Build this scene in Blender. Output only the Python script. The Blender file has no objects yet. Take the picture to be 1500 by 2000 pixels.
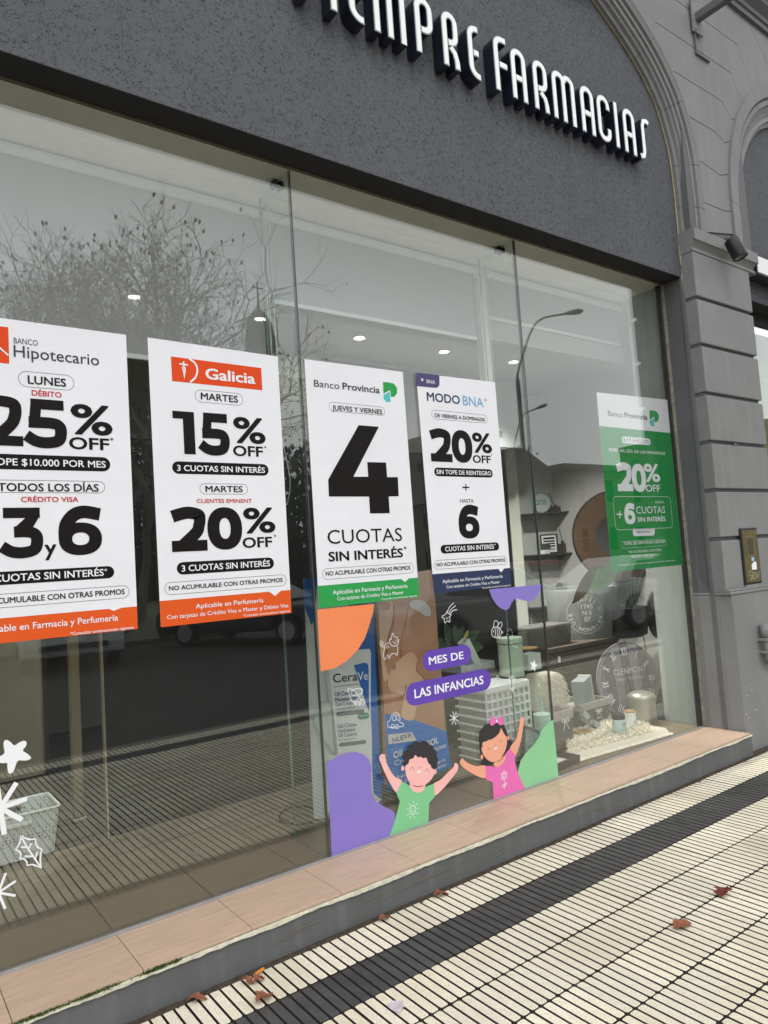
import bpy, bmesh, math, random
from mathutils import Vector, Matrix
random.seed(7)
R = math.radians
SC = bpy.context.scene
COL = SC.collection

# ------------------------------------------------------------------ camera
YAW, PITCH, ROLL, DIST, FPX = 0.6402344818762213, 0.07179115065080396, -0.06635263660469076, 2.9794516203995975, 1397.5349228670732
CAM = Vector((0, -DIST, 1.5))
_fw = Vector((math.sin(YAW)*math.cos(PITCH), math.cos(YAW)*math.cos(PITCH), math.sin(PITCH)))
_r0 = Vector((math.cos(YAW), -math.sin(YAW), 0)); _u0 = _r0.cross(_fw)
_r = _r0*math.cos(ROLL)+_u0*math.sin(ROLL); _u = -_r0*math.sin(ROLL)+_u0*math.cos(ROLL)
cd = bpy.data.cameras.new('camera'); cam = bpy.data.objects.new('camera', cd); COL.objects.link(cam)
cd.sensor_fit = 'VERTICAL'; cd.sensor_height = 36; cd.sensor_width = 27; cd.lens = FPX/2000*36
cd.clip_start = .05; cd.clip_end = 900
m = Matrix((_r, _u, -_fw)).transposed().to_4x4(); m.translation = CAM; cam.matrix_world = m
SC.camera = cam
def ray(px, py): return _fw+_r*((px-750)/FPX)-_u*((py-1000)/FPX)
def onY(px, py, Y=0.):
    d = ray(px, py); return CAM+d*((Y-CAM.y)/d.y)
def onZ(px, py, Z=0.):
    d = ray(px, py); return CAM+d*((Z-CAM.z)/d.z)
def onX(px, py, X=0.):
    d = ray(px, py); return CAM+d*((X-CAM.x)/d.x)
def proj(P):
    d = Vector(P)-CAM; z = d.dot(_fw); return 750+FPX*d.dot(_r)/z, 1000-FPX*d.dot(_u)/z, z
def mir(px, py, D):           # a point of the street, D metres out, whose mirror image in the glass lies that way
    p = onY(px, py, D); return Vector((p.x, -D, p.z))

# ------------------------------------------------------------------ sky, sun, exposure
SUN_EL, SUN_AZ = R(56), R(200)
wd = bpy.data.worlds.new('World'); SC.world = wd; wd.use_nodes = True
nt = wd.node_tree; N = nt.nodes; L = nt.links
bg = N['Background']; bg.inputs[1].default_value = .15
sky = N.new('ShaderNodeTexSky'); sky.sky_type = 'NISHITA'; sky.sun_disc = False
sky.sun_elevation = SUN_EL; sky.sun_rotation = SUN_AZ; sky.air_density = 1; sky.dust_density = 3
hsv = N.new('ShaderNodeHueSaturation'); hsv.inputs['Saturation'].default_value = .12
L.new(sky.outputs[0], hsv.inputs['Color'])
mix = N.new('ShaderNodeMix'); mix.data_type = 'RGBA'; mix.inputs[0].default_value = .72
tc = N.new('ShaderNodeTexCoord'); nz = N.new('ShaderNodeTexNoise'); nz.inputs['Scale'].default_value = 1.6; nz.inputs['Detail'].default_value = 4
L.new(tc.outputs['Generated'], nz.inputs['Vector'])
cr = N.new('ShaderNodeValToRGB'); cr.color_ramp.elements[0].position = .3; cr.color_ramp.elements[1].position = .75
cr.color_ramp.elements[0].color = (10.2, 10.35, 10.6, 1); cr.color_ramp.elements[1].color = (13.2, 13.3, 13.4, 1)
L.new(nz.outputs[0], cr.inputs[0]); L.new(hsv.outputs[0], mix.inputs[6]); L.new(cr.outputs[0], mix.inputs[7]); L.new(mix.outputs[2], bg.inputs[0])
sl = bpy.data.lights.new('sun', 'SUN'); sl.energy = .5; sl.angle = R(18); sl.color = (1, .96, .9)
so = bpy.data.objects.new('sun', sl); COL.objects.link(so)
_sd = Vector((math.sin(SUN_AZ)*math.cos(SUN_EL), math.cos(SUN_AZ)*math.cos(SUN_EL), math.sin(SUN_EL)))
so.rotation_euler = _sd.to_track_quat('Z', 'Y').to_euler(); so.location = (0, -6, 12)
SC.view_settings.view_transform = 'Standard'; SC.view_settings.look = 'None'
SC.view_settings.exposure = 0.1; SC.view_settings.gamma = 1; SC.view_settings.use_curve_mapping = False
SC.cycles.max_bounces = 8; SC.cycles.transparent_max_bounces = 24; SC.cycles.glossy_bounces = 4; SC.cycles.diffuse_bounces = 4
SC.cycles.use_denoising = True; SC.cycles.caustics_reflective = False; SC.cycles.caustics_refractive = False
SC.cycles.sample_clamp_indirect = 4

# ------------------------------------------------------------------ materials
def s2l(c): return tuple((x/12.92 if x <= .04045 else ((x+.055)/1.055)**2.4) for x in c)
def rgb(r, g, b): return s2l((r/255, g/255, b/255))
def mat(name, col, rough=.6, var=0., vs=8., bump=0., bs=40., metal=0., spec=.5, stretch=None, objvar=0., emit=0., coord='Object', extra=None, bdist=.01):
    m = bpy.data.materials.new(name); m.use_nodes = True; n = m.node_tree.nodes; l = m.node_tree.links
    p = n['Principled BSDF']; p.inputs['Base Color'].default_value = (*col, 1); p.inputs['Roughness'].default_value = rough
    p.inputs['Metallic'].default_value = metal; p.inputs['Specular IOR Level'].default_value = spec
    if emit: p.inputs['Emission Color'].default_value = (*col, 1); p.inputs['Emission Strength'].default_value = emit
    t = n.new('ShaderNodeTexCoord'); mp = n.new('ShaderNodeMapping'); l.new(t.outputs[coord], mp.inputs[0])
    if stretch: mp.inputs['Scale'].default_value = stretch
    cur = None
    if var:
        a = n.new('ShaderNodeTexNoise'); a.inputs['Scale'].default_value = vs; a.inputs['Detail'].default_value = 6; a.inputs['Roughness'].default_value = .65
        l.new(mp.outputs[0], a.inputs['Vector'])
        q = n.new('ShaderNodeValToRGB'); q.color_ramp.elements[0].position = .3; q.color_ramp.elements[1].position = .72
        q.color_ramp.elements[0].color = (*[c*(1-var) for c in col], 1); q.color_ramp.elements[1].color = (*[min(1, c*(1+var)) for c in col], 1)
        l.new(a.outputs[0], q.inputs[0]); cur = q.outputs[0]
        rr = n.new('ShaderNodeMapRange'); rr.inputs[3].default_value = max(0, rough-.12); rr.inputs[4].default_value = min(1, rough+.12)
        l.new(a.outputs[0], rr.inputs[0]); l.new(rr.outputs[0], p.inputs['Roughness'])
    if objvar:
        oi = n.new('ShaderNodeObjectInfo'); mr = n.new('ShaderNodeMapRange'); mr.inputs[3].default_value = 1-objvar; mr.inputs[4].default_value = 1+objvar*.4
        l.new(oi.outputs['Random'], mr.inputs[0]); h = n.new('ShaderNodeHueSaturation'); l.new(mr.outputs[0], h.inputs['Value'])
        if cur: l.new(cur, h.inputs['Color'])
        else: h.inputs['Color'].default_value = (*col, 1)
        cur = h.outputs[0]
    if bump:
        b = n.new('ShaderNodeTexNoise'); b.inputs['Scale'].default_value = bs; b.inputs['Detail'].default_value = 5
        l.new(mp.outputs[0], b.inputs['Vector']); bb = n.new('ShaderNodeBump'); bb.inputs['Strength'].default_value = bump; bb.inputs['Distance'].default_value = bdist
        l.new(b.outputs[0], bb.inputs['Height']); l.new(bb.outputs[0], p.inputs['Normal'])
    if extra: cur = extra(m, n, l, p, mp, cur)
    if cur: l.new(cur, p.inputs['Base Color'])
    return m
def mixc(n, l, fac, a, b):
    x = n.new('ShaderNodeMix'); x.data_type = 'RGBA'
    if hasattr(fac, 'is_output') or not isinstance(fac, (int, float)): l.new(fac, x.inputs[0])
    else: x.inputs[0].default_value = fac
    for v, i in ((a, 6), (b, 7)):
        if isinstance(v, tuple): x.inputs[i].default_value = (*v, 1)
        else: l.new(v, x.inputs[i])
    return x.outputs[2]
def squiggle(m, n, l, p, mp, cur):      # short worm-like scratches trowelled into the render
    def tex(s, d=1.5, off=0):
        a = n.new('ShaderNodeTexNoise'); a.inputs['Scale'].default_value = s; a.inputs['Detail'].default_value = d
        if off:
            q = n.new('ShaderNodeMapping'); q.inputs['Location'].default_value = (off, off, off); l.new(mp.outputs[0], q.inputs[0]); l.new(q.outputs[0], a.inputs['Vector'])
        else: l.new(mp.outputs[0], a.inputs['Vector'])
        return a.outputs[0]
    def mth(op, a, b=None):
        x = n.new('ShaderNodeMath'); x.operation = op
        for i, v in enumerate((a, b)):
            if v is None: continue
            if isinstance(v, (int, float)): x.inputs[i].default_value = v
            else: l.new(v, x.inputs[i])
        return x.outputs[0]
    a = tex(46, 2); d = mth('ABSOLUTE', mth('SUBTRACT', a, .5)); line = mth('LESS_THAN', d, .015)
    mask = mth('GREATER_THAN', tex(44, 1, 3.3), .52)
    f = mth('MULTIPLY', line, mask)
    a2 = tex(62, 2, 9.1); line2 = mth('LESS_THAN', mth('ABSOLUTE', mth('SUBTRACT', a2, .5)), .012)
    f = mth('MAXIMUM', f, mth('MULTIPLY', line2, mth('GREATER_THAN', tex(48, 1, 6.1), .56)))
    fine = tex(260, 2, 1.7)
    grain = mth('MULTIPLY', mth('SUBTRACT', fine, .5), .8)
    big = tex(1.3, 4, 2.2)
    streak = n.new('ShaderNodeTexNoise'); sm = n.new('ShaderNodeMapping'); sm.inputs['Scale'].default_value = (7, 7, .5); l.new(mp.outputs[0], sm.inputs[0]); l.new(sm.outputs[0], streak.inputs['Vector']); streak.inputs['Scale'].default_value = 1; streak.inputs['Detail'].default_value = 3
    base = mixc(n, l, big, rgb(90, 92, 97), rgb(110, 113, 117)); st = mixc(n, l, mth('MULTIPLY', streak.outputs[0], .5), base, rgb(84, 85, 90))
    grain = mth('ADD', grain, mth('MULTIPLY', mth('GREATER_THAN', tex(190, 1, 4.4), .72), .55)); h = n.new('ShaderNodeHueSaturation'); l.new(mth('ADD', grain, 1.0), h.inputs['Value']); l.new(st, h.inputs['Color'])
    c = mixc(n, l, mth('MULTIPLY', f, .8), h.outputs[0], rgb(38, 38, 44))
    bb = n.new('ShaderNodeBump'); bb.inputs['Strength'].default_value = .8; bb.inputs['Distance'].default_value = .003
    l.new(mth('ADD', mth('MULTIPLY', f, -1.), mth('MULTIPLY', fine, .8)), bb.inputs['Height']); l.new(bb.outputs[0], p.inputs['Normal'])
    return c
M = {}
M['stucco'] = mat('stucco', rgb(95, 97, 103), .9, spec=.2, extra=squiggle)
def wallpaint(name, col, crack=.25):
    def ex(m, n, l, p, mp, cur):
        s = n.new('ShaderNodeTexNoise'); q = n.new('ShaderNodeMapping'); q.inputs['Scale'].default_value = (14, 14, .8); l.new(mp.outputs[0], q.inputs[0]); l.new(q.outputs[0], s.inputs['Vector']); s.inputs['Scale'].default_value = 1; s.inputs['Detail'].default_value = 3
        r = n.new('ShaderNodeValToRGB'); r.color_ramp.elements[0].position = .52; r.color_ramp.elements[1].position = .75
        l.new(s.outputs[0], r.inputs[0]); mm = n.new('ShaderNodeMath'); mm.operation = 'MULTIPLY'; mm.inputs[1].default_value = crack; l.new(r.outputs[0], mm.inputs[0])
        c = mixc(n, l, mm.outputs[0], cur, tuple(min(1, c*1.45) for c in col))
        t = n.new('ShaderNodeTexNoise'); t.inputs['Scale'].default_value = 30; t.inputs['Detail'].default_value = 3; l.new(mp.outputs[0], t.inputs['Vector'])
        r2 = n.new('ShaderNodeValToRGB'); r2.color_ramp.elements[0].position = .7; r2.color_ramp.elements[1].position = .78; l.new(t.outputs[0], r2.inputs[0])
        m2 = n.new('ShaderNodeMath'); m2.operation = 'MULTIPLY'; m2.inputs[1].default_value = .5; l.new(r2.outputs[0], m2.inputs[0])
        return mixc(n, l, m2.outputs[0], c, tuple(c*.45 for c in col))
    return mat(name, col, .75, var=.12, vs=2.2, bump=.25, bs=90, extra=ex, bdist=.004)
M['wall'] = wallpaint('grey_wall_paint', rgb(127, 128, 128))
M['wall2'] = wallpaint('dark_grey_paint', rgb(100, 101, 103), .12)
M['jamb'] = wallpaint('jamb_grey_paint', rgb(92, 93, 96), .05)
M['riser'] = wallpaint('step_grey_paint', rgb(92, 94, 95), .6)
M['rawlip'] = mat('chipped_cement', rgb(206, 202, 182), .9, var=.25, vs=30, bump=.6, bs=80)
M['dirt'] = mat('dirt', rgb(72, 62, 52), .95, var=.4, vs=40, bump=.8, bs=120)
def speck(col, dark, amt=.62, tint=None):
    def ex(m, n, l, p, mp, cur):
        t = n.new('ShaderNodeTexNoise'); t.inputs['Scale'].default_value = 230; t.inputs['Detail'].default_value = 2; l.new(mp.outputs[0], t.inputs['Vector'])
        r = n.new('ShaderNodeValToRGB'); r.color_ramp.elements[0].position = amt; r.color_ramp.elements[1].position = amt+.08; l.new(t.outputs[0], r.inputs[0])
        c = mixc(n, l, r.outputs[0], cur, dark)
        g = n.new('ShaderNodeNewGeometry'); s = n.new('ShaderNodeSeparateXYZ'); l.new(g.outputs['Position'], s.inputs[0])
        w = n.new('ShaderNodeTexNoise'); w.inputs['Scale'].default_value = 2.2; w.inputs['Detail'].default_value = 6; l.new(g.outputs['Position'], w.inputs['Vector'])
        r3 = n.new('ShaderNodeValToRGB'); r3.color_ramp.elements[0].position = .45; r3.color_ramp.elements[1].position = .75; l.new(w.outputs[0], r3.inputs[0])
        mm = n.new('ShaderNodeMath'); mm.operation = 'MULTIPLY'; mm.inputs[1].default_value = .45; l.new(r3.outputs[0], mm.inputs[0])
        return mixc(n, l, mm.outputs[0], c, tint or tuple(c*.75 for c in col))
    return ex
c1 = rgb(233, 226, 206)
M['tile'] = mat('vanilla_paving', c1, .85, var=.1, vs=30, bump=.5, bs=160, objvar=.15, extra=speck(c1, rgb(176, 165, 136), .57, rgb(196, 184, 152)), bdist=.003)
c1 = rgb(68, 67, 67)
M['tileb'] = mat('black_paving', c1, .7, var=.4, vs=12, bump=.5, bs=160, objvar=.25, extra=speck(c1, rgb(90, 90, 88), .66, rgb(86, 86, 86)), bdist=.003)
M['groove'] = mat('pavement_grout', rgb(46, 40, 35), .95, var=.3, vs=30)
def grain(col, a=.2):
    return dict(var=a, vs=5, stretch=(1.2, 9, 9))
M['sill'] = mat('sill_porcelain', rgb(194, 168, 146), .5, bump=.12, bs=60, **grain(0, .13), objvar=.04, bdist=.002)
M['floor'] = mat('display_floor', rgb(118, 109, 90), .35, bump=.05, bs=60, **grain(0, .12), objvar=.03)
M['alu'] = mat('aluminium', rgb(178, 176, 178), .45, metal=.5, var=.1, vs=20)
M['bronze'] = mat('bronze_strip', rgb(96, 84, 72), .5, metal=.3, var=.2, vs=10)
M['black'] = mat('black_rubber', rgb(26, 26, 27), .6)
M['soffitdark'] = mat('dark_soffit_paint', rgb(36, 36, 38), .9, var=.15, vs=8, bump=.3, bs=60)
M['cream'] = mat('cream_plaster', rgb(242, 240, 230), .8, var=.05, vs=5, bump=.1, bs=30, extra=speck(rgb(242, 240, 230), rgb(205, 200, 186), .72, rgb(226, 222, 208)))
M['blind'] = None
M['white'] = mat('white_paint', rgb(236, 238, 237), .55, var=.03, vs=5)
M['paleboard'] = mat('pale_board', rgb(186, 194, 189), .7, var=.08, vs=6, stretch=(3, 3, .4))
M['room'] = mat('room_wall', rgb(186, 186, 184), .8, var=.04, vs=2)
M['roomdark'] = mat('dark_panel', rgb(16, 16, 17), .55, var=.2, vs=3)
M['olive'] = mat('olive_panel', rgb(120, 117, 98), .7, var=.08, vs=2)
M['tan'] = mat('tan_edge', rgb(150, 138, 112), .6, var=.1, vs=9)
M['navy'] = mat('sign_navy_side', rgb(26, 29, 46), .35, var=.2, vs=10)
M['signface'] = mat('sign_white_acrylic', rgb(235, 238, 238), .4, var=.03, vs=6, emit=.12)
M['signrim'] = mat('sign_grey_rim', rgb(140, 143, 145), .4, metal=.4)
M['pipe'] = mat('ochre_conduit', rgb(168, 152, 124), .7, var=.2, vs=20)
def paper(name, r, g, b, rough=.55): 
    return mat(name, rgb(r, g, b), rough, var=.025, vs=3, spec=.15, bump=.35 if name == 'print_white' else 0, bs=3.2, bdist=.03)
P_ = dict(white=(236, 237, 243), ink=(26, 22, 22), red=(200, 52, 52), orange=(226, 92, 38), lorange=(225, 78, 34), green=(52, 160, 82), green5=(14, 142, 64), teal=(86, 196, 196), navy=(52, 62, 92),
          purpletab=(84, 78, 120), greytext=(70, 70, 76), lblue=(120, 176, 218), orangeplus=(236, 130, 84), line=(96, 96, 96), purple=(104, 76, 178), lav=(140, 126, 204), coral=(245, 142, 92), dgreen=(146, 208, 158),
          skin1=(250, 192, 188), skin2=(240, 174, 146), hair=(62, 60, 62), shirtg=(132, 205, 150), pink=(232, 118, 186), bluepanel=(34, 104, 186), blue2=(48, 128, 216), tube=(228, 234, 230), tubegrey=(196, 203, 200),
          skinp=(214, 162, 126), skind=(160, 112, 84), skinl=(240, 200, 166), cream=(228, 230, 228), textblue=(34, 66, 120), greypill=(112, 122, 126), mint=(64, 150, 120), facel=(150, 100, 84), softgreen=(30, 80, 52), nail=(206, 150, 130))
for k, v in P_.items(): M['p_'+k] = paper('print_'+k, *v)
M['p_decalwhite'] = mat('vinyl_white', rgb(244, 246, 250), .4)

def glassmat(name, tint, rough=0., ior=1.5, gain=1.0):
    m = bpy.data.materials.new(name); m.use_nodes = True; n = m.node_tree.nodes; l = m.node_tree.links
    n.remove(n['Principled BSDF']); out = n['Material Output']
    tr = n.new('ShaderNodeBsdfTransparent'); tr.inputs[0].default_value = (*tint, 1)
    gl = n.new('ShaderNodeBsdfGlossy'); gl.inputs['Roughness'].default_value = rough; gl.inputs[0].default_value = (.96, 1, .98, 1)
    ge = n.new('ShaderNodeNewGeometry'); dt_ = n.new('ShaderNodeVectorMath'); dt_.operation = 'DOT_PRODUCT'; l.new(ge.outputs['Incoming'], dt_.inputs[0]); l.new(ge.outputs['Normal'], dt_.inputs[1])
    def mth(op, a, b=None):
        x = n.new('ShaderNodeMath'); x.operation = op; x.use_clamp = op != 'ABSOLUTE' and op != 'POWER'
        for i, v in enumerate((a, b)):
            if v is None: continue
            if isinstance(v, (int, float)): x.inputs[i].default_value = v
            else: l.new(v, x.inputs[i])
        return x.outputs[0]
    r0 = ((ior-1)/(ior+1))**2      # Schlick reflectance, the same from both sides of the thin pane
    sch = mth('MULTIPLY', mth('ADD', mth('MULTIPLY', mth('POWER', mth('SUBTRACT', 1., mth('ABSOLUTE', dt_.outputs['Value'])), 5.), 1-r0), r0), gain)
    g = sch.node
    mx = n.new('ShaderNodeMixShader'); l.new(g.outputs[0], mx.inputs[0]); l.new(tr.outputs[0], mx.inputs[1]); l.new(gl.outputs[0], mx.inputs[2]); l.new(mx.outputs[0], out.inputs[0])
    return m
M['glass'] = glassmat('window_glass', (.972, .98, .972), 0, 1.55, 1.65)
M['glassfin'] = glassmat('glass_fin', (.93, .965, .95), 0, 1.5, .8)
M['glassedge'] = mat('glass_edge_green', rgb(104, 124, 116), .2, spec=.8)
def sheer(name, col, t):
    m = bpy.data.materials.new(name); m.use_nodes = True; n = m.node_tree.nodes; l = m.node_tree.links
    p = n['Principled BSDF']; p.inputs['Base Color'].default_value = (*col, 1); p.inputs['Roughness'].default_value = .9
    tr = n.new('ShaderNodeBsdfTransparent'); mx = n.new('ShaderNodeMixShader'); mx.inputs[0].default_value = t
    tl = n.new('ShaderNodeBsdfTranslucent'); tl.inputs[0].default_value = (*col, 1); m0 = n.new('ShaderNodeMixShader'); m0.inputs[0].default_value = .3
    l.new(p.outputs[0], m0.inputs[1]); l.new(tl.outputs[0], m0.inputs[2])
    l.new(m0.outputs[0], mx.inputs[1]); l.new(tr.outputs[0], mx.inputs[2]); l.new(mx.outputs[0], n['Material Output'].inputs[0])
    return m
M['blind'] = sheer('sheer_blind', rgb(212, 213, 214), .1)
M['clearplastic'] = glassmat('clear_plastic', (.86, .88, .88), .08, 1.5, 1.6)

# ------------------------------------------------------------------ mesh helpers
class MB:
    def __init__(s): s.v = []; s.f = []
    def add(s, vs, fs):
        o = len(s.v); s.v += [tuple(v) for v in vs]; s.f += [tuple(i+o for i in f) for f in fs]; return s
    def box(s, a, b, M4=None):
        x0, y0, z0 = a; x1, y1, z1 = b
        vs = [Vector(v) for v in ((x0, y0, z0), (x1, y0, z0), (x1, y1, z0), (x0, y1, z0), (x0, y0, z1), (x1, y0, z1), (x1, y1, z1), (x0, y1, z1))]
        if M4: vs = [M4 @ v for v in vs]
        return s.add(vs, [(0, 3, 2, 1), (4, 5, 6, 7), (0, 1, 5, 4), (1, 2, 6, 5), (2, 3, 7, 6), (3, 0, 4, 7)])
    def prism(s, pts, d):     # closed outline of 3D points, extruded by vector d
        n = len(pts); d = Vector(d); a = [Vector(p) for p in pts]; b = [p+d for p in a]
        return s.add(a+b, [tuple(range(n)), tuple(reversed(range(n, 2*n)))]+[(i, i+n, (i+1) % n+n, (i+1) % n) for i in range(n)])
    def tube(s, pts, r, n=6, cap=True, rr=None):
        pts = [Vector(p) for p in pts]; rings = []; up = None
        for i, p in enumerate(pts):
            t = (pts[min(i+1, len(pts)-1)]-pts[max(i-1, 0)]).normalized()
            if up is None:
                up = Vector((0, 0, 1)) if abs(t.z) < .9 else Vector((1, 0, 0))
            a = t.cross(up)
            if a.length < 1e-5: a = t.orthogonal()
            a.normalize(); up = a.cross(t).normalized(); q = rr[i] if rr else r
            rings.append([p+(a*math.cos(2*math.pi*k/n)+up*math.sin(2*math.pi*k/n))*q for k in range(n)])
        vs = [v for g in rings for v in g]; fs = []
        for i in range(len(pts)-1):
            for k in range(n):
                fs.append((i*n+k, i*n+(k+1) % n, (i+1)*n+(k+1) % n, (i+1)*n+k))
        if cap: fs += [tuple(reversed(range(n))), tuple(range((len(pts)-1)*n, len(pts)*n))]
        return s.add(vs, fs)
    def lathe(s, prof, c=(0, 0, 0), n=24, axis=None):   # prof = [(r, z)...]
        vs = []; fs = []; c = Vector(c)
        for (r, z) in prof:
            for k in range(n):
                v = Vector((r*math.cos(2*math.pi*k/n), r*math.sin(2*math.pi*k/n), z))
                if axis: v = axis @ v
                vs.append(v+c)
        for i in range(len(prof)-1):
            for k in range(n): fs.append((i*n+k, i*n+(k+1) % n, (i+1)*n+(k+1) % n, (i+1)*n+k))
        fs += [tuple(reversed(range(n))), tuple(range((len(prof)-1)*n, len(prof)*n))]
        return s.add(vs, fs)
    def mesh(s, name, smooth=False):
        me = bpy.data.meshes.new(name); me.from_pydata(s.v, [], s.f); me.validate(); me.update()
        if smooth:
            for p in me.polygons: p.use_smooth = True
        return me
def obj(name, mb, m, parent=None, smooth=False, bevel=0., loc=None):
    me = mb.mesh(name, smooth) if isinstance(mb, MB) else mb
    if m and not me.materials: me.materials.append(M[m] if isinstance(m, str) else m)
    o = bpy.data.objects.new(name, me); COL.objects.link(o)
    if parent: o.parent = parent
    if loc: o.location = loc
    if isinstance(mb, MB):
        bm = bmesh.new(); bm.from_mesh(me)
        bmesh.ops.recalc_face_normals(bm, faces=bm.faces)
        if smooth:
            for e in bm.edges:
                if len(e.link_faces) == 2 and e.calc_face_angle(0) > R(38): e.smooth = False
        bm.to_mesh(me); bm.free()
    if bevel:
        b = o.modifiers.new('bevel', 'BEVEL'); b.width = bevel; b.segments = 2; b.limit_method = 'ANGLE'; b.angle_limit = R(40)
        w = o.modifiers.new('wn', 'WEIGHTED_NORMAL') if False else None
    if smooth:
        try: me.shade_auto_smooth = True
        except Exception: pass
    return o
def tag(o, label, cat, group=None, kind=None):
    if label: o['label'] = label
    if cat: o['category'] = cat
    if group: o['group'] = group
    if kind: o['kind'] = kind
    return o
def thing(name, label, cat, loc=(0, 0, 0), rz=0., group=None):
    o = bpy.data.objects.new(name, None); COL.objects.link(o); o.location = loc; o.rotation_euler = (0, 0, rz); o.empty_display_size = .1
    return tag(o, label, cat, group)
def struct(name, mb, m, **k):
    o = obj(name, mb, m, **k); o['kind'] = 'structure'; return o
def sroot(name, loc=(0, 0, 0)):
    o = bpy.data.objects.new(name, None); COL.objects.link(o); o.location = loc; o['kind'] = 'structure'; return o
def copy_tree(o, parent=None):
    c = o.copy(); COL.objects.link(c)
    if parent: c.parent = parent
    for ch in list(o.children): copy_tree(ch, c)
    return c
def crom(pts, closed=True, n=6):
    P = [Vector(p) for p in pts]; out = []; L_ = len(P)
    rng = range(L_) if closed else range(L_-1)
    for i in rng:
        a = P[(i-1) % L_] if closed or i > 0 else P[0]*2-P[1]
        b = P[i]; c = P[(i+1) % L_]; d = P[(i+2) % L_] if closed or i+2 < L_ else P[-1]*2-P[-2]
        for k in range(n):
            t = k/n; out.append(.5*((2*b)+(c-a)*t+(2*a-5*b+4*c-d)*t*t+(3*b-a-3*c+d)*t**3))
    if not closed: out.append(P[-1])
    return out
TRIS = lambda: 0

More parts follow.
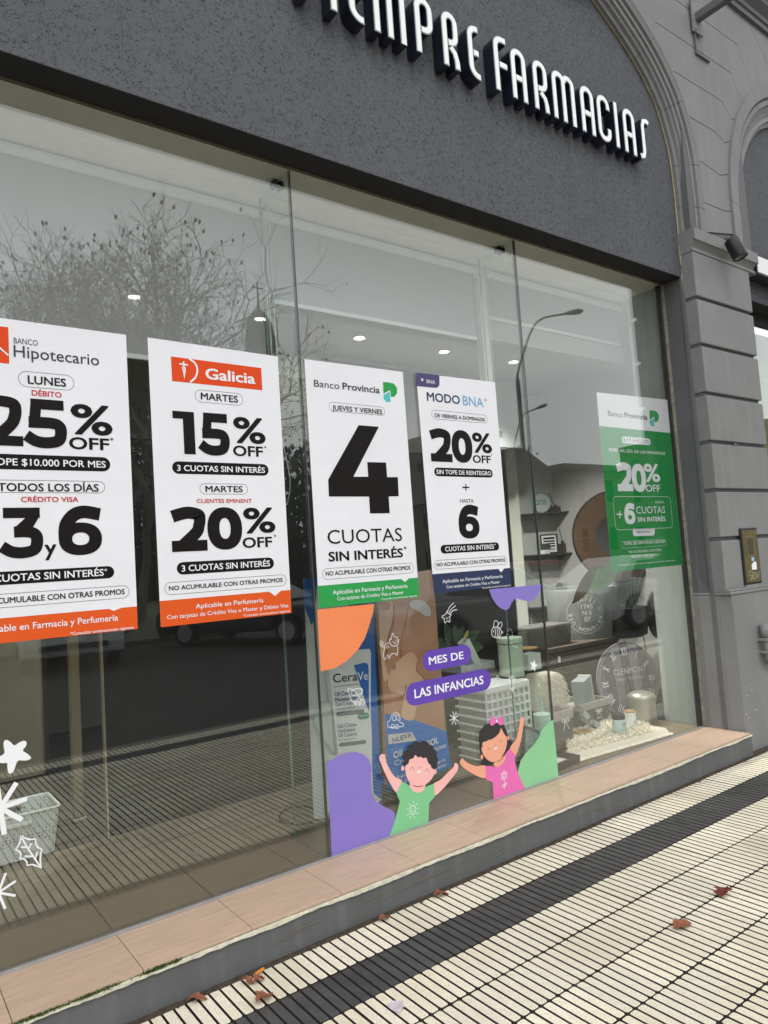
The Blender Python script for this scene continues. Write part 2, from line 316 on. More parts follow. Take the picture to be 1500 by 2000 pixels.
# ------------------------------------------------------------------ flat printing on a plane
TEXTJOBS = []
class Plane:
    """origin + horizontal u + vertical v; n points to the viewer side"""
    def __init__(s, o, u, v=(0, 0, 1)):
        s.o = Vector(o); s.u = Vector(u).normalized(); s.v = Vector(v).normalized(); s.n = s.u.cross(s.v)
    def uv(s, px, py):
        d = ray(px, py); t = (s.o-CAM).dot(s.n)/d.dot(s.n); p = CAM+d*t-s.o; return Vector((p.dot(s.u), p.dot(s.v)))
    def P(s, q, h=0.): return s.o+s.u*q[0]+s.v*q[1]+s.n*h
class Print:
    def __init__(s, plane, ox=0, oy=0, k=1., parent=None, h0=0., step=.0006):
        s.pl = plane; s.ox = ox; s.oy = oy; s.k = k; s.parent = parent; s.h = h0; s.step = step
    def at(s, ox, oy, k): return Print(s.pl, ox, oy, k, s.parent, s.h, s.step)
    def px(s, x, y): return (s.ox+x*s.k, s.oy+y*s.k)
    def q(s, x, y): return s.pl.uv(*s.px(x, y))
    def flat(s, name, polys, m, layer):     # list of outlines in plane uv
        mb = MB()
        for i, pl in enumerate(polys):
            vs = [s.pl.P(p, s.h+layer*s.step+i*.00006) for p in pl]; mb.add(vs, [tuple(range(len(vs)))])
        return s.fin(name, mb, m)
    def fin(s, name, mb, m):
        me = mb.mesh(name); bm = bmesh.new(); bm.from_mesh(me)
        bmesh.ops.triangulate(bm, faces=[f for f in bm.faces if len(f.verts) > 4]); bm.normal_update()
        for f in bm.faces:
            if f.normal.dot(s.pl.n) < 0: f.normal_flip()
        bm.to_mesh(me); bm.free()
        return obj(name, me, m, s.parent)
    def poly(s, name, pts, m, layer=1, smooth=False, n=6):
        q = [s.q(*p) for p in pts]
        if smooth: q = [Vector(p) for p in crom([(a.x, a.y, 0) for a in q], True, n)]
        return s.flat(name, [q], m, layer)
    def ribbon(s, path, w, h, taper=False):
        L_ = []; Rr = []; n = len(path)
        for i, p in enumerate(path):
            a = path[max(i-1, 0)]; b = path[min(i+1, n-1)]; t = Vector((b[0]-a[0], b[1]-a[1])).normalized(); nn = Vector((-t.y, t.x))
            ww = w/2*(1 if not taper else (.45+.55*math.sin(math.pi*i/(n-1))))
            L_.append(Vector(p[:2])+nn*ww); Rr.append(Vector(p[:2])-nn*ww)
        vs = [s.pl.P(p, h) for p in L_]+[s.pl.P(p, h) for p in Rr]
        return vs, [(i, i+n, i+n+1, i+1) for i in range(n-1)]
    def strokes(s, name, paths, w, m, layer=1, smooth=True, closed=(), uvspace=False, taper=False):
        mb = MB()
        for i, p in enumerate(paths):
            q = p if uvspace else [s.q(*a) for a in p]
            q = [(a[0], a[1], 0) for a in q]
            if smooth: q = crom(q, i in closed, 5); 
            else: q = [Vector(a) for a in q]
            if i in closed: q = q+[q[0], q[1]]
            mb.add(*s.ribbon(q, w, s.h+layer*s.step+i*.00005, taper))
        return s.fin(name, mb, m)
    def circle(s, x, y, r, n=24, sy=None):       # centre px, radius metres -> uv outline
        c = s.q(x, y); return [Vector((c.x+r*math.cos(2*math.pi*k/n), c.y+(sy or r)*math.sin(2*math.pi*k/n))) for k in range(n)]
    def _pill(s, u0, u1, v, hh, seg=8):
        r = hh/2; out = []
        for k in range(seg+1):
            a = math.pi/2+math.pi*k/seg; out.append(Vector((u0+r+r*math.cos(a), v+r*math.sin(a))))
        for k in range(seg+1):
            a = -math.pi/2+math.pi*k/seg; out.append(Vector((u1-r+r*math.cos(a), v+r*math.sin(a))))
        return out
    def pill(s, xl, xr, cyl, cyr, hpx, m='p_ink', outline=False, layer=1, cx=None, lw=.0018, name='pill'):
        a = s.q(xl, cyl); b = s.q(xr, cyr); xm = (xl+xr)/2; ym = (cyl+cyr)/2
        hh = s.q(xm, ym-hpx/2).y-s.q(xm, ym+hpx/2).y; v = (a.y+b.y)/2
        u0 = a.x if cx is None else 2*cx-b.x
        o = s._pill(u0, b.x, v, hh)
        if not outline: return s.flat(name, [o], m, layer)
        path = [(p.x, p.y) for p in o]+[(o[0].x, o[0].y), (o[1].x, o[1].y)]
        mb = MB(); mb.add(*s.ribbon(path, lw, s.h+layer*s.step)); return s.fin(name+'_outline', mb, m)
    def text(s, t, xl, yl, xr, yr, cap, m='p_ink', bold=.018, layer=2, cx=None, name=None):
        a = s.q(xl, yl); b = s.q(xr, yr); xm = (xl+xr)/2; ym = (yl+yr)/2
        hh = s.q(xm, ym-cap).y-s.q(xm, ym).y; v = a.y if abs(a.y-b.y) < .012 else (a.y+b.y)/2
        if cx is not None: v = b.y
        u0 = a.x if cx is None else 2*cx-b.x
        c = bpy.data.curves.new('t', 'FONT'); c.body = t; c.size = 1; c.offset = 0; c.resolution_u = 3
        o = bpy.data.objects.new('t', c); COL.objects.link(o)
        TEXTJOBS.append((o, s, name or 'lettering', t, u0, b.x, v, hh, m, layer, bold*1.05)); return None
    def heavy(s, ch, x0, x1, yt, yb, m='p_ink', layer=2, tf=.31, cx=None):
        xm = (x0+x1)/2; ym = (yt+yb)/2; u0 = s.q(x0, ym).x; u1 = s.q(x1, ym).x; v0 = s.q(xm, yb).y; v1 = s.q(xm, yt).y
        W = u1-u0; H = v1-v0; t = tf*W; th = t*.86
        polys = []; mb = MB(); hz = s.h+layer*s.step
        def E(cx_, cy, rx, ry, n=40, p=2.25): return [((cx_+rx*math.copysign(abs(math.cos(a))**(2/p), math.cos(a))), (cy+ry*math.copysign(abs(math.sin(a))**(2/p), math.sin(a)))) for a in [2*math.pi*k/n for k in range(n)]]
        def ring(cx_, cy, rx, ry, ix, iy, z=0):
            o = E(cx_, cy, rx, ry); i = E(cx_, cy, ix, iy); n = len(o)
            mb.add([s.pl.P((u0+p[0], v0+p[1]), hz+z) for p in o+i], [(k, (k+1) % n, (k+1) % n+n, k+n) for k in range(n)])
        def rect(a, b, c, d, z=0): mb.add([s.pl.P((u0+p[0], v0+p[1]), hz+z) for p in ((a, b), (c, b), (c, d), (a, d))], [(0, 1, 2, 3)])
        def pol(pts, z=0): mb.add([s.pl.P((u0+p[0]*W, v0+p[1]*H), hz+z) for p in pts], [tuple(range(len(pts)))])
        def st(pts, w, z=0): 
            q = crom([(u0+p[0], v0+p[1], 0) for p in pts], False, 7); mb.add(*s.ribbon(q, w, hz+z))
        def bowl(top, z): # lower bowl used by 3 and 5
            st([(top[0], top[1]), (.62*W, .62*H-th*.5+.0), (W-t*.62, .46*H), (W-t*.5, .32*H), (W-t*.72, .16*H), (.52*W, th*.5), (.25*W, th*.62), (.02*W, th*1.15)], t*.93, z)
        if ch == '0': ring(W/2, H/2, W/2, H/2, W/2-t, H/2-th)
        elif ch == '6':
            rr = .335*H; ring(W/2, rr, W/2, rr, W/2-t*.98, rr-th*.92)
            st([(t*.5, rr), (t*.5, .5*H), (t*.64, .66*H), (.36*W, .86*H-th*.15), (.6*W, H-th*.5), (.97*W, H-th*.75)], t, .0001)
        elif ch == '2':
            st([(.06*W, .79*H), (.26*W, H-th*.64), (.5*W, H-th*.5), (.78*W, H-th*.7), (W-t*.54, .725*H), (W-t*.64, .57*H), (.7*W, .42*H), (.3*W, th*.5)], t*.95)
            rect(0.02*W, 0, W, th, .0001)
        elif ch == '5':
            rect(.14*W, H-th, .93*W, H); pol([(.14, 1-th/H*.5), (.14+t/W*.82, 1-th/H*.5), (.12+t/W*.74, .5), (.12+t/W*.7, .62-th/H), (.075, .62-th/H)], .0001)
            bowl((.085*W, .62*H-th*.5), .0002)
        elif ch == '3':
            rect(.07*W, H-th, .93*W, H); pol([(.93, 1-th/H*.5), (.93, 1-th/H*.8), (.68, .5), (.31, .5), (.31, .59), (.58, 1-th/H)], .0001)
            bowl((.31*W, .62*H-th*.5), .0002)
        elif ch == '1': pol([(.0, 1), (1, 1), (1, 0), (.47, 0), (.47, 1-th*1.0/H*.75), (.0, 1-th*1.0/H*.75)])
        return s.fin('headline_number', mb, m)
    def percent(s, x0, x1, yt, yb, m='p_ink', layer=2): s.text('%', x0, yb, x1, yb, yb-yt, m, .022, layer, name='percent_sign')

def run_textjobs():
    bpy.context.view_layer.update(); dg = bpy.context.evaluated_depsgraph_get()
    for (o, s, name, t, u0, u1, v, hh, m, layer, bold) in TEXTJOBS:
        src = bpy.data.meshes.new_from_object(o.evaluated_get(dg)); CAPH = .69+2*bold*.7
        offs = [(0, 0)] if bold <= 0 else [(0, 0)]+[(bold*a_, bold*b_*.75) for a_, b_ in ((1, 0), (-1, 0), (.7, .9), (-.7, .9), (.7, -.9), (-.7, -.9))]
        xs = [a.co.x for a in src.vertices]; x0, x1 = min(xs)-bold, max(xs)+bold
        sx = (u1-u0)/(x1-x0); sy = hh/CAPH; hz = s.h+layer*s.step
        if t == '%':
            ys = [a.co.y for a in src.vertices]; y0 = min(ys)-bold*.7; sy = hh/(max(ys)-min(ys)+1.4*bold)
        else: y0 = -bold*.7
        mb = MB()
        for k, (dx, dy) in enumerate(offs):
            mb.add([s.pl.P((u0+(a.co.x+dx-x0)*sx, v+(a.co.y+dy-y0)*sy), hz+k*.00004) for a in src.vertices], [tuple(p_.vertices) for p_ in src.polygons])
        bpy.data.meshes.remove(src); n = s.fin(name, mb, m)
        if s.parent: n.matrix_parent_inverse = Matrix.Translation(s.parent.location).inverted()
    for j in TEXTJOBS:
        c = j[0].data; bpy.data.objects.remove(j[0]); bpy.data.curves.remove(c)

# ================================================================== SETTING
X0, X1 = -1.467, 5.02           # shop window opening
SILL, TOP = .15, 3.487
# ---- ground, sidewalk
P = .2135
rows_y = [(-.3715-i*P) for i in range(15)]     # outer edges of the ribbed tile rows
g = sroot('sidewalk')
b = MB(); b.box((-8, -3.95, -.12), (26, -.25, -.012)); obj('bedding', b, 'groove', g)
b = MB(); b.box((-8, -3.7125, -.013), (26, -.347, -.0045)); 
b = MB(); b.box((-8, -.378, -.012), (26, -.30, .001)); obj('dirt_strip', b, 'dirt', g)
def ribtile():
    mb = MB(); rp = P/5; z0, zt, zg = -.012, 0., -.009
    for k in range(5):
        a = k*rp+.0046; c = (k+1)*rp-.0046; y0 = .0032; y1 = P-.0032; s_ = .0022
        vs = [(a-s_, y0-s_*.4, zg), (c+s_, y0-s_*.4, zg), (c+s_, y1+s_*.4, zg), (a-s_, y1+s_*.4, zg),
              (a, y0+.006, zt), (a+.005, y0, zt-.0006), (c-.005, y0, zt-.0006), (c, y0+.006, zt), (c, y1-.006, zt), (c-.005, y1, zt-.0006), (a+.005, y1, zt-.0006), (a, y1-.006, zt)]
        mb.add(vs, [(4, 5, 6, 7, 8, 9, 10, 11), (0, 1, 6, 5), (1, 2, 8, 7), (2, 3, 10, 9), (3, 0, 4, 11), (0, 5, 4), (1, 7, 6), (2, 9, 8), (3, 11, 10)])
    mb.add([(0.001, .001, zg-.0005), (P-.001, .001, zg-.0005), (P-.001, P-.001, zg-.0005), (.001, P-.001, zg-.0005)], [(0, 1, 2, 3)])
    return mb
rt = ribtile(); tile_w = rt.mesh('paving_tile'); tile_b = rt.mesh('paving_tile_black')
tile_w.materials.append(M['tile']); tile_w.materials.append(M['groove']); tile_b.materials.append(M['tileb']); tile_b.materials.append(M['groove'])
for me in (tile_w, tile_b):
    for p_ in me.polygons:
        if p_.center.z < -.0025: p_.material_index = 1
cand = []
for j, yo in enumerate(rows_y):
    blk = j in (1, 14)
    for i in range(-12, 90):
        x = i*P+.07; c = Vector((x+P/2, yo-P/2, 0)); u, v, dpt = proj(c)
        vis = dpt > .2 and -120 < u < 1620 and v < 2150
        cand.append((0 if vis else 1, dpt if dpt > 0 else 99, x, yo-P, blk))
# last light row by the kerb
yk = rows_y[14]-P
for i in range(-12, 90):
    x = i*P+.07; cand.append((1, 50, x, yk-P, False))
cand.sort()
rest = {False: MB(), True: MB()}
for idx, (nv, dp, x, y, blk) in enumerate(cand):
    dz = random.uniform(-.0012, .0008)
    if idx < 296:
        o = bpy.data.objects.new('paving_tile', tile_b if blk else tile_w); COL.objects.link(o); o.location = (x, y, dz+.0005); o.parent = g
        o.rotation_euler = (random.uniform(-.004, .004), random.uniform(-.004, .004), random.uniform(-.004, .004))
    else:
        rest[blk].add([(vx+x, vy+y, vz+dz) for vx, vy, vz in rt.v], rt.f)
for blk, mb in rest.items():
    me = mb.mesh('far_paving_tiles'); me.materials.append(M['tileb'] if blk else M['tile']); me.materials.append(M['groove'])
    for p_ in me.polygons:
        if p_.center.z < -.0037: p_.material_index = 1
    o = bpy.data.objects.new('far_paving_tiles', me); COL.objects.link(o); o.parent = g; o['kind'] = 'stuff'
kerb_y = yk-P
b = MB(); b.box((-8, kerb_y-.14, -.2), (26, kerb_y-.004, -.002)); struct('kerb', b, mat('kerb_stone', rgb(120, 118, 112), .8, var=.2, vs=9, bump=.4), bevel=.012)
def cobble(m, n, l, p, mp, cur):
    v = n.new('ShaderNodeTexVoronoi'); v.feature = 'DISTANCE_TO_EDGE'; v.inputs['Scale'].default_value = 8.5; l.new(mp.outputs[0], v.inputs['Vector'])
    r = n.new('ShaderNodeValToRGB'); r.color_ramp.elements[0].position = 0; r.color_ramp.elements[1].position = .09; l.new(v.outputs['Distance'], r.inputs[0])
    return mixc(n, l, r.outputs[0], rgb(30, 29, 28), cur)
b = MB(); b.box((-60, -15.2, -.3), (120, kerb_y-.12, -.12)); struct('road', b, mat('cobbled_road', rgb(58, 57, 55), .75, var=.3, vs=4, bump=.3, bs=30, extra=cobble))
b = MB(); b.box((-300, -400, -.6), (400, 300, -.3)); struct('ground', b, mat('ground', rgb(80, 80, 74), .95, var=.2, vs=.4))
b = MB(); b.box((-60, -60, -.3), (120, -15.2, .0)); struct('plaza', b, mat('plaza_ground', rgb(98, 100, 84), .95, var=.25, vs=.6, bump=.2))
# ---- step, sill, floors
st_ = thing('shop_step', 'long grey painted step under the shop window, its upper lip chipped to bare cement', 'step', (0, -.347, 0))
def loc(o, p): o.parent = p; o.matrix_parent_inverse = Matrix.Translation(p.location).inverted(); return o
b = MB(); b.prism([(X0, -.347, -.02), (X0, -.341, .128), (X0, -.3, .128), (X0, -.3, -.02)], (X1+.02-X0, 0, 0)); loc(obj('riser', b, 'riser', bevel=.004), st_)
b = MB(); n_ = 420; lipr = random.Random(6); f1 = []; zz = .125
top_, mid_, bot_ = [], [], []
for k in range(n_+1):
    x = X0+(X1+.02-X0)*k/n_; zz += lipr.uniform(-.0022, .0022); zz = min(.131, max(.1205, zz)); y = -.3495-lipr.uniform(0, .0022)
    top_.append((x, -.338, .1375-lipr.uniform(0, .0015))); mid_.append((x, y+.002, .135-lipr.uniform(0, .002))); bot_.append((x, y, zz))
bk2 = [(x_, -.3468, z_-.001) for x_, y_, z_ in bot_]
b.add(top_+mid_+bot_+bk2, [(r_*(n_+1)+k, r_*(n_+1)+k+1, (r_+1)*(n_+1)+k+1, (r_+1)*(n_+1)+k) for r_ in range(3) for k in range(n_)])
loc(obj('chipped_lip', b, 'rawlip'), st_)
b = MB()
for k in range(26):
    x = random.uniform(1, 5); z = random.uniform(.03, .1); pts = []
    for q in range(9): pts.append((x+q*random.uniform(.012, .03), -.3465-.0012+ (z)*.0, z+random.uniform(-.003, .003)+q*.0008))
    b.tube(pts, .0012, 4, True)
loc(obj('cracks', b, mat('crack', rgb(120, 108, 92), .9)), st_)
fl = sroot('display_floor'); TW = .4105
xs = [.794+TW*k for k in range(-6, 12)]
b = MB(); b.box((X0, -.335, .02), (5.02, 1.09, .1395)); obj('screed', b, 'groove', fl)
b = MB(); b.box((X0, 1.09, .02), (1.07, 3.6, .139)); obj('screed', b, 'groove', fl)
sl_ = sroot('window_sill')
for a in xs:
    a0, a1 = max(a, X0)+.0012, min(a+TW, 5.02)-.0012
    if a1-a0 < .05: continue
    b = MB(); b.box((a0, -.343, .1395), (a1, -.022, .151)); obj('sill_tile', b, 'sill', sl_, bevel=.0015)
    for j, (y0, y1) in enumerate(((.006, .40), (.40, .81), (.81, 1.09))):
        b = MB(); b.box((a0, y0+.001, .1395), (a1, y1-.001, .15)); obj('floor_tile', b, 'floor', fl, bevel=.001)
    if a1 < 1.1:
        for j in range(4): 
            y0 = 1.0925+j*.62; b = MB(); b.box((a0, y0, .139), (a1, y0+.617, .1495)); obj('floor_tile', b, 'floor', fl)
b = MB(); b.box((X0, -.021, .14), (5.0, -.0085, .158)); b.box((X0, -.0095, .14), (5.0, .009, .153))
wf = thing('shop_window', 'wide frameless shop window of tall clear glass panes above the pinkish sill', 'window', (0, 0, SILL))
loc(obj('bottom_channel', b, 'alu', bevel=.001), wf)
joints = [X0, .15, 1.767, 3.384, 4.995]
for a, c in zip(joints[:-1], joints[1:]):
    b = MB(); b.box((a+.003, -.006, .153), (c-.003, .006, TOP+.004)); loc(obj('glass_pane', b, 'glass'), wf)
for a in joints[1:4]:
    b = MB(); b.box((a-.006, .010, .151), (a+.006, .315, TOP+.002)); loc(obj('glass_fin', b, 'glassfin'), wf)
    b = MB(); b.box((a-.0062, .3152, .151), (a+.0062, .3172, TOP)); b.box((a-.0065, .3, .1505), (a+.0065, .0105, .1545)); loc(obj('fin_edge', b, 'glassedge'), wf)
    b = MB(); b.box((a-.0029, -.0063, .154), (a+.0029, .0098, TOP)); loc(obj('joint_seal', b, mat('silicone', rgb(66, 72, 70), .4) if 'silicone' not in bpy.data.materials else bpy.data.materials['silicone']), wf)
    b = MB(); b.box((a-.028, .10, TOP-.035), (a-.0065, .15, TOP)); b.box((a+.0065, .10, TOP-.035), (a+.028, .15, TOP)); loc(obj('clamp', b, 'black', bevel=.004), wf)
b = MB(); b.box((4.985, -.004, .152), (5.004, .03, TOP)); loc(obj('rubber_seal', b, 'black'), wf)
b = MB(); b.box((5.004, -.022, .151), (5.019, -.004, TOP)); loc(obj('side_channel', b, mat('old_channel', rgb(150, 146, 132), .6, var=.35, vs=25, metal=.2)), wf)
b = MB(); b.box((X0, -.03, TOP+.001), (5.0, -.008, TOP+.012)); loc(obj('top_channel', b, 'bronze'), wf)

# ---- facade
bd = thing('corner_shop_building', 'dark grey roughcast shop front with arched mouldings and block pier', 'building', (0, -.17, 0))
def bpart(name, mb, m, **k): return loc(obj(name, mb, m, **k), bd)
arch = [(5.021, 3.50), (5.03, 3.85), (5.031, 4.18), (5.008, 4.461), (4.917, 4.736), (4.80, 4.91), (4.642, 5.062), (4.446, 5.197), (4.203, 5.342), (3.9, 5.50), (3.4, 5.71), (2.8, 5.89), (2.2, 5.98), (1.775, 6.0)]
ac = crom([(a, 0, c) for a, c in arch], False, 5)
full = ac+[Vector((3.55-p.x, 0, p.z)) for p in reversed(ac[:-1])]
# stucco: front + soffit as slab, in two tones
b = MB(); outl = [Vector((p.x-.002, -.17, p.z)) for p in full]; outl[0].z = outl[-1].z = 3.497
b.prism(outl, (0, .17, 0)); bpart('stucco_panel', b, 'stucco')
b = MB(); b.box((X0, -.1685, 3.4935), (5.019, -.0325, 3.4965)); bpart('lintel_underside', b, 'soffitdark')
b = MB(); b.tube([(p.x-.004, -.176, p.z) for p in ac[1:]], .0065, 6); b.tube([(5.017, -.176, 3.40), (5.017, -.176, 3.51)], .0065, 6); bpart('conduit', b, 'pipe', smooth=True)
# jamb
b = MB(); b.box((5.0195, -.155, .0), (5.2, .010, 3.495)); bpart('jamb', b, 'jamb')
b = MB(); b.box((5.012, -.185, .155), (5.03, -.155, 3.495)); bpart('corner_bead', b, 'wall2', bevel=.003)
# archivolt: stepped profile swept along the arch
prof = [(0, -.172), (0, -.205), (.03, -.212), (.034, -.232), (.058, -.236), (.062, -.252), (.084, -.256), (.088, -.246), (.098, -.246), (.102, -.266), (.124, -.270), (.130, -.258), (.140, -.262), (.144, -.282), (.165, -.287), (.170, -.276), (.205, -.290), (.215, -.288), (.218, -.20)]
ap = [p for p in ac if p.z > 3.81]; ap = [Vector((5.028, 0, 3.83))]+ap[1:]
def sweep(path, prof, i0, i1, gap=.0):
    mb = MB(); rings = []
    for i in range(i0, i1+1):
        a = path[max(i-1, 0)]; c = path[min(i+1, len(path)-1)]; t = (c-a).normalized(); nrm = Vector((t.z, 0, -t.x))
        p = path[i].copy()
        if i == i0: p = p+(path[i+1]-p).normalized()*gap
        rings.append([Vector((p.x+nrm.x*d, y, p.z+nrm.z*d)) for d, y in prof])
    n = len(prof); vs = [v for r_ in rings for v in r_]; fs = []
    for i in range(len(rings)-1):
        for k in range(n-1): fs.append((i*n+k, i*n+k+1, (i+1)*n+k+1, (i+1)*n+k))
    fs += [tuple(range(n)), tuple(reversed(range(len(vs)-n, len(vs))))]
    return mb.add(vs, fs)
def splitpath(ap, marks):
    idx = [0]
    for z in marks:
        idx.append(min(range(len(ap)), key=lambda i: (ap[i]-Vector(z)).length))
    idx.append(len(ap)-1); return sorted(set(idx))
marks = [(5.03, 0, 4.02), (5.02, 0, 4.36), (4.90, 0, 4.74), (4.64, 0, 5.06), (4.3, 0, 5.28), (3.9, 0, 5.5), (3.3, 0, 5.75), (2.6, 0, 5.93)]
dn = []
for a, c in zip(ap[:-1], ap[1:]):
    dn += [a.lerp(c, k/3) for k in range(3)]
dn.append(ap[-1]); ids = splitpath(dn, marks)
for a, c in zip(ids[:-1], ids[1:]): bpart('arch_moulding', sweep(dn, prof, a, c, .0035), 'wall')
# right arch
RC = Vector((7.1, 0, 4.2)); ra = [Vector((6.01, 0, 3.83)), Vector((6.01, 0, 4.0))]+[Vector((RC.x-1.09*math.cos(t), 0, RC.z+1.09*math.sin(t))) for t in [math.pi*k/40 for k in range(41)]]
ral = list(reversed(ra))
prof2 = [(0, -.172), (0, -.20), (.03, -.205), (.035, -.225), (.07, -.22), (.10, -.235), (.108, -.222), (.15, -.24), (.16, -.262), (.20, -.268), (.21, -.25), (.225, -.282), (.33, -.29), (.335, -.2)]
def sweepR(path, prof, i0, i1, gap=0):
    mb = MB(); rings = []
    for i in range(i0, i1+1):
        a = path[max(i-1, 0)]; c = path[min(i+1, len(path)-1)]; t = (c-a).normalized(); nrm = Vector((-t.z, 0, t.x)); p = path[i].copy()
        if i == i0: p = p+(path[i+1]-p).normalized()*gap
        rings.append([Vector((p.x+nrm.x*d, y, p.z+nrm.z*d)) for d, y in prof])
    n = len(prof); vs = [v for r_ in rings for v in r_]; fs = []
    for i in range(len(rings)-1):
        for k in range(n-1): fs.append((i*n+k, i*n+k+1, (i+1)*n+k+1, (i+1)*n+k))
    fs += [tuple(range(n)), tuple(reversed(range(len(vs)-n, len(vs))))]
    return mb.add(vs, fs)
for a, c in ((0, 2), (2, 6), (6, 10), (10, 14), (14, 18), (18, 23), (23, 42)): bpart('arch_moulding', sweepR(ra, prof2, a, c, .003), 'wall')
b = MB(); o2 = [Vector((6.0, -.17, 3.497))]+[Vector((p.x, -.17, p.z)) for p in ra[1:]]+[Vector((8.19, -.17, 3.497))]; b.prism(o2, (0, .17, 0)); bpart('stucco_panel', b, 'stucco')
# wall core behind the blocks and big far wall pieces
b = MB(); b.box((5.06, -.262, 3.8), (5.98, 0, 4.7)); b.box((-3, -.2, 6.25), (14, .2, 9)); 
bpart('wall_core', b, 'wall2')
# dressed blocks between the arches
WY = -.272
ch = [[(1372, 452), (1436, 452)], [(1372, 394), (1413.5, 411.6), (1434, 411)], [(1362, 313), (1369, 315), (1406, 342), (1427, 338)], [(1334, 230), (1346, 227.6), (1398, 258), (1415, 278.4), (1428, 273)],
      [(1303, 160), (1309.6, 152), (1315, 138.4), (1409, 197), (1430, 234.4), (1444, 230)], [(1262, 98), (1269, 86), (1279.4, 42.4), (1355, 93), (1386, 114), (1426, 142), (1452.4, 209), (1456, 220)],
      [(1188, 8), (1196, -10), (1204, -85), (1320, 0), (1338, 13), (1378, 42), (1441, 88), (1478, 194), (1480, 205)], [(1090, -70), (1100, -100), (1105, -190), (1426, 11), (1460, 38), (1530, 230), (1535, 245)]]
cw = [[onY(x, y, WY) for x, y in c] for c in ch]
def offcurve(path, d, y, sgn=1):
    out = []
    for i, p in enumerate(path):
        t = (path[min(i+1, len(path)-1)]-path[max(i-1, 0)]).normalized(); out.append(Vector((p.x+sgn*t.z*d, y, p.z-sgn*t.x*d)))
    return out
offL = offcurve(dn, .20, WY); offR = offcurve([a_.lerp(c_, k/3) for a_, c_ in zip(ra[:-1], ra[1:]) for k in range(3)], .29, WY, -1)
for c in cw[:7]:
    i = min(range(len(offL)), key=lambda k: (offL[k]-c[0]).length); c[0] = offL[i].copy(); c.append(0); c[-1] = i
iR = []
for k, c in enumerate(cw):
    e = c[-2] if k < 7 else c[-1]; j = min(range(len(offR)), key=lambda q: (offR[q]-e).length); iR.append(j)
iL = [c.pop() for c in cw[:7]]+[None]
for k, c in enumerate(cw): c[-1] = offR[iR[k]].copy()
for k in (4, 5, 6): del cw[k][1]
for k in (6, 7): del cw[k][-2]
for i in range(len(cw)-1):
    lo, hi = cw[i], cw[i+1]; g_ = .003; up = Vector((0, 0, g_))
    left = [] if iL[i+1] is None or iL[i+1] <= iL[i] else list(reversed(offL[iL[i]+1:iL[i+1]])); right = offR[iR[i]+1:iR[i+1]] if iR[i+1] > iR[i] else []
    pts = [p+up for p in lo]+right+[p-up for p in reversed(hi)]+left
    b = MB(); b.prism(pts, (0, .06, 0)); bpart('stone_block', b, 'wall')
hi = cw[-1]; b = MB(); b.prism([p+Vector((0, 0, .003)) for p in hi]+[Vector((9.5, WY, 5.2)), Vector((9.5, WY, 6.1)), Vector((3.6, WY, 6.1))], (0, .06, 0)); bpart('stone_block', b, 'wall')
b = MB(); b.box((3, -.262, 4.72), (5.0, -.2, 5.0)); 
# backing behind block joints (between arch curves)
bk = [p for p in offcurve(dn, .19, -.255) if p.z > 4.5]
pts = bk+[Vector((1.7, -.255, 6.24)), Vector((9.6, -.255, 6.24)), Vector((9.6, -.255, 5.9))]+[Vector((RC.x+1.36*math.cos(t), -.255, RC.z+1.36*math.sin(t))) for t in [math.pi*k/20 for k in range(0, 19)]]
b = MB(); b.prism(pts, (0, .05, 0)); bpart('wall_core', b, 'groove')
# cornice
cz = onY(1426, 11, -.28).z
b = MB(); cp = [(-.28, 0), (-.30, .0), (-.30, .05), (-.315, .055), (-.315, .1), (-.37, .15), (-.37, .2), (-.42, .24), (-.42, .4), (-.1, .4), (-.1, 0)]
b.prism([Vector((3.5, y, 6.02+z)) for y, z in cp], (6.5, 0, 0)); bpart('cornice', b, 'wall2')
# pier
PX0, PX1 = 5.022, 5.86
lev = [1.145, 1.53, 1.885, 2.24, 2.60, 2.965, 3.322, 3.66]
b = MB(); b.box((PX0+.012, -.252, 1.1), (PX1-.02, .008, 3.84)); bpart('pier_core', b, 'wall2')
for a, c in zip(lev[:-1], lev[1:]):
    top = c-.028 if c < 3.6 else c
    b = MB(); b.box((PX0, -.275, a), (PX1, .0, top)); bpart('stone_block', b, 'wall', bevel=.006)
b = MB(); cp = [(-.275, 3.66), (-.281, 3.664), (-.281, 3.682), (-.268, 3.686), (-.268, 3.70), (-.275, 3.715), (-.292, 3.738), (-.305, 3.742), (-.305, 3.83), (-.1, 3.832), (-.1, 3.66)]
b.prism([Vector((PX0-.004, y, z)) for y, z in cp], (5.985-PX0, 0, 0)); bpart('capital', b, 'wall', bevel=.002)
b = MB(); b.prism([(5.018, -.155, -.02), (5.045, -.305, -.02), (5.95, -.305, -.02), (5.93, .0, -.02), (5.018, 0, -.02)], (0, 0, 1.13)); b.v = [(x, y if z < .5 else (y if y > -.2 else y+.004), z) for x, y, z in b.v]
bpart('plinth', b, 'wall', bevel=.008)
b = MB(); b.prism([(5.018, -.155, 1.11), (5.022, -.308, 1.11), (5.95, -.308, 1.11), (5.93, 0, 1.11), (5.018, 0, 1.11)], (0, 0, .022))
b.prism([(5.02, -.155, 1.132), (5.024, -.298, 1.132), (5.94, -.298, 1.132), (5.93, 0, 1.132), (5.02, 0, 1.132)], (0, 0, .016)); bpart('plinth_cap', b, 'wall', bevel=.006)
rv = random.Random(3); b = MB()
for k in range(9):
    p = onY(rv.uniform(1452, 1478), rv.uniform(1330, 1450), -.306); b.lathe([(.0001, -.001), (.004, -.0005), (.003, .001), (.0002, .0014)], p, 6, Matrix.Rotation(R(90), 3, 'X'))
bpart('paint_chips', b, 'white')
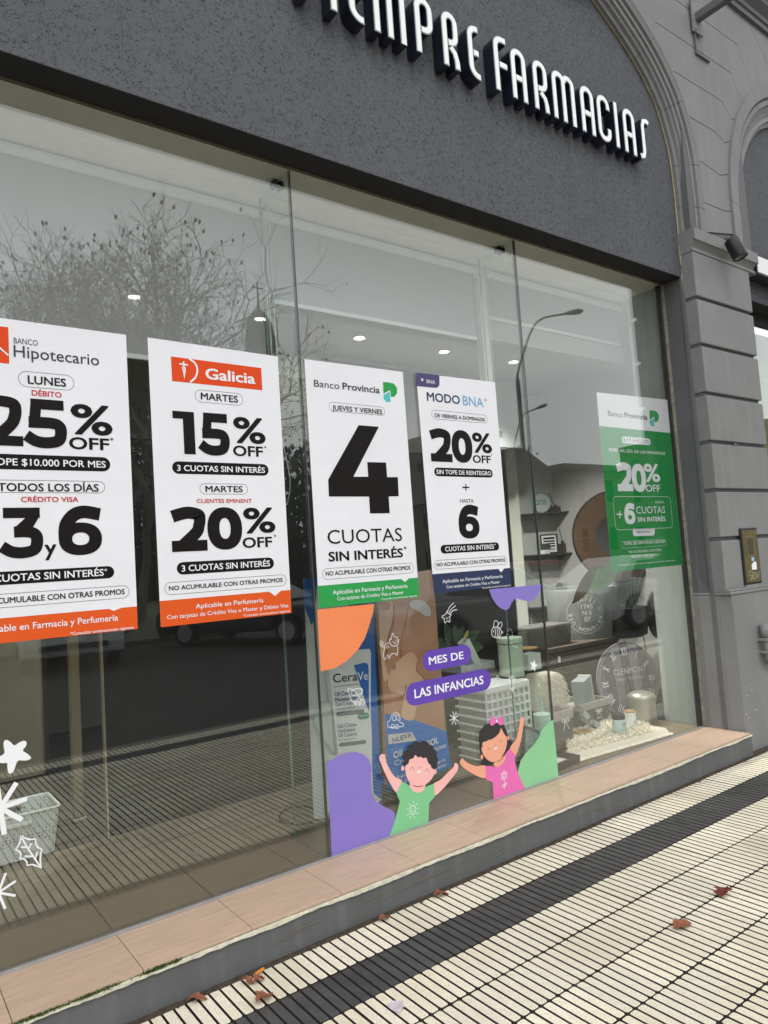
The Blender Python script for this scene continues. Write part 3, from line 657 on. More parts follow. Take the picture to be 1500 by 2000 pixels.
# right bay below its arch
b = MB(); b.box((5.86, -.03, 3.38), (8.2, .0, 3.496)); b.box((5.86, -.1685, 3.4935), (8.19, -.03, 3.4965)); bpart('lintel_underside', b, 'soffitdark')
b = MB(); b.box((8.2, -.27, -.02), (12, .2, 4.0)); b.box((8.42, -.27, 4.0), (12, .2, 6.2)); bpart('far_wall', b, 'wall')
b = MB(); b.box((5.93, -.2, -.02), (8.2, -.02, .14)); bpart('step_block', b, 'riser')
rw = thing('side_shop_window', 'narrow slice of a second shop window right of the grey block pier', 'window', (7, 0, .15))
b = MB(); b.box((5.93, -.006, .15), (8.2, .006, 3.38)); loc(obj('glass_pane', b, 'glass'), rw)
b = MB(); b.box((5.9, .3, .15), (9.4, .33, 3.5)); loc(obj('reflection_panel', b, mat('olive_reflection', rgb(120, 128, 88), .8, var=.2, vs=3, stretch=(9, 1, .4))), rw)  # streaked panel whose greenish colour stands in for the reflection in this pane
lb = thing('light_box_sign', 'white fascia sign box with dark side, cut by the right edge, beside the capital', 'sign', (7, -.3, 3.7))
b = MB(); b.box((5.972, -.30, 3.675), (7.9, -.295, 3.812)); loc(obj('face', b, 'white'), lb)
b = MB(); b.box((5.965, -.294, 3.665), (7.91, -.175, 3.82)); loc(obj('casing', b, 'navy'), lb)
# projecting bracket above the pier
br = thing('wall_bracket', 'grey steel arm projecting from the wall between the two arches', 'bracket', (5.38, -.28, 5.58))
b = MB(); p0 = Vector((5.40, -.29, 5.60)); p1 = Vector((5.40, -1.15, 5.68))
b.box((5.37, -1.3, 5.60), (5.43, -.30, 5.66)); loc(obj('arm', b, 'wall2'), br)
b = MB(); b.box((5.33, -.30, 5.50), (5.47, -.285, 5.75)); b.tube([(5.36, -.31, 5.52), (5.36, -.30, 5.52)], .01); loc(obj('base_plate', b, 'wall'), br)
b = MB(); b.box((5.36, -.289, 5.46), (5.375, -.273, 6.0)); b.box((5.375, -.289, 5.33), (5.56, -.274, 5.345)); b.box((5.36, -.289, 5.33), (5.375, -.274, 5.46)); bpart('raised_strip', b, 'wall2')

# ---- raised sign letters
sg = thing('sign_lettering', 'raised white letters with deep navy sides across the dark roughcast wall', 'sign', (3, -.17, 4.22))
SZ0, SZ1, FY, BY = 4.225, 4.556, -.255, -.176
def ribbon3(path, w, y0, y1):
    n = len(path); A = []; B = []
    for i, p in enumerate(path):
        a = path[max(i-1, 0)]; c = path[min(i+1, n-1)]; t = Vector((c[0]-a[0], c[1]-a[1])).normalized(); nn = Vector((-t.y, t.x))*w/2
        A.append((p[0]+nn.x, p[1]+nn.y)); B.append((p[0]-nn.x, p[1]-nn.y))
    vs = [(x, y, z) for y in (y0, y1) for x, z in A]+[(x, y, z) for y in (y0, y1) for x, z in B]
    fs = []
    for i in range(n-1):
        fs += [(i, i+1, n+i+1, n+i), (2*n+i, 3*n+i, 3*n+i+1, 2*n+i+1), (i, 2*n+i, 2*n+i+1, i+1), (n+i, n+i+1, 3*n+i+1, 3*n+i)]
    fs += [(0, n, 3*n, 2*n), (n-1, 2*n-1+2*n, 0+2*n-1+0*n, 0) if False else (n-1, 3*n-1, 4*n-1, 2*n-1)]
    return vs, fs
def arc(cx, cz, rx, rz, a0, a1, n=8): return [(cx+rx*math.cos(R(a0+(a1-a0)*k/n)), cz+rz*math.sin(R(a0+(a1-a0)*k/n))) for k in range(n+1)]
def letter(c, xl, xr, z0=SZ0, z1=SZ1, sw=.042):
    h = sw/2; a, e = xl+h, xr-h; zt = z1-h; zb = z0; W = e-a; r = min(W/2, .055); mid = z0+(z1-z0)*.43; S = []
    if c == 'I': S = [[((xl+xr)/2, zb), ((xl+xr)/2, z1)]]
    elif c == 'A': S = [[(a, zb), (a, zt-r)]+arc(a+W/2, zt-r, W/2, r, 180, 0, 10)[1:-1]+[(e, zt-r), (e, zb)], [(a+h, mid), (e-h, mid)]]
    elif c == 'M':
        mX = (a+e)/2; w2 = (mX-a)/2; S = [[(a, zb), (a, zt-.04)]+arc(a+w2, zt-.04, w2, .04, 180, 0, 8)[1:-1]+[(mX, zt-.04), (mX, zb)], [(mX+h*.6, zt-.035)]+arc(mX+w2, zt-.04, w2, .04, 150, 0, 8)[1:-1]+[(e, zt-.04), (e, zb)]]
    elif c == 'P': S = [[(a, zb), (a, zt-.04)]+arc(a+W/2, zt-.045, W/2, .045, 180, 0, 8)[1:-1]+[(e, zt-.05), (e, mid+.05)]+arc(a+W/2, mid+.045, W/2, .045, 0, -90, 5)[1:]+[(a+h, mid)]]
    elif c == 'R': S = [[(a, zb), (a, zt-.04)]+arc(a+W/2, zt-.045, W/2, .045, 180, 0, 8)[1:-1]+[(e, zt-.05), (e, mid+.06)]+arc(a+W/2, mid+.05, W/2, .045, 0, -90, 5)[1:]+[(a+h, mid+.005)], [(a+W*.45, mid-.018), (e-.012, mid-.05), (e, mid-.09), (e+.004, zb)]]
    elif c == 'E': S = [[(e+h, zt)]+arc(a+.05, zt-.05, .05, .05, 90, 180, 6)+arc(a+.06, z0+h+.06, .06, .06, 180, 262, 6)+[(e+h, z0+h+.002)], [(a+h, mid+.02), (e+h*.6, mid+.02)]]
    elif c == 'F': S = [[(e+h, zt)]+arc(a+.05, zt-.05, .05, .05, 90, 180, 6)+[(a, zb)], [(a+h, mid+.02), (e+h*.8, mid+.02)]]
    elif c == 'C': S = [[(e, zt-.075), (e, zt-.05)]+arc((a+e)/2, zt-.05, W/2, .05, 0, 180, 9)[1:]+arc((a+e)/2, z0+h+.05, W/2, .05, 180, 360, 9)+[(e, z0+h+.085)]]
    elif c == 'S': S = [[(e+h, zt-.012), (e-.005, zt), (a+W*.58, zt-.012), (a+W*.47, zt-.05), (a+W*.47, (z0+z1)/2), (a+W*.47, z0+h+.05), (a+W*.38, z0+h+.015), (a-.0, z0+h)]]
    case = MB(); face = MB(); L = thing_letter = None
    for i, s_ in enumerate(S):
        case.add(*ribbon3(s_, sw, FY+i*.0003, BY))
    root = loc(obj('letter', case, 'navy'), sg); root.data.materials.append(M['signrim'])
    for p_ in root.data.polygons:
        if p_.center.y < FY+.0005: p_.material_index = 1
    for i, s_ in enumerate(S):
        s2 = [Vector(q) for q in s_]
        if i == 0 or c in 'R': 
            s2[-1] = s2[-1]+(s2[-2]-s2[-1]).normalized()*.006
        if c not in 'AM' or i == 0: s2[0] = s2[0]+(s2[1]-s2[0]).normalized()*.006
        face.add(*ribbon3([(q.x, q.y) for q in s2], sw*.70, FY-.0025-i*.0002, FY+.001))
    f = obj('face', face, 'signface'); f.parent = root
    st2 = MB()
    for s_ in S:
        for q in (s_[0], s_[-1]): st2.tube([(q[0], BY-.002, q[1]+(.02 if q[1] < z0+.1 else -.02)), (q[0], -.169, q[1]+(.02 if q[1] < z0+.1 else -.02))], .006, 6)
    f = obj('spacer', st2, 'black'); f.parent = root
k_ = .9945
for c, a, e in (('S', 1.73, 1.87), ('I', 1.912, 1.968), ('E', 2.03, 2.124), ('M', 2.186, 2.402), ('P', 2.466, 2.598), ('R', 2.662, 2.786), ('E', 2.858, 2.95), ('F', 3.07, 3.183), ('A', 3.214, 3.35), ('R', 3.41, 3.546), ('M', 3.59, 3.815), ('A', 3.87, 4.014), ('C', 4.046, 4.19), ('I', 4.233, 4.281), ('A', 4.335, 4.477), ('S', 4.50, 4.655)):
    letter(c, a*k_, e*k_, SZ0, SZ1+(.022 if c == 'F' else 0))

# ---- wall lamp, entry panel, pipe fittings
wl = thing('wall_spotlight', 'black cylindrical outdoor spotlight tilted down on a swivel bracket above the pier', 'wall lamp', (5.55, -.28, 3.83))
c0 = onY(1424, 474, -.306); ctr = onY(1437, 484, -.40)
b = MB(); b.lathe([(.042, -.003), (.045, .0), (.04, .015), (.018, .024)], (c0.x, -.29, c0.z), 16, Matrix.Rotation(R(90), 3, 'X')); loc(obj('mount', b, 'black', smooth=True), wl)
b = MB(); b.tube([(c0.x, -.31, c0.z+.02), (c0.x+.01, -.35, c0.z+.035), (ctr.x, ctr.y, ctr.z+.03)], .007); b.tube([(c0.x, -.30, c0.z-.01), (c0.x+.02, -.35, c0.z-.005), (ctr.x-.01, ctr.y+.02, ctr.z)], .006); loc(obj('bracket', b, 'black'), wl)
ax = (Vector((.12, -.30, -.95))).normalized(); q = (-ax).to_track_quat('Z', 'Y').to_matrix()
b = MB(); b.lathe([(.05, .075), (.056, .068), (.057, -.082), (.053, -.09), (.048, -.088), (.047, -.078)], ctr, 24, q); loc(obj('housing', b, mat('satin_black', rgb(30, 30, 33), .35), smooth=True), wl)
b = MB(); b.lathe([(.046, -.079), (.046, -.082), (.001, -.084)], ctr, 20, q); loc(obj('lens', b, mat('lens', rgb(90, 95, 95), .1, spec=1)), wl)
ep = thing('entry_phone', 'weathered brass entry phone plate with scratched letters and torn stickers on the pier', 'intercom', (5.3, -.30, 1.15))
e0 = (onY(1444, 1028, -.29), onY(1480, 1028, -.29), onY(1494, 1142, -.29), onY(1458, 1142, -.29)); ex0, ex1 = e0[0].x+.01, e0[1].x-.02; ez1, ez0 = 1.585, 1.165
b = MB(); b.box((ex0, -.288, ez0), (ex1, -.27, ez1)); loc(obj('backing', b, 'black', bevel=.003), ep)
b = MB(); b.box((ex0+.016, -.2925, ez0+.016), (ex1-.014, -.284, ez1-.018)); loc(obj('plate', b, mat('brass', rgb(120, 108, 70), .45, metal=.7, var=.3, vs=12, bump=.1), bevel=.002), ep)
pe = Print(Plane((ex0, -.2926, ez0), (1, 0, 0)), parent=ep, h0=0., step=.0007); Wd, Hd = ex1-ex0, ez1-ez0
fr_ = [(Wd*.27, Hd*.5), (Wd*.72, Hd*.5), (Wd*.72, Hd*.84), (Wd*.27, Hd*.84)]
pe.strokes('engraved_frame', [fr_+[fr_[0]]], .004, mat('brass_line', rgb(170, 156, 110), .4, metal=.5), 1, False, uvspace=True)
pe.flat('speaker_window', [[Vector(a) for a in ((Wd*.32, Hd*.53), (Wd*.67, Hd*.53), (Wd*.67, Hd*.81), (Wd*.32, Hd*.81))]], mat('brass_dark', rgb(84, 78, 58), .4, metal=.5), 1)
pe.flat('sticker', [[Vector(a) for a in ((Wd*.45, Hd*.41), (Wd*.62, Hd*.41), (Wd*.62, Hd*.475), (Wd*.46, Hd*.475))]], mat('sticker_blue', rgb(150, 200, 220), .5), 2)
pe.flat('sticker', [[Vector(a) for a in ((Wd*.42, Hd*.255), (Wd*.72, Hd*.255), (Wd*.73, Hd*.39), (Wd*.58, Hd*.395), (Wd*.5, Hd*.37), (Wd*.43, Hd*.35))]], 'p_decalwhite', 2)
sc_ = [[(.36, .235), (.24, .23), (.25, .17), (.34, .15), (.33, .10), (.24, .08)], [(.4, .08), (.42, .22), (.52, .2), (.5, .15), (.41, .15), (.55, .08)], [(.57, .2), (.6, .1), (.66, .2), (.70, .1)], [(.72, .1), (.74, .21), (.8, .12), (.86, .22)]]
pe.strokes('scratched_lettering', [[(a*Wd, c*Hd) for a, c in s_] for s_ in sc_], .004, mat('scratch', rgb(214, 208, 186), .5), 2, False, uvspace=True)
for o in ep.children:
    o.matrix_parent_inverse = Matrix.Translation(ep.location).inverted()
b = MB(); b.box((ex0, -.296, ez0-.022), (ex1+.01, -.27, ez0-.001)); loc(obj('mortar_ledge', b, 'wall', bevel=.004), ep)
p = onY(1434, 869, -.262); b = MB(); b.box((p.x-.012, -.276, p.z-.012), (p.x+.014, -.25, p.z+.014)); bpart('junction_cap', b, 'wall2', bevel=.002)
gv = thing('gas_valve', 'grey painted gas pipe fitting clamped to the pier at the right edge', 'pipe', (5.5, -.31, .8))
p = onY(1496, 1255, -.34); b = MB(); b.tube([(p.x, -.34, p.z-.13), (p.x, -.34, p.z+.12)], .022, 10); b.tube([(p.x, -.34, p.z-.14), (p.x+.1, -.34, p.z-.15)], .018, 8); b.tube([(p.x-.002, -.34, p.z+.04), (p.x-.002, -.34, p.z+.13)], .033, 8); loc(obj('pipe', b, 'wall', smooth=True), gv)
b = MB(); b.box((p.x-.05, -.375, p.z+.015), (p.x+.05, -.30, p.z+.035)); b.box((p.x-.045, -.375, p.z-.075), (p.x+.045, -.30, p.z-.058)); loc(obj('clamp', b, 'wall', bevel=.003), gv)

# ---- interior shell
b = MB(); b.box((X0, .0, TOP+.006), (5.15, .44, TOP+.05)); b.box((X0, .27, TOP-.002), (5.1, .275, TOP+.006)); struct('display_ceiling', b, 'cream')
b = MB(); b.box((X0-.3, .44, 3.0), (6.2, .6, 3.6)); b.box((X0-.3, .6, 3.3), (6.2, 4.4, 3.4)); struct('ceiling', b, 'room')
b = MB(); b.box((5.025, .012, .15), (5.06, .315, 3.5)); struct('side_wall', b, 'paleboard')
b = MB(); b.box((X0-.3, 4.3, 0), (6.4, 4.4, 3.4)); b.box((6.2, .3, 0), (6.3, 4.4, 3.4)); b.box((X0-.35, 0, 0), (X0-.3, 4.4, 3.5)); struct('back_wall', b, 'room')
b = MB(); b.box((1.07, 1.1, 0), (6.2, 4.3, .14)); struct('shop_floor', b, 'roomdark')
# dark backdrop, tan edge strip, olive side partition
bp = thing('black_backdrop', 'tall black panel closing the back of the display behind the posters', 'panel', (1.7, 1.1, .15))
b = MB(); b.box((1.078, 1.095, .15), (4.30, 1.12, 2.30)); loc(obj('panel', b, 'roomdark'), bp)
b = MB(); b.box((1.066, 1.088, .15), (1.076, 1.12, 2.62)); loc(obj('edge_strip', b, 'tan'), bp)
b = MB(); b.box((1.078, 1.1, 2.305), (4.25, 1.12, 2.93)); loc(obj('upper_panel', b, mat('upper_dark', rgb(70, 70, 64), .6, var=.1, vs=3)), bp)
pt = thing('partition_post', 'pale olive upright post standing left of the black backdrop', 'post', (1.03, 1.52, .15))
b = MB(); b.box((1.0, 1.5, .15), (1.05, 1.56, 2.9)); loc(obj('post', b, 'tan'), pt)
b = MB(); b.box((.99, 1.49, .15), (1.06, 1.57, .162)); loc(obj('base', b, 'alu'), pt)
op = thing('olive_screen', 'plain olive grey screen wall at the far left behind the plastic basket', 'screen', (.3, 2.8, .15))
b = MB(); b.box((-1.4, 2.8, .15), (1.10, 2.86, 3.2)); loc(obj('panel', b, 'olive'), op)
b = MB(); b.box((1.10, 2.79, .15), (1.13, 2.87, 3.2)); loc(obj('edge', b, 'black'), op)
# blinds
def blind(x0, x1, zb, lab, cords=True):
    t = thing('roller_blind', lab, 'blind', ((x0+x1)/2, .42, TOP), group='roller blinds behind the glass')
    b = MB(); b.tube([(x0, .415, TOP-.03), (x1, .415, TOP-.03)], .027, 14); loc(obj('roller', b, 'white', smooth=True), t)
    b = MB(); b.add([(x0+.02, .432, zb), (x1-.02, .432, zb), (x1-.02, .432, TOP-.03), (x0+.02, .432, TOP-.03)], [(0, 1, 2, 3)]); loc(obj('fabric', b, 'blind'), t)
    b = MB(); b.box((x0+.015, .425, zb-.02), (x1-.015, .437, zb+.004)); loc(obj('bottom_bar', b, 'white', bevel=.002), t)
    if cords:
        b = MB(); pts = [(x0-.005, .41, TOP-.05)]+[(x0-.005-.012*math.sin(k/14*math.pi), .41, TOP-.05-1.75*k/14) for k in range(15)]
        b.tube(pts, .0022, 4); b.tube([(x0+.012, .41, TOP-.05), (x0+.012, .41, TOP-1.8), (x0-.005, .41, TOP-1.8)], .0022, 4); loc(obj('cord', b, 'white'), t)
    b = MB(); b.box((x0-.01, .38, TOP-.075), (x0, .45, TOP)); b.box((x1, .38, TOP-.075), (x1+.01, .45, TOP)); loc(obj('end_bracket', b, 'cream'), t)
blind(X0+.1, 1.835, 2.585, 'widest grey roller blind, pulled lowest, behind the left pane with the tree reflections', False)
blind(1.855, 3.44, 2.99, 'grey roller blind behind the middle pane, two ceiling spots glowing through it')
blind(3.53, 5.08, 3.16, 'grey roller blind behind the right pane, its white bar beside the jamb')
b = MB(); b.box((3.452, .40, 2.0), (3.518, .46, TOP)); struct('blind_posts', b, 'cream')
ch_ = thing('chain_loop', 'thin white bead chain hanging beside the second poster from the left', 'chain', (1.83, .41, 3.3))
b = MB(); pa = [onY(x, y, .41) for x, y in ((520, 560), (527, 650), (536, 740), (545, 830), (560, 900), (567, 945), (560, 985), (553, 975))]
b.tube(crom(pa, False, 4), .0035, 5); loc(obj('chain', b, 'white'), ch_)
# downlights (lit in the photograph)
LM = mat('lamp_glow', (1, .98, .93), .5, emit=14)
dls = [((702, 660), 3.3, 9, 'round ceiling downlight above the poster with the big 4'), ((867, 687), 3.3, 9, 'round ceiling downlight above the poster with the navy footer'), ((1003, 707), 3.3, 6, 'round ceiling downlight left of the reflected street lamp'),
       ((507, 623), 3.3, 3, 'round ceiling downlight near the glass fin above the second poster'), ((262, 580), 3.3, 4, 'round ceiling downlight glowing through the left blind'), ((643, 523), 3.3, 5, 'plain round ceiling downlight glowing through the middle blind'), ((710, 518), 3.3, 5, 'clustered ceiling downlight glowing through the middle blind'),
       ((1048, 597), 3.3, 4, 'ceiling downlight glowing through the right blind at its upper middle'), ((987, 598), 3.3, 4, 'ceiling downlight glowing through the right blind close to the glass joint')]
for (x, y), z, pw, lab in dls:
    p = onZ(x, y, z-.004)
    if p.y < .66: p.y = .68
    if p.y < 1.1: pw = pw*.25
    t = thing('downlight', lab, 'ceiling light', p, group='lit downlights in the ceiling')
    b = MB(); b.lathe([(.062, .003), (.062, -.003), (.046, -.004), (.043, .003)], p, 24); loc(obj('trim', b, 'white', smooth=True), t)
    b = MB(); b.lathe([(.036, .002), (.036, -.002), (.001, -.003)], p, 18); loc(obj('lamp', b, LM), t)
    l = bpy.data.lights.new('downlight_light', 'SPOT'); l.energy = pw*29; l.spot_size = R(110); l.spot_blend = .6; l.shadow_soft_size = .05; l.color = (1, .97, .9)
    lo = bpy.data.objects.new('downlight_light', l); COL.objects.link(lo); lo.location = (p.x, p.y, z-.03); lo.parent = t; lo.matrix_parent_inverse = Matrix.Translation(p).inverted()
# light scallop wall just behind the two middle downlights
b = MB(); b.box((1.0, 2.05, 2.6), (5.6, 2.12, 3.3)); struct('bulkhead', b, 'room')
# ================================================================== POSTERS
def poster(name, lab, corners, plane, layerh, m='p_white', grp='promotion posters taped to the shop window'):
    t = thing(name, lab, 'poster', (0, 0, 0), group=grp)
    pr = Print(plane, parent=t, h0=layerh)
    q = [pr.q(*c) if not isinstance(c, Vector) else c for c in corners]
    ctr = plane.P(sum(q, Vector((0, 0)))/4, layerh); 
    mb = MB(); mb.prism([plane.P(p, layerh-.0004) for p in q], plane.n*.0004); pr.h = layerh
    o = obj('sheet', mb, m, t)
    return t, pr, q
GP = Plane((0, 0, 0), (1, 0, 0))
OUT = .0072
def footer(pr, q, yl, yr, notch, m, x0, x1, bot=True):
    a = pr.q(x0, yl); c = pr.q(x1, yr); v = (a.y+c.y)/2; uL, uR = q[3].x, q[2].x; vb = (q[3].y+q[2].y)/2
    n0 = pr.q(*notch[0]).x; n1 = pr.q(*notch[1]); n2 = pr.q(*notch[2]).x
    tl = q[0].x+(q[3].x-q[0].x)*.86; tr = q[1].x+(q[2].x-q[1].x)*.88
    pr.flat('footer_band', [[Vector((uL, q[3].y)), Vector((uR, q[2].y)), Vector((tr, v)), Vector((n2, v)), Vector((n1.x, n1.y)), Vector((n0, v)), Vector((tl, v))]], m, 1)
# poster 1
p1R = onY(256, 940).x; u_m = Print(GP, 0, 600, .335).q(267, 432).x; W1 = 2*(p1R-u_m)
zt, zb = onY(245, 655).z, onY(268, 1228).z
qr = [Vector((onY(245, 655).x, zt)), Vector((onY(268, 1228).x, zb))]
t, pr, q = poster('poster', 'leftmost poster, white with the numbers 25 and 3 y 6 over an orange footer', [Vector((qr[0].x-W1, zt)), qr[0], qr[1], Vector((qr[1].x-W1, zb))], GP, OUT)
cx = (q[0].x+q[1].x)/2
p = pr.at(0, 600, .335)
lu = p.q(49, 225).x; v1 = p.q(25, 118).y; v0 = p.q(25, 330).y
p.flat('logo', [[Vector((lu-.105, v0)), Vector((lu, v0)), Vector((lu, v1)), Vector((lu-.105, v1))]], 'p_lorange', 1)
p.strokes('logo_roof_line', [[(-70, 250), (-20, 225), (0, 243), (48, 285)]], .006, 'p_white', 2, False)
p.text('BANCO', 78, 213, 218, 220, 33, 'p_greytext', .0); p.text('Hipotecario', 78, 291, 575, 341, 66, 'p_greytext', .004)
p.pill(105, 430, 418, 446, 88, 'p_line', True); p.text('LUNES', 160, 448, 383, 462, 48)
p.text('DÉBITO', 182, 517, 357, 527, 32, 'p_red')
p.heavy('2', -120, 130, 520, 808); p.heavy('5', 143, 388, 541, 822); p.percent(412, 655, 565, 742); p.text('OFF', 400, 828, 635, 833, 70, bold=.024); p.text('*', 640, 790, 658, 790, 26)
p.pill(0, 640, 905, 915, 86, 'p_ink', cx=cx); p.text('TOPE $10.000 POR MES', 0, 930, 614, 938, 40, 'p_white', .014, 3, cx=cx)
p.pill(0, 608, 1046, 1050, 70, 'p_line', True, cx=cx); p.text('TODOS LOS DÍAS', 0, 1070, 573, 1077, 46, cx=cx)
p.text('CRÉDITO VISA', 120, 1137, 455, 1138, 30, 'p_red')
p.heavy('3', 0, 250, 1170, 1462); p.text('y', 258, 1447, 328, 1445, 92, bold=.02); p.heavy('6', 338, 590, 1163, 1446)
p.pill(0, 663, 1580, 1545, 74, 'p_ink', cx=cx); p.text('CUOTAS SIN INTERÉS', 0, 1590, 602, 1566, 42, 'p_white', .016, 3, cx=cx-.008); p.text('*', 605, 1550, 622, 1550, 24, 'p_white', .01, 3)
p.pill(0, 750, 1710, 1660, 75, 'p_line', True, cx=cx); p.text('NO ACUMULABLE CON OTRAS PROMOS', 0, 1720, 724, 1673, 33, cx=cx, bold=.02)
footer(p, q, 1790, 1735, ((630, 1745), (660, 1770), (705, 1738)), 'p_orange', 400, 780)
p.text('Aplicable en Farmacia y Perfumería', 0, 1880, 685, 1826, 38, 'p_white', .008, 2, cx=cx-.012); p.text('*Consultar promociones vigentes', 407, 1913, 777, 1880, 18, 'p_white', .006)
# poster 2
t, pr, q = poster('poster', 'white poster with orange logo bar and the numbers 15 and 20, second from the left', [(287, 660), (541, 697), (568, 1197), (313, 1225)], GP, OUT)
p = pr.at(280, 640, .3)
p.poly('logo', [(175, 190), (762, 265), (770, 410), (183, 350)], 'p_lorange', 1)
p.strokes('logo_arc', [[(292, 205), (330, 232), (347, 275), (335, 325), (300, 358)]], .008, 'p_white', 2)
p.strokes('logo_sword', [[(257, 222), (260, 262)], [(230, 238), (286, 246)], [(250, 258), (256, 280), (262, 335), (267, 280), (266, 258)]], .0065, 'p_white', 2, False)
p.text('Galicia', 400, 336, 725, 378, 70, 'p_white', .026)
p.pill(333, 643, 448, 468, 78, 'p_line', True); p.text('MARTES', 370, 470, 612, 489, 45)
p.heavy('1', 190, 330, 548, 824, tf=.53); p.heavy('5', 362, 557, 560, 832, tf=.34); p.percent(585, 793, 582, 752); p.text('OFF', 580, 836, 775, 843, 68, bold=.024); p.text('*', 782, 795, 796, 795, 22)
p.pill(183, 810, 912, 928, 78); p.text('3 CUOTAS SIN INTERÉS', 215, 934, 787, 949, 38, 'p_white', .018, 3)
p.pill(363, 675, 1050, 1053, 66, 'p_line', True); p.text('MARTES', 400, 1071, 643, 1073, 40)
p.text('CLIENTES EMINENT', 343, 1142, 702, 1142, 25, 'p_red')
p.heavy('2', 172, 408, 1170, 1457, tf=.34); p.heavy('0', 412, 638, 1170, 1446, tf=.34); p.percent(650, 858, 1175, 1342); p.text('OFF', 642, 1436, 835, 1431, 68, bold=.024); p.text('*', 845, 1372, 859, 1372, 22)
p.pill(213, 845, 1570, 1532, 78); p.text('3 CUOTAS SIN INTERÉS', 245, 1589, 820, 1554, 40, 'p_white', .018, 3)
p.pill(135, 925, 1702, 1642, 76, 'p_line', True); p.text('NO ACUMULABLE CON OTRAS PROMOS', 162, 1712, 902, 1653, 28, bold=.02)
footer(p, q, 1780, 1706, ((815, 1720), (852, 1747), (890, 1708)), 'p_orange', 107, 958)
p.text('Aplicable en Perfumería', 337, 1829, 777, 1787, 30, 'p_white', .008); p.text('Con tarjetas de Crédito Visa o Master y Débito Visa', 150, 1899, 940, 1822, 26, 'p_white', .006); p.text('*Consultar promociones vigentes', 645, 1882, 950, 1852, 15, 'p_white', .006)
# poster 3
t, pr, q = poster('poster', 'white poster with one huge black 4 over a green footer', [(593, 702), (785, 727), (817, 1166), (622, 1188)], GP, OUT)
p = pr.at(580, 690, .2551)
def logoP(p, x0, y0, x1, y1):
    fx = lambda a: x0+(x1-x0)*a; fy = lambda a: y0+(y1-y0)*a
    p.poly('logo', [(fx(0), fy(0)), (fx(.35), fy(.02)), (fx(.75), fy(.08)), (fx(.98), fy(.3)), (fx(.98), fy(.55)), (fx(.8), fy(.72)), (fx(.56), fy(.74)), (fx(.5), fy(.4)), (fx(.03), fy(.58))], 'p_green', 1)
    p.poly('logo_drop', [(fx(.47), fy(.47)), (fx(.54), fy(.98)), (fx(.25), fy(.98)), (fx(.05), fy(.85)), (fx(.04), fy(.64))], 'p_teal', 1)
p.text('Banco', 125, 257, 320, 280, 52, 'p_greytext', .002); p.text('Provincia', 343, 279, 628, 311, 52, 'p_greytext', .02)
logoP(p, 652, 222, 762, 378)
p.pill(240, 665, 410, 447, 66, 'p_line', True); p.text('JUEVES Y VIERNES', 265, 437, 647, 462, 38)
p.poly('headline_number', [(465, 553), (620, 565), (425, 947), (538, 947), (532, 835), (675, 838), (683, 950), (765, 950), (772, 1095), (695, 1098), (703, 1225), (553, 1227), (545, 1098), (238, 1098), (232, 970)], 'p_ink', 2)
p.text('CUOTAS', 230, 1462, 800, 1441, 104, 'p_ink', .0); p.text('SIN INTERÉS', 237, 1596, 806, 1560, 72, bold=.026); p.text('*', 812, 1515, 832, 1515, 34)
p.pill(190, 885, 1693, 1642, 80, 'p_line', True); p.text('NO ACUMULABLE CON OTRAS PROMOS', 215, 1705, 862, 1656, 33)
footer(p, q, 1781, 1718, ((790, 1728), (820, 1752), (850, 1722)), 'p_green', 165, 915)
p.text('Aplicable en Farmacia y Perfumería', 268, 1848, 840, 1800, 32, 'p_white', .006); p.text('Con tarjetas de Crédito Visa o Master', 302, 1893, 810, 1846, 27, 'p_white', .005); p.text('*Consultar promociones vigentes', 638, 1890, 912, 1865, 14, 'p_white', .004)
# poster 4
t, pr, q = poster('poster', 'narrow white poster with 20 and 6 over a navy footer and a purple tab', [(811, 729), (965, 747), (997, 1142), (846, 1160)], GP, OUT)
p = pr.at(790, 710, .235)
p.poly('corner_tab', [(90, 78), (283, 101), (283, 180), (270, 200), (250, 205), (93, 190)], 'p_purpletab', 1)
p.flat('crest', [p.circle(140, 138, .0085)], 'p_white', 2); p.strokes('crest_detail', [[(130, 150), (150, 152)], [(134, 146), (134, 130)], [(141, 147), (141, 131)], [(147, 148), (147, 132)], [(130, 129), (140, 122), (150, 131)]], .001, 'p_purpletab', 3, False)
p.text('BNA', 177, 165, 247, 169, 30, 'p_white', .006)
p.text('MODO', 180, 312, 455, 339, 72, 'p_navy', .016); p.text('BNA', 480, 348, 650, 356, 78, 'p_lblue', .004)
p.strokes('plus_sign', [[(645, 304), (680, 307)], [(662, 285), (664, 326)]], .0035, 'p_orangeplus', 2, False)
p.pill(218, 680, 428, 462, 70, 'p_line', True); p.text('DE VIERNES A DOMINGOS', 245, 447, 660, 473, 30)
p.heavy('2', 202, 383, 545, 818, tf=.33); p.heavy('0', 385, 555, 557, 826, tf=.34); p.percent(562, 722, 575, 742); p.text('OFF', 562, 826, 710, 829, 64, bold=.022); p.text('*', 712, 775, 722, 775, 20)
p.pill(240, 725, 903, 914, 70); p.text('SIN TOPE DE REINTEGRO', 258, 920, 712, 929, 36, 'p_white', .016, 3)
p.strokes('plus_sign', [[(473, 1031), (531, 1031)], [(502, 1002), (502, 1060)]], .0075, 'p_ink', 2, False)
p.text('HASTA', 455, 1157, 568, 1158, 29, bold=.004); p.heavy('6', 442, 612, 1180, 1456, tf=.34)
p.pill(293, 778, 1547, 1518, 70); p.text('CUOTAS SIN INTERÉS', 330, 1563, 735, 1541, 38, 'p_white', .018, 3); p.text('*', 738, 1520, 750, 1520, 20, 'p_white', .01, 3)
p.pill(240, 845, 1677, 1632, 72, 'p_line', True); p.text('NO ACUMULABLE CON OTRAS PROMOS', 260, 1689, 830, 1645, 30)
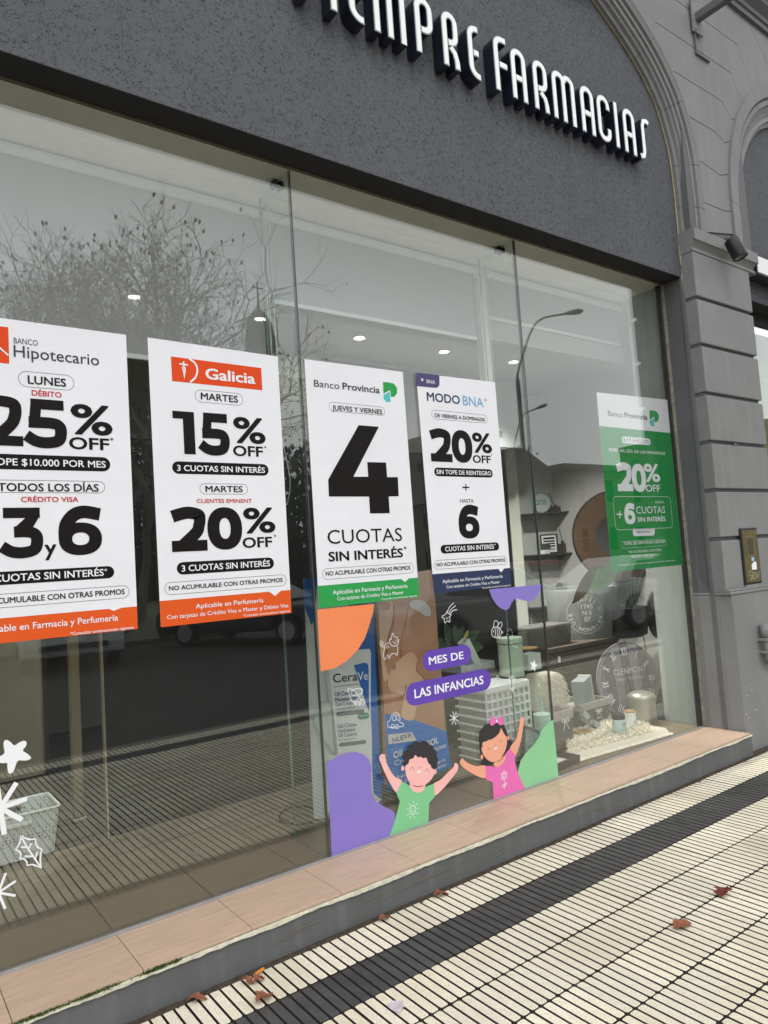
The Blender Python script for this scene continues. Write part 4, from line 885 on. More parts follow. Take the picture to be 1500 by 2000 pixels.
footer(p, q, 1753, 1698, ((772, 1708), (795, 1736), (822, 1702)), 'p_navy', 215, 875)
p.text('Aplicable en Farmacia y Perfumería', 308, 1826, 808, 1783, 28, 'p_white', .006); p.text('Con tarjetas de Crédito Visa o Master', 342, 1869, 785, 1829, 24, 'p_white', .005); p.text('*Consultar promociones vigentes', 632, 1872, 875, 1847, 13, 'p_white', .004)
# poster 5, taped inside the glass
IP = Plane((0, .0095, 0), (1, 0, 0))
t, pr, q = poster('poster', 'green poster with a white head, taped inside the glass beside the right jamb', [(1165, 766), (1303, 781), (1334, 1103), (1195, 1117)], IP, 0, 'p_white')
p = pr.at(1140, 740, .2)
a0 = (q[0]+(q[3]-q[0])*((p.q(153, 460).y-q[0].y)/(q[3].y-q[0].y))); a1 = (q[1]+(q[2]-q[1])*((a0.y-q[1].y)/(q[2].y-q[1].y)))
p.flat('green_field', [[q[3], q[2], a1, a0]], 'p_green5', 1)
p.text('Banco', 238, 360, 382, 375, 52, 'p_greytext', .0); p.text('Provincia', 400, 376, 622, 395, 50, 'p_greytext', .02); logoP(p, 640, 305, 735, 466)
p.pill(372, 650, 598, 613, 66, 'p_white', layer=2); p.text('8, 9 Y 16 AGOSTO', 388, 612, 634, 629, 34, 'p_softgreen', .004, 3)
p.text('ESPECIAL DÍA DE LAS INFANCIAS', 248, 708, 795, 740, 31, 'p_white', .016)
p.heavy('2', 320, 472, 818, 1097, 'p_white', tf=.32); p.heavy('0', 468, 606, 830, 1105, 'p_white', tf=.33, layer=3); p.percent(598, 750, 828, 1006, 'p_white'); p.text('OFF', 607, 1101, 748, 1101, 68, 'p_white', .016); p.text('*', 752, 1045, 762, 1045, 18, 'p_white')
a = p.q(297, 1308); c = p.q(857, 1308); vt = p.q(577, 1150).y; vb = p.q(577, 1465).y; rr = .035
rp = []
for (ux, vx, s0) in ((c.x-rr, vt-rr, 0), (a.x+rr, vt-rr, 90), (a.x+rr, vb+rr, 180), (c.x-rr, vb+rr, 270)):
    rp += [(ux+rr*math.cos(R(s0+k*15)), vx+rr*math.sin(R(s0+k*15))) for k in range(7)]
p.strokes('frame_line', [rp+[rp[0], rp[1]]], .003, 'p_white', 2, False, uvspace=True)
p.text('HASTA', 700, 1217, 787, 1217, 25, 'p_white', .004); p.strokes('plus_sign', [[(322, 1322), (378, 1324)], [(350, 1290), (352, 1362)]], .009, 'p_white', 2, False)
p.heavy('6', 396, 500, 1215, 1420, 'p_white', tf=.33); p.text('CUOTAS', 515, 1316, 797, 1314, 68, 'p_white', .0); p.text('SIN INTERÉS', 527, 1396, 800, 1393, 44, 'p_white', .022)
p.poly('tab', [(478, 1464), (692, 1458), (692, 1510), (680, 1530), (495, 1536), (480, 1520)], 'p_white', 2); p.text('PERFUMERÍA*', 515, 1510, 658, 1506, 24, 'p_softgreen', .0, 3)
p.pill(370, 810, 1612, 1604, 66, 'p_white', True, 2); p.text('TOPE DE REINTEGRO $20.000', 392, 1625, 795, 1612, 30, 'p_white', .014)
p.text('*NO ACUMULABLE CON OTRAS', 435, 1704, 758, 1690, 24, 'p_white', .004); p.text('PROMOS Y DESCUENTOS*', 470, 1750, 740, 1736, 24, 'p_white', .004)
p.text('*Consultar promociones vigentes en locales adheridos', 335, 1828, 895, 1782, 15, 'p_white', .004)

# ================================================================== VINYL DECALS on the outside of the glass
def decal(name, lab, cat='sticker', grp='vinyl stickers on the shop window'):
    t = thing(name, lab, cat, (0, 0, 0), group=grp); return Print(GP, parent=t, h0=OUT, step=.0005)
K4 = (590, 1130, .28); K5 = (820, 1130, .235)
p = decal('coral_quarter_circle', 'coral quarter circle sticker under the green poster footer').at(*K4)
p.poly('vinyl', [(100, 217), (300, 196), (497, 177), (488, 240), (462, 330), (430, 420), (380, 500), (310, 570), (225, 622), (124, 648), (110, 420)], 'p_coral', 1)
p = decal('lavender_blob', 'large lavender blob sticker at the lower left of the middle pane').at(*K4)
p.poly('vinyl', [(165, 1285), (200, 1262), (250, 1232), (310, 1212), (370, 1207), (420, 1222), (458, 1255), (477, 1310), (474, 1400), (478, 1480), (505, 1550), (570, 1590), (620, 1612), (645, 1645), (640, 1700), (600, 1800), (400, 1868), (202, 1942), (185, 1600), (170, 1400)], 'p_lav', 1)
p = decal('green_hill', 'pale green hill sticker at the lower right of the middle pane').at(*K5)
p.poly('vinyl', [(805, 1605), (830, 1510), (870, 1450), (930, 1390), (975, 1330), (1010, 1250), (1050, 1205), (1100, 1170), (1122, 1400), (1145, 1652), (860, 1747), (815, 1690)], 'p_dgreen', 1)
p = decal('lavender_wave', 'lavender wavy sticker hanging below the navy footed poster').at(*K5)
p.poly('vinyl', [(567, 90), (780, 70), (1000, 50), (995, 95), (965, 150), (930, 185), (890, 190), (840, 178), (800, 166), (770, 178), (750, 210), (735, 248), (705, 264), (660, 245), (625, 212), (592, 160)], 'p_lav', 1)
def vpill(p, a, c, hh, m):
    A = Vector(p.q(*a)); C = Vector(p.q(*c)); o = p._pill(A.x, C.x, (A.y+C.y)/2, hh, 10); p.flat('vinyl', [o], m, 1)
p = decal('purple_caption_pill', 'upper purple pill sticker reading MES DE').at(*K5)
vpill(p, (15, 682), (420, 632), .108, 'p_purple'); p.text('MES DE', 68, 717, 357, 670, 64, 'p_decalwhite', .02, 2)
p = decal('purple_caption_pill', 'longer purple pill sticker reading LAS INFANCIAS').at(0, 0, 1)
vpill(p, (791, 1356), (957, 1327), .118, 'p_purple'); p.text('LAS INFANCIAS', 808, 1364, 943, 1337, 17.5, 'p_decalwhite', .02, 2)
# boy
b_ = decal('boy_sticker', 'cartoon boy sticker with curly dark hair, green shirt and raised arms', 'sticker'); p = b_.at(*K4)
p.poly('arm', [(690, 1412), (640, 1380), (600, 1320), (578, 1265), (572, 1228), (556, 1222), (542, 1226), (532, 1250), (545, 1290), (570, 1350), (610, 1430), (655, 1490)], 'p_skin1', 1, True)
p.poly('arm', [(905, 1437), (960, 1400), (1010, 1350), (1050, 1312), (1056, 1288), (1070, 1286), (1082, 1300), (1076, 1340), (1030, 1400), (980, 1460), (920, 1510)], 'p_skin1', 1, True)
p.poly('shirt', [(690, 1412), (750, 1448), (850, 1452), (912, 1428), (916, 1480), (918, 1520), (880, 1562), (876, 1630), (874, 1702), (600, 1802), (640, 1690), (675, 1552), (650, 1495)], 'p_shirtg', 2)
p.poly('neck', [(752, 1420), (840, 1425), (850, 1455), (825, 1485), (780, 1488), (752, 1462), (745, 1448)], 'p_skin1', 3, True)
p.flat('ear', [p.circle(695, 1322, .0105, sy=.012)], 'p_skin1', 3); p.flat('ear', [p.circle(920, 1347, .0105, sy=.012)], 'p_skin1', 3)
p.poly('face', [(715, 1290), (735, 1215), (880, 1225), (922, 1310), (905, 1380), (860, 1430), (805, 1446), (760, 1435), (728, 1395), (712, 1340)], 'p_skin1', 4, True)
p.poly('hair', [(706, 1306), (695, 1285), (700, 1262), (688, 1235), (705, 1208), (722, 1190), (730, 1162), (755, 1155), (772, 1138), (795, 1133), (815, 1142), (840, 1130), (868, 1138), (880, 1158), (903, 1165), (912, 1188), (933, 1205), (930, 1232), (942, 1262), (930, 1290), (935, 1312), (915, 1328), (895, 1318), (888, 1298), (870, 1280), (858, 1246), (838, 1252), (820, 1240), (800, 1245), (782, 1228), (768, 1250), (740, 1262), (735, 1285)], 'p_hair', 5, True, 3)
p.strokes('smile_lines', [[(748, 1335), (752, 1318), (762, 1313), (770, 1322), (771, 1338)], [(850, 1347), (855, 1330), (866, 1326), (873, 1335), (873, 1352)], [(802, 1322), (810, 1314), (818, 1325)]], .0022, 'p_facel', 5)
p.poly('mouth', [(794, 1340), (820, 1338), (815, 1352), (802, 1355)], 'p_decalwhite', 5, True); p.strokes('chin_line', [[(768, 1440), (800, 1448), (835, 1442)]], .004, 'p_facel', 5)
sun_ = p.circle(765, 1612, .019, 14, .0215); p.strokes('sun_drawing', [[(v.x, v.y) for v in sun_]], .0035, 'p_decalwhite', 4, True, (0,), True)
c_ = p.q(765, 1612); rays_ = [[(c_.x+.029*math.cos(a), c_.y+.031*math.sin(a)), (c_.x+.041*math.cos(a), c_.y+.044*math.sin(a))] for a in [k*math.pi/4.5 for k in range(9)]]
rays_ += [[(c_.x-.008, c_.y+.004), (c_.x-.005, c_.y+.007)], [(c_.x+.005, c_.y+.007), (c_.x+.008, c_.y+.004)], [(c_.x-.009, c_.y-.003), (c_.x, c_.y-.009), (c_.x+.009, c_.y-.003)]]
p.strokes('sun_rays', rays_, .003, 'p_decalwhite', 4, False, (), True)
# girl
b_ = decal('girl_sticker', 'cartoon girl sticker with pink bow, pink shirt and raised arms', 'sticker'); p = b_.at(*K5)
p.poly('hair_back', [(485, 1300), (500, 1255), (540, 1215), (590, 1195), (650, 1195), (695, 1225), (720, 1290), (762, 1365), (755, 1405), (700, 1475), (640, 1538), (560, 1552), (500, 1545), (500, 1490), (488, 1400)], 'p_hair', 1, True)
p.poly('arm', [(540, 1556), (460, 1556), (395, 1532), (358, 1505), (350, 1492), (335, 1498), (324, 1522), (335, 1552), (380, 1588), (450, 1630), (535, 1655)], 'p_skin2', 2, True)
p.poly('arm', [(740, 1412), (790, 1330), (815, 1240), (826, 1165), (840, 1150), (855, 1155), (860, 1180), (850, 1230), (835, 1330), (805, 1430), (778, 1475)], 'p_skin2', 2, True)
p.poly('shirt', [(738, 1410), (762, 1440), (787, 1468), (778, 1510), (800, 1600), (832, 1672), (865, 1745), (730, 1795), (605, 1842), (596, 1690), (540, 1668), (537, 1556), (620, 1562), (690, 1470)], 'p_pink', 3)
p.poly('neck', [(608, 1530), (690, 1468), (700, 1500), (665, 1545), (630, 1562), (610, 1552)], 'p_skin2', 4, True)
p.flat('ear', [p.circle(506, 1480, .0098, sy=.0135)], 'p_skin2', 4); p.flat('ear', [p.circle(727, 1322, .009, sy=.0125)], 'p_skin2', 4)
p.poly('face', [(502, 1400), (520, 1355), (600, 1320), (665, 1238), (698, 1285), (715, 1330), (705, 1410), (670, 1475), (610, 1522), (555, 1505), (515, 1455)], 'p_skin2', 5, True)
p.poly('fringe', [(498, 1400), (486, 1340), (490, 1290), (510, 1245), (550, 1210), (600, 1192), (650, 1192), (690, 1215), (708, 1255), (720, 1300), (706, 1310), (685, 1280), (665, 1236), (648, 1285), (610, 1320), (570, 1342), (580, 1328), (530, 1356), (522, 1340), (508, 1372), (512, 1400)], 'p_hair', 6)
p.strokes('smile_lines', [[(556, 1432), (558, 1414), (568, 1408), (578, 1420)], [(652, 1368), (655, 1348), (666, 1342), (675, 1356)], [(608, 1386), (616, 1378), (624, 1386)]], .0022, 'p_facel', 6)
p.poly('mouth', [(608, 1408), (622, 1400), (630, 1390), (628, 1408), (615, 1419)], 'p_decalwhite', 6, True); p.strokes('chin_line', [[(628, 1520), (660, 1505), (692, 1470)]], .004, 'p_facel', 6)
p.poly('bow', [(628, 1180), (605, 1150), (578, 1138), (580, 1165), (570, 1190), (580, 1218), (605, 1212)], 'p_pink', 7, True); p.poly('bow', [(628, 1180), (650, 1150), (678, 1136), (675, 1160), (684, 1185), (675, 1212), (650, 1212)], 'p_pink', 7, True)
p.flat('bow_knot', [p.circle(628, 1183, .0062, sy=.0085)], 'p_decalwhite', 8)
def flower(p, cx_, cy_, s_, name='flower_drawing', layer=4, w=.003, up=.9):
    c_ = p.q(cx_, cy_); paths = []; cl = []
    for k in range(6):
        a = k*math.pi/3+.4; d = Vector((math.cos(a), math.sin(a))); nn = Vector((-d.y, d.x)); e = []
        for (r_, w_) in ((.32, 0), (.6, .22), (.95, .2), (1.1, 0), (.95, -.2), (.6, -.22)): e.append(tuple(c_+d*r_*s_+nn*w_*s_))
        paths.append(e); cl.append(len(paths)-1)
    paths.append([tuple(c_+Vector((-.02*s_, -1.15*s_))), tuple(c_+Vector((-.05*s_, -2*s_))), tuple(c_+Vector((-.1*s_, -3*s_)))])
    for sg_, y in ((-1, -2.2), (1, -2.0)):
        q_ = c_+Vector((-.06*s_, (y-.35)*s_)); paths.append([tuple(q_), tuple(q_+Vector((sg_*.45*s_, .12*s_))), tuple(q_+Vector((sg_*.8*s_, .6*s_))), tuple(q_+Vector((sg_*.3*s_, .5*s_)))]); cl.append(len(paths)-1)
    p.strokes(name, paths, w, 'p_decalwhite', layer, True, tuple(cl), True)
flower(p, 690, 1635, .0245)
# white line drawings
p = decal('flower_sticker', 'white line drawing of a flower stuck over the white woven basket').at(*K5); flower(p, 757, 838, .0245, 'drawing', 1)
p = decal('cat_sticker', 'small white line drawing of a striped cat').at(*K4)
p.strokes('drawing', [[(603, 440), (606, 418), (614, 425), (624, 380), (636, 405), (652, 408), (662, 420), (662, 450), (645, 470), (618, 465), (603, 440)], [(600, 445), (575, 460), (568, 490), (560, 540), (575, 562), (590, 530), (603, 555), (612, 530), (640, 520), (655, 535), (660, 500), (655, 465)], [(568, 480), (548, 470), (535, 450), (545, 435), (556, 445), (560, 465)], [(548, 455), (556, 452)], [(545, 465), (555, 462)], [(578, 468), (588, 490)], [(590, 462), (600, 485)], [(622, 440), (628, 440)], [(645, 432), (650, 431)], [(634, 445), (640, 452), (646, 443)], [(655, 430), (668, 424)], [(656, 438), (668, 438)]], .0026, 'p_decalwhite', 1)
p = decal('rocket_sticker', 'small white line drawing of a rocket over the tube display').at(*K4)
p.strokes('drawing', [[(318, 762), (312, 780), (322, 800), (340, 850), (362, 862), (405, 800), (412, 775), (380, 765), (350, 775), (318, 762)], [(338, 790), (352, 780), (368, 792), (362, 812), (345, 812), (338, 790)], [(400, 760), (415, 775), (412, 800), (405, 800)], [(365, 862), (362, 875), (370, 878), (378, 855)], [(378, 850), (395, 865), (390, 880), (400, 882), (405, 850), (400, 835)], [(405, 838), (425, 850), (428, 875), (415, 880)], [(375, 800), (392, 808)], [(372, 812), (388, 822)]], .0028, 'p_decalwhite', 1)
p = decal('car_sticker', 'small white line drawing of a little car').at(*K4)
p.strokes('drawing', [[(592, 1020), (590, 1000), (608, 985), (620, 950), (640, 935), (665, 940), (678, 970), (675, 1000), (695, 1008), (702, 1025), (680, 1032), (600, 1035), (592, 1020)], [(628, 990), (625, 965), (640, 950), (645, 985), (628, 990)], [(655, 985), (652, 950), (668, 960), (668, 985), (655, 985)], [(612, 1038), (622, 1015), (636, 1025), (632, 1042), (612, 1038)], [(645, 1042), (650, 1018), (665, 1022), (664, 1042), (645, 1042)]], .0026, 'p_decalwhite', 1)
p = decal('shooting_star_sticker', 'white line drawing of a smiling star with a three-line tail').at(*K5)
p.strokes('drawing', [[(218, 272), (228, 292), (252, 298), (240, 320), (243, 350), (238, 362), (222, 350), (205, 368), (195, 355), (198, 332), (178, 325), (180, 310), (200, 302), (218, 272)], [(220, 280), (240, 235), (275, 202)], [(232, 288), (258, 250), (290, 225)], [(245, 292), (270, 265), (302, 258)], [(210, 316), (211, 321)], [(228, 314), (229, 319)], [(212, 328), (220, 333), (228, 326)]], .0035, 'p_decalwhite', 1)
p = decal('bee_sticker', 'white line drawing of a bee with a dashed flight path').at(*K5)
p.strokes('drawing', [[(588, 430), (605, 405), (640, 405), (665, 425), (670, 450), (655, 480), (620, 490), (592, 468), (588, 430)], [(605, 402), (608, 368), (622, 348), (640, 360), (642, 385), (630, 405)], [(640, 405), (645, 380), (662, 362), (676, 375), (668, 400), (655, 415)], [(600, 430), (606, 438), (600, 448)], [(615, 410), (622, 445), (615, 485)], [(632, 410), (640, 445), (632, 485)], [(648, 415), (654, 445), (645, 480)], [(672, 440), (682, 445), (674, 455)]], .0034, 'p_decalwhite', 1)
dp = crom([(*p.q(*a), 0) for a in ((650, 488), (680, 502), (708, 490), (716, 455), (728, 422), (742, 418), (758, 440), (760, 465), (750, 500), (755, 540), (775, 565), (805, 573))], False, 8)
p.strokes('flight_path', [[(dp[i].x, dp[i].y) for i in range(k, min(k+4, len(dp)))] for k in range(0, len(dp)-3, 7)], .0032, 'p_decalwhite', 1, False, (), True)
def sparkle(name, lab, c, r, n, w, k=(0, 0, 1), rot=.2, solid=False):
    p = decal(name, lab).at(*k); c_ = p.q(*c)
    if solid:
        pts = []
        for i in range(10):
            a = rot+i*math.pi/5; rr_ = r if i % 2 == 0 else r*.52; pts.append((c_.x+rr_*math.cos(a), c_.y+rr_*math.sin(a)*1.1, 0))
        p.flat('vinyl', [[Vector((v.x, v.y)) for v in crom(pts, True, 5)]], 'p_decalwhite', 1)
    else:
        p.strokes('drawing', [[(c_.x-.0*r, c_.y), (c_.x+r*.5*math.cos(a), c_.y+r*.55*math.sin(a)), (c_.x+r*math.cos(a), c_.y+r*1.1*math.sin(a))] for a in [rot+2*math.pi*i/n for i in range(n)]], w, 'p_decalwhite', 1, False, (), True)
sparkle('sparkle_sticker', 'small white eight-armed sparkle between the two cartoon children', (277, 1158), .034, 8, .0042, K5)
sparkle('star_sticker', 'small chunky white star beside the green bin', (938, 722), .032, 5, .01, K5, 1.2, True)
p = decal('star_sticker', 'big solid white star low on the left pane').at(0, 1400, .16)
p.poly('vinyl', [(38, 330), (50, 288), (85, 280), (125, 305), (170, 345), (225, 312), (285, 288), (318, 305), (312, 350), (275, 408), (320, 440), (370, 485), (360, 515), (300, 530), (220, 530), (190, 580), (160, 660), (120, 690), (95, 670), (85, 610), (80, 560), (20, 562), (-60, 540), (-70, 500), (0, 475), (48, 440), (45, 390)], 'p_decalwhite', 1, True, 3)
sparkle('sparkle_sticker', 'large white eight-armed sparkle over the plastic basket', (0, 1577), .088, 8, .017, rot=.12)
sparkle('sparkle_sticker', 'thin white sparkle below the plastic basket at the left edge', (-4, 1742), .06, 8, .0085, rot=.35)
p = decal('holly_leaf_sticker', 'white outline of a holly leaf in front of the plastic basket').at(0, 1400, .16)
lf = [[(252, 1440), (300, 1475), (360, 1490), (430, 1485), (430, 1540), (460, 1590), (505, 1610), (490, 1670), (485, 1740), (498, 1840), (440, 1810), (390, 1795), (325, 1805), (325, 1765), (290, 1725), (240, 1722), (250, 1670), (230, 1635), (185, 1615), (225, 1560), (245, 1500), (252, 1440)], [(262, 1475), (350, 1620), (430, 1740), (495, 1830)], [(250, 1582), (328, 1582)], [(345, 1600), (365, 1560), (380, 1535)], [(295, 1695), (400, 1695)], [(425, 1735), (440, 1670), (455, 1640)]]
p.strokes('drawing', lf, .0055, 'p_decalwhite', 1, False)

# ================================================================== DISPLAY GOODS
FZ = .151
def F(px, py, z=FZ): return onZ(px, py, z)
def vplane(a, c):      # vertical plane through two floor points
    u = (c-a); u.z = 0; return Plane((a.x, a.y, FZ), u)
# cardboard stand with tube
a, c = F(612, 1608), F(744, 1588); pl = vplane(a, c)
t = thing('tube_display_stand', 'tall cardboard display shaped round a cream tube, behind the coral and lavender stickers', 'display stand', (a+c)/2); t.location.z = FZ
def tloc(pr_, t): 
    for o in list(t.children):
        o.matrix_parent_inverse = Matrix.Translation(t.location).inverted()
pr = Print(pl, parent=t, h0=.0, step=.0012)
def sheetpoly(name, pr, pts, m, dz, th=.012, smooth=False):
    q = [pr.q(*x_) for x_ in pts]
    if smooth: q = [Vector(v[:2]) for v in crom([(a_.x, a_.y, 0) for a_ in q], True, 4)]
    mb = MB(); mb.prism([pr.pl.P(v, dz) for v in q], pr.pl.n*(-th)); return obj(name, mb, m, pr.parent)
p = pr.at(*K4)
sheetpoly('blue_panel', p, [(395, 0), (490, 0), (560, 1560), (545, 1590), (420, 1590)], 'p_bluepanel', -.014)
sheetpoly('back_panel', p, [(20, 0), (130, 0), (330, 5), (345, 1690), (92, 1697)], 'p_cream', -.05, .02)
sheetpoly('blue_side', p, [(22, 0), (115, 0), (95, 280), (75, 330), (20, 180)], 'p_bluepanel', -.045, .003)
sheetpoly('tube', p, [(165, 510), (474, 492), (482, 520), (480, 900), (488, 1100), (492, 1370), (500, 1500), (555, 1545), (525, 1575), (300, 1640), (160, 1640), (190, 1240), (245, 1230)], 'p_tube', -.006, .006)
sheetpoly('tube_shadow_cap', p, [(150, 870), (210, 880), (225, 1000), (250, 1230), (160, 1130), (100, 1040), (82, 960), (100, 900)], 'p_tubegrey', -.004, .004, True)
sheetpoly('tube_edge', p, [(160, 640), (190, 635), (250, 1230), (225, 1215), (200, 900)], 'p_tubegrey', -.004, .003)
p2 = Print(pl, *K4, parent=t, h0=-.004, step=.001)
p2.poly('logo_field', [(363, 605), (430, 588), (455, 590), (464, 610), (470, 935), (440, 850)], 'p_bluepanel', 1)
p2.text('Cera', 218, 728, 388, 720, 62, 'p_ink', .006); p2.text('Ve', 390, 712, 460, 700, 60, 'p_decalwhite', .0, 3)
p2.text('DEVELOPED WITH DERMATOLOGISTS', 222, 760, 398, 742, 10, 'p_greytext', .0)
p2.text('Oil Control', 228, 823, 372, 806, 30, 'p_textblue', .01); p2.text('Moisturising', 232, 860, 395, 840, 28, 'p_textblue', .01); p2.text('Gel-Cream', 235, 893, 362, 872, 28, 'p_textblue', .01)
p2.text('For Combination to Oily Skin', 236, 917, 372, 897, 13, 'p_greytext', .0)
p2.pill(238, 436, 950, 925, 30, 'p_greypill', layer=1); p2.pill(388, 468, 966, 952, 44, 'p_mint', layer=1); p2.text('SEBUM CONTROL', 398, 966, 460, 955, 10, 'p_decalwhite', .0, 2)
p2.text('Gel-Crème', 248, 1045, 380, 1027, 28, 'p_textblue', .006); p2.text('Hydratant', 250, 1078, 372, 1062, 26, 'p_textblue', .006); p2.text('Oil Control', 252, 1110, 382, 1092, 26, 'p_textblue', .006)
p2.text('Peaux Mixtes à Grasses', 254, 1134, 380, 1114, 12, 'p_greytext', .0); p2.pill(258, 450, 1165, 1135, 26, 'p_greypill', layer=1)
sheetpoly('foot', p, [(160, 1630), (300, 1640), (420, 1600), (420, 1580), (160, 1600)], 'p_cream', -.03, .12)
tloc(pr, t)
# second stand: hands and cream photograph
a, c = F(762, 1570), F(877, 1522); pl = vplane(a, c)
t = thing('photo_display_stand', 'tall cardboard stand showing fingers on skin above a blue base reading NUEVA', 'display stand', (a+c)/2); t.location.z = FZ
pr = Print(pl, parent=t, h0=0, step=.0012); p = pr.at(*K4)
SK = mat('print_skin_photo', rgb(208, 154, 118), .5, var=.14, vs=3.5, coord='Object')
sheetpoly('board', p, [(515, 0), (900, -60), (925, 100), (950, 430), (975, 700), (1000, 1060), (1038, 1310), (640, 1480), (590, 1440), (570, 900)], SK, 0, .02)
p.poly('finger_print', [(545, 170), (640, 160), (640, 185), (625, 300), (590, 420), (575, 560), (600, 650), (598, 700), (566, 690), (540, 400)], 'p_skinl', 1, True)
p.poly('finger_print', [(640, 165), (740, 150), (745, 180), (715, 290), (690, 420), (680, 560), (620, 640), (590, 640), (600, 480), (640, 320)], 'p_skinp', 2, True)
p.poly('thumb_print', [(610, 660), (640, 600), (700, 545), (750, 512), (785, 530), (800, 580), (790, 640), (830, 680), (860, 760), (800, 880), (770, 985), (690, 960), (700, 820), (610, 780), (595, 700)], 'p_skinl', 3, True)
p.poly('nail_print', [(552, 170), (600, 165), (615, 185), (600, 218), (560, 215)], 'p_nail', 4, True); p.poly('nail_print', [(655, 165), (720, 158), (722, 180), (700, 200), (660, 190)], 'p_nail', 4, True); p.poly('nail_print', [(622, 600), (645, 590), (650, 625), (630, 640)], 'p_nail', 4, True)
p.strokes('finger_shadow_lines', [[(640, 165), (632, 300), (600, 420), (580, 560)], [(742, 160), (725, 280), (690, 430), (684, 560)], [(800, 585), (795, 640), (840, 690), (862, 760)], [(690, 835), (710, 800), (722, 740)]], .006, 'p_skind', 4)
p.poly('cream_smear_print', [(748, 165), (800, 148), (850, 160), (885, 200), (895, 245), (880, 265), (845, 255), (790, 220), (750, 195)], 'p_cream', 4, True)
p.poly('blue_field', [(578, 938), (780, 985), (1005, 1065), (1038, 1310), (640, 1482), (592, 1440)], 'p_blue2', 2)
p.poly('ribbon', [(593, 1088), (762, 1070), (795, 1130), (597, 1155)], 'p_cream', 5); p.text('NUEVA', 625, 1133, 758, 1118, 34, 'p_textblue', .006, 6)
p.text('OIL CONTROL', 632, 1232, 950, 1168, 46, 'p_decalwhite', .026, 5); p.text('Crema Hidratante', 638, 1285, 1000, 1195, 34, 'p_decalwhite', .002, 5)
p.text('Ayuda a la barrera', 645, 1375, 998, 1300, 28, 'p_decalwhite', .0, 5); p.text('de la piel en exceso', 650, 1408, 1003, 1335, 26, 'p_decalwhite', .0, 5); p.text('de sebo', 700, 1440, 790, 1415, 24, 'p_decalwhite', .0, 5)
sheetpoly('foot', p, [(600, 1440), (1030, 1320), (1035, 1335), (640, 1500)], 'p_bluepanel', -.02, .14)
tloc(pr, t)

# perforated plastic basket, left
def perf(m, n, l, p, mp, cur):
    v = n.new('ShaderNodeTexVoronoi'); v.inputs['Scale'].default_value = 62; v.inputs['Randomness'].default_value = .35; l.new(mp.outputs[0], v.inputs['Vector'])
    r = n.new('ShaderNodeMath'); r.operation = 'LESS_THAN'; r.inputs[1].default_value = .27; l.new(v.outputs['Distance'], r.inputs[0])
    return mixc(n, l, r.outputs[0], cur if cur else tuple(p.inputs['Base Color'].default_value[:3]), rgb(95, 100, 98))
M['perf'] = mat('perforated_plastic', rgb(208, 214, 210), .45, extra=perf)
M['plast'] = mat('white_plastic', rgb(210, 216, 212), .45)
fr = F(108, 1668)
bk_ = thing('plastic_storage_basket', 'white perforated plastic basket on the display floor at the far left', 'basket', (fr.x-.19, fr.y+.14, FZ))
BW, BD, BH = .20, .145, .235; cxb, cyb = fr.x-.178, fr.y+.13
def frustum(mb, cx_, cy_, z0, z1, w0, d0, w1, d1, wall=.004, r_=.03, n=4):
    def ringp(w, d, z):
        pts = []
        for sx, sy, s0 in ((1, 1, 0), (-1, 1, 90), (-1, -1, 180), (1, -1, 270)):
            for k in range(n+1):
                a_ = R(s0+90*k/n); pts.append((cx_+sx*(w-r_)+r_*math.cos(a_), cy_+sy*(d-r_)+r_*math.sin(a_), z))
        return pts
    rings = [ringp(w0, d0, z0), ringp(w1, d1, z1), ringp(w1-wall, d1-wall, z1), ringp(w0-wall, d0-wall, z0+wall)]; m_ = len(rings[0])
    vs = [v for r2 in rings for v in r2]; fs = [tuple(reversed(range(m_)))]
    for i in range(3):
        for k in range(m_): fs.append((i*m_+k, i*m_+(k+1) % m_, (i+1)*m_+(k+1) % m_, (i+1)*m_+k))
    fs.append(tuple(range(3*m_, 4*m_))); mb.add(vs, fs); return rings
b = MB(); rg = frustum(b, cxb, cyb, FZ+.012, FZ+BH, .18, .125, .205, .15); loc(obj('body', b, 'perf'), bk_)
b = MB(); b.tube([Vector(v) for v in rg[1]]+[Vector(rg[1][0])], .007, 6); b.v = [(x, y, z) for x, y, z in b.v]; loc(obj('rim', b, 'plast', smooth=True), bk_)
b = MB(); b.v = []; q_ = [(cxb-.07+.14*k/8, cyb-.1475, FZ+BH*.80+.014*math.sin(0)) for k in range(9)]
b.tube(q_, .013, 8); loc(obj('grip_recess', b, 'plast'), bk_)
b = MB(); b.tube([(cxb-.07+.14*k/8, cyb+.1405, FZ+BH*.82) for k in range(9)], .013, 8); loc(obj('grip_hole', b, 'roomdark'), bk_)
for sx in (-1, 1):
    for sy in (-1, 1):
        b = MB(); b.box((cxb+sx*.13-.02, cyb+sy*.085-.015, FZ), (cxb+sx*.13+.02, cyb+sy*.085+.015, FZ+.014)); loc(obj('foot', b, 'plast'), bk_)
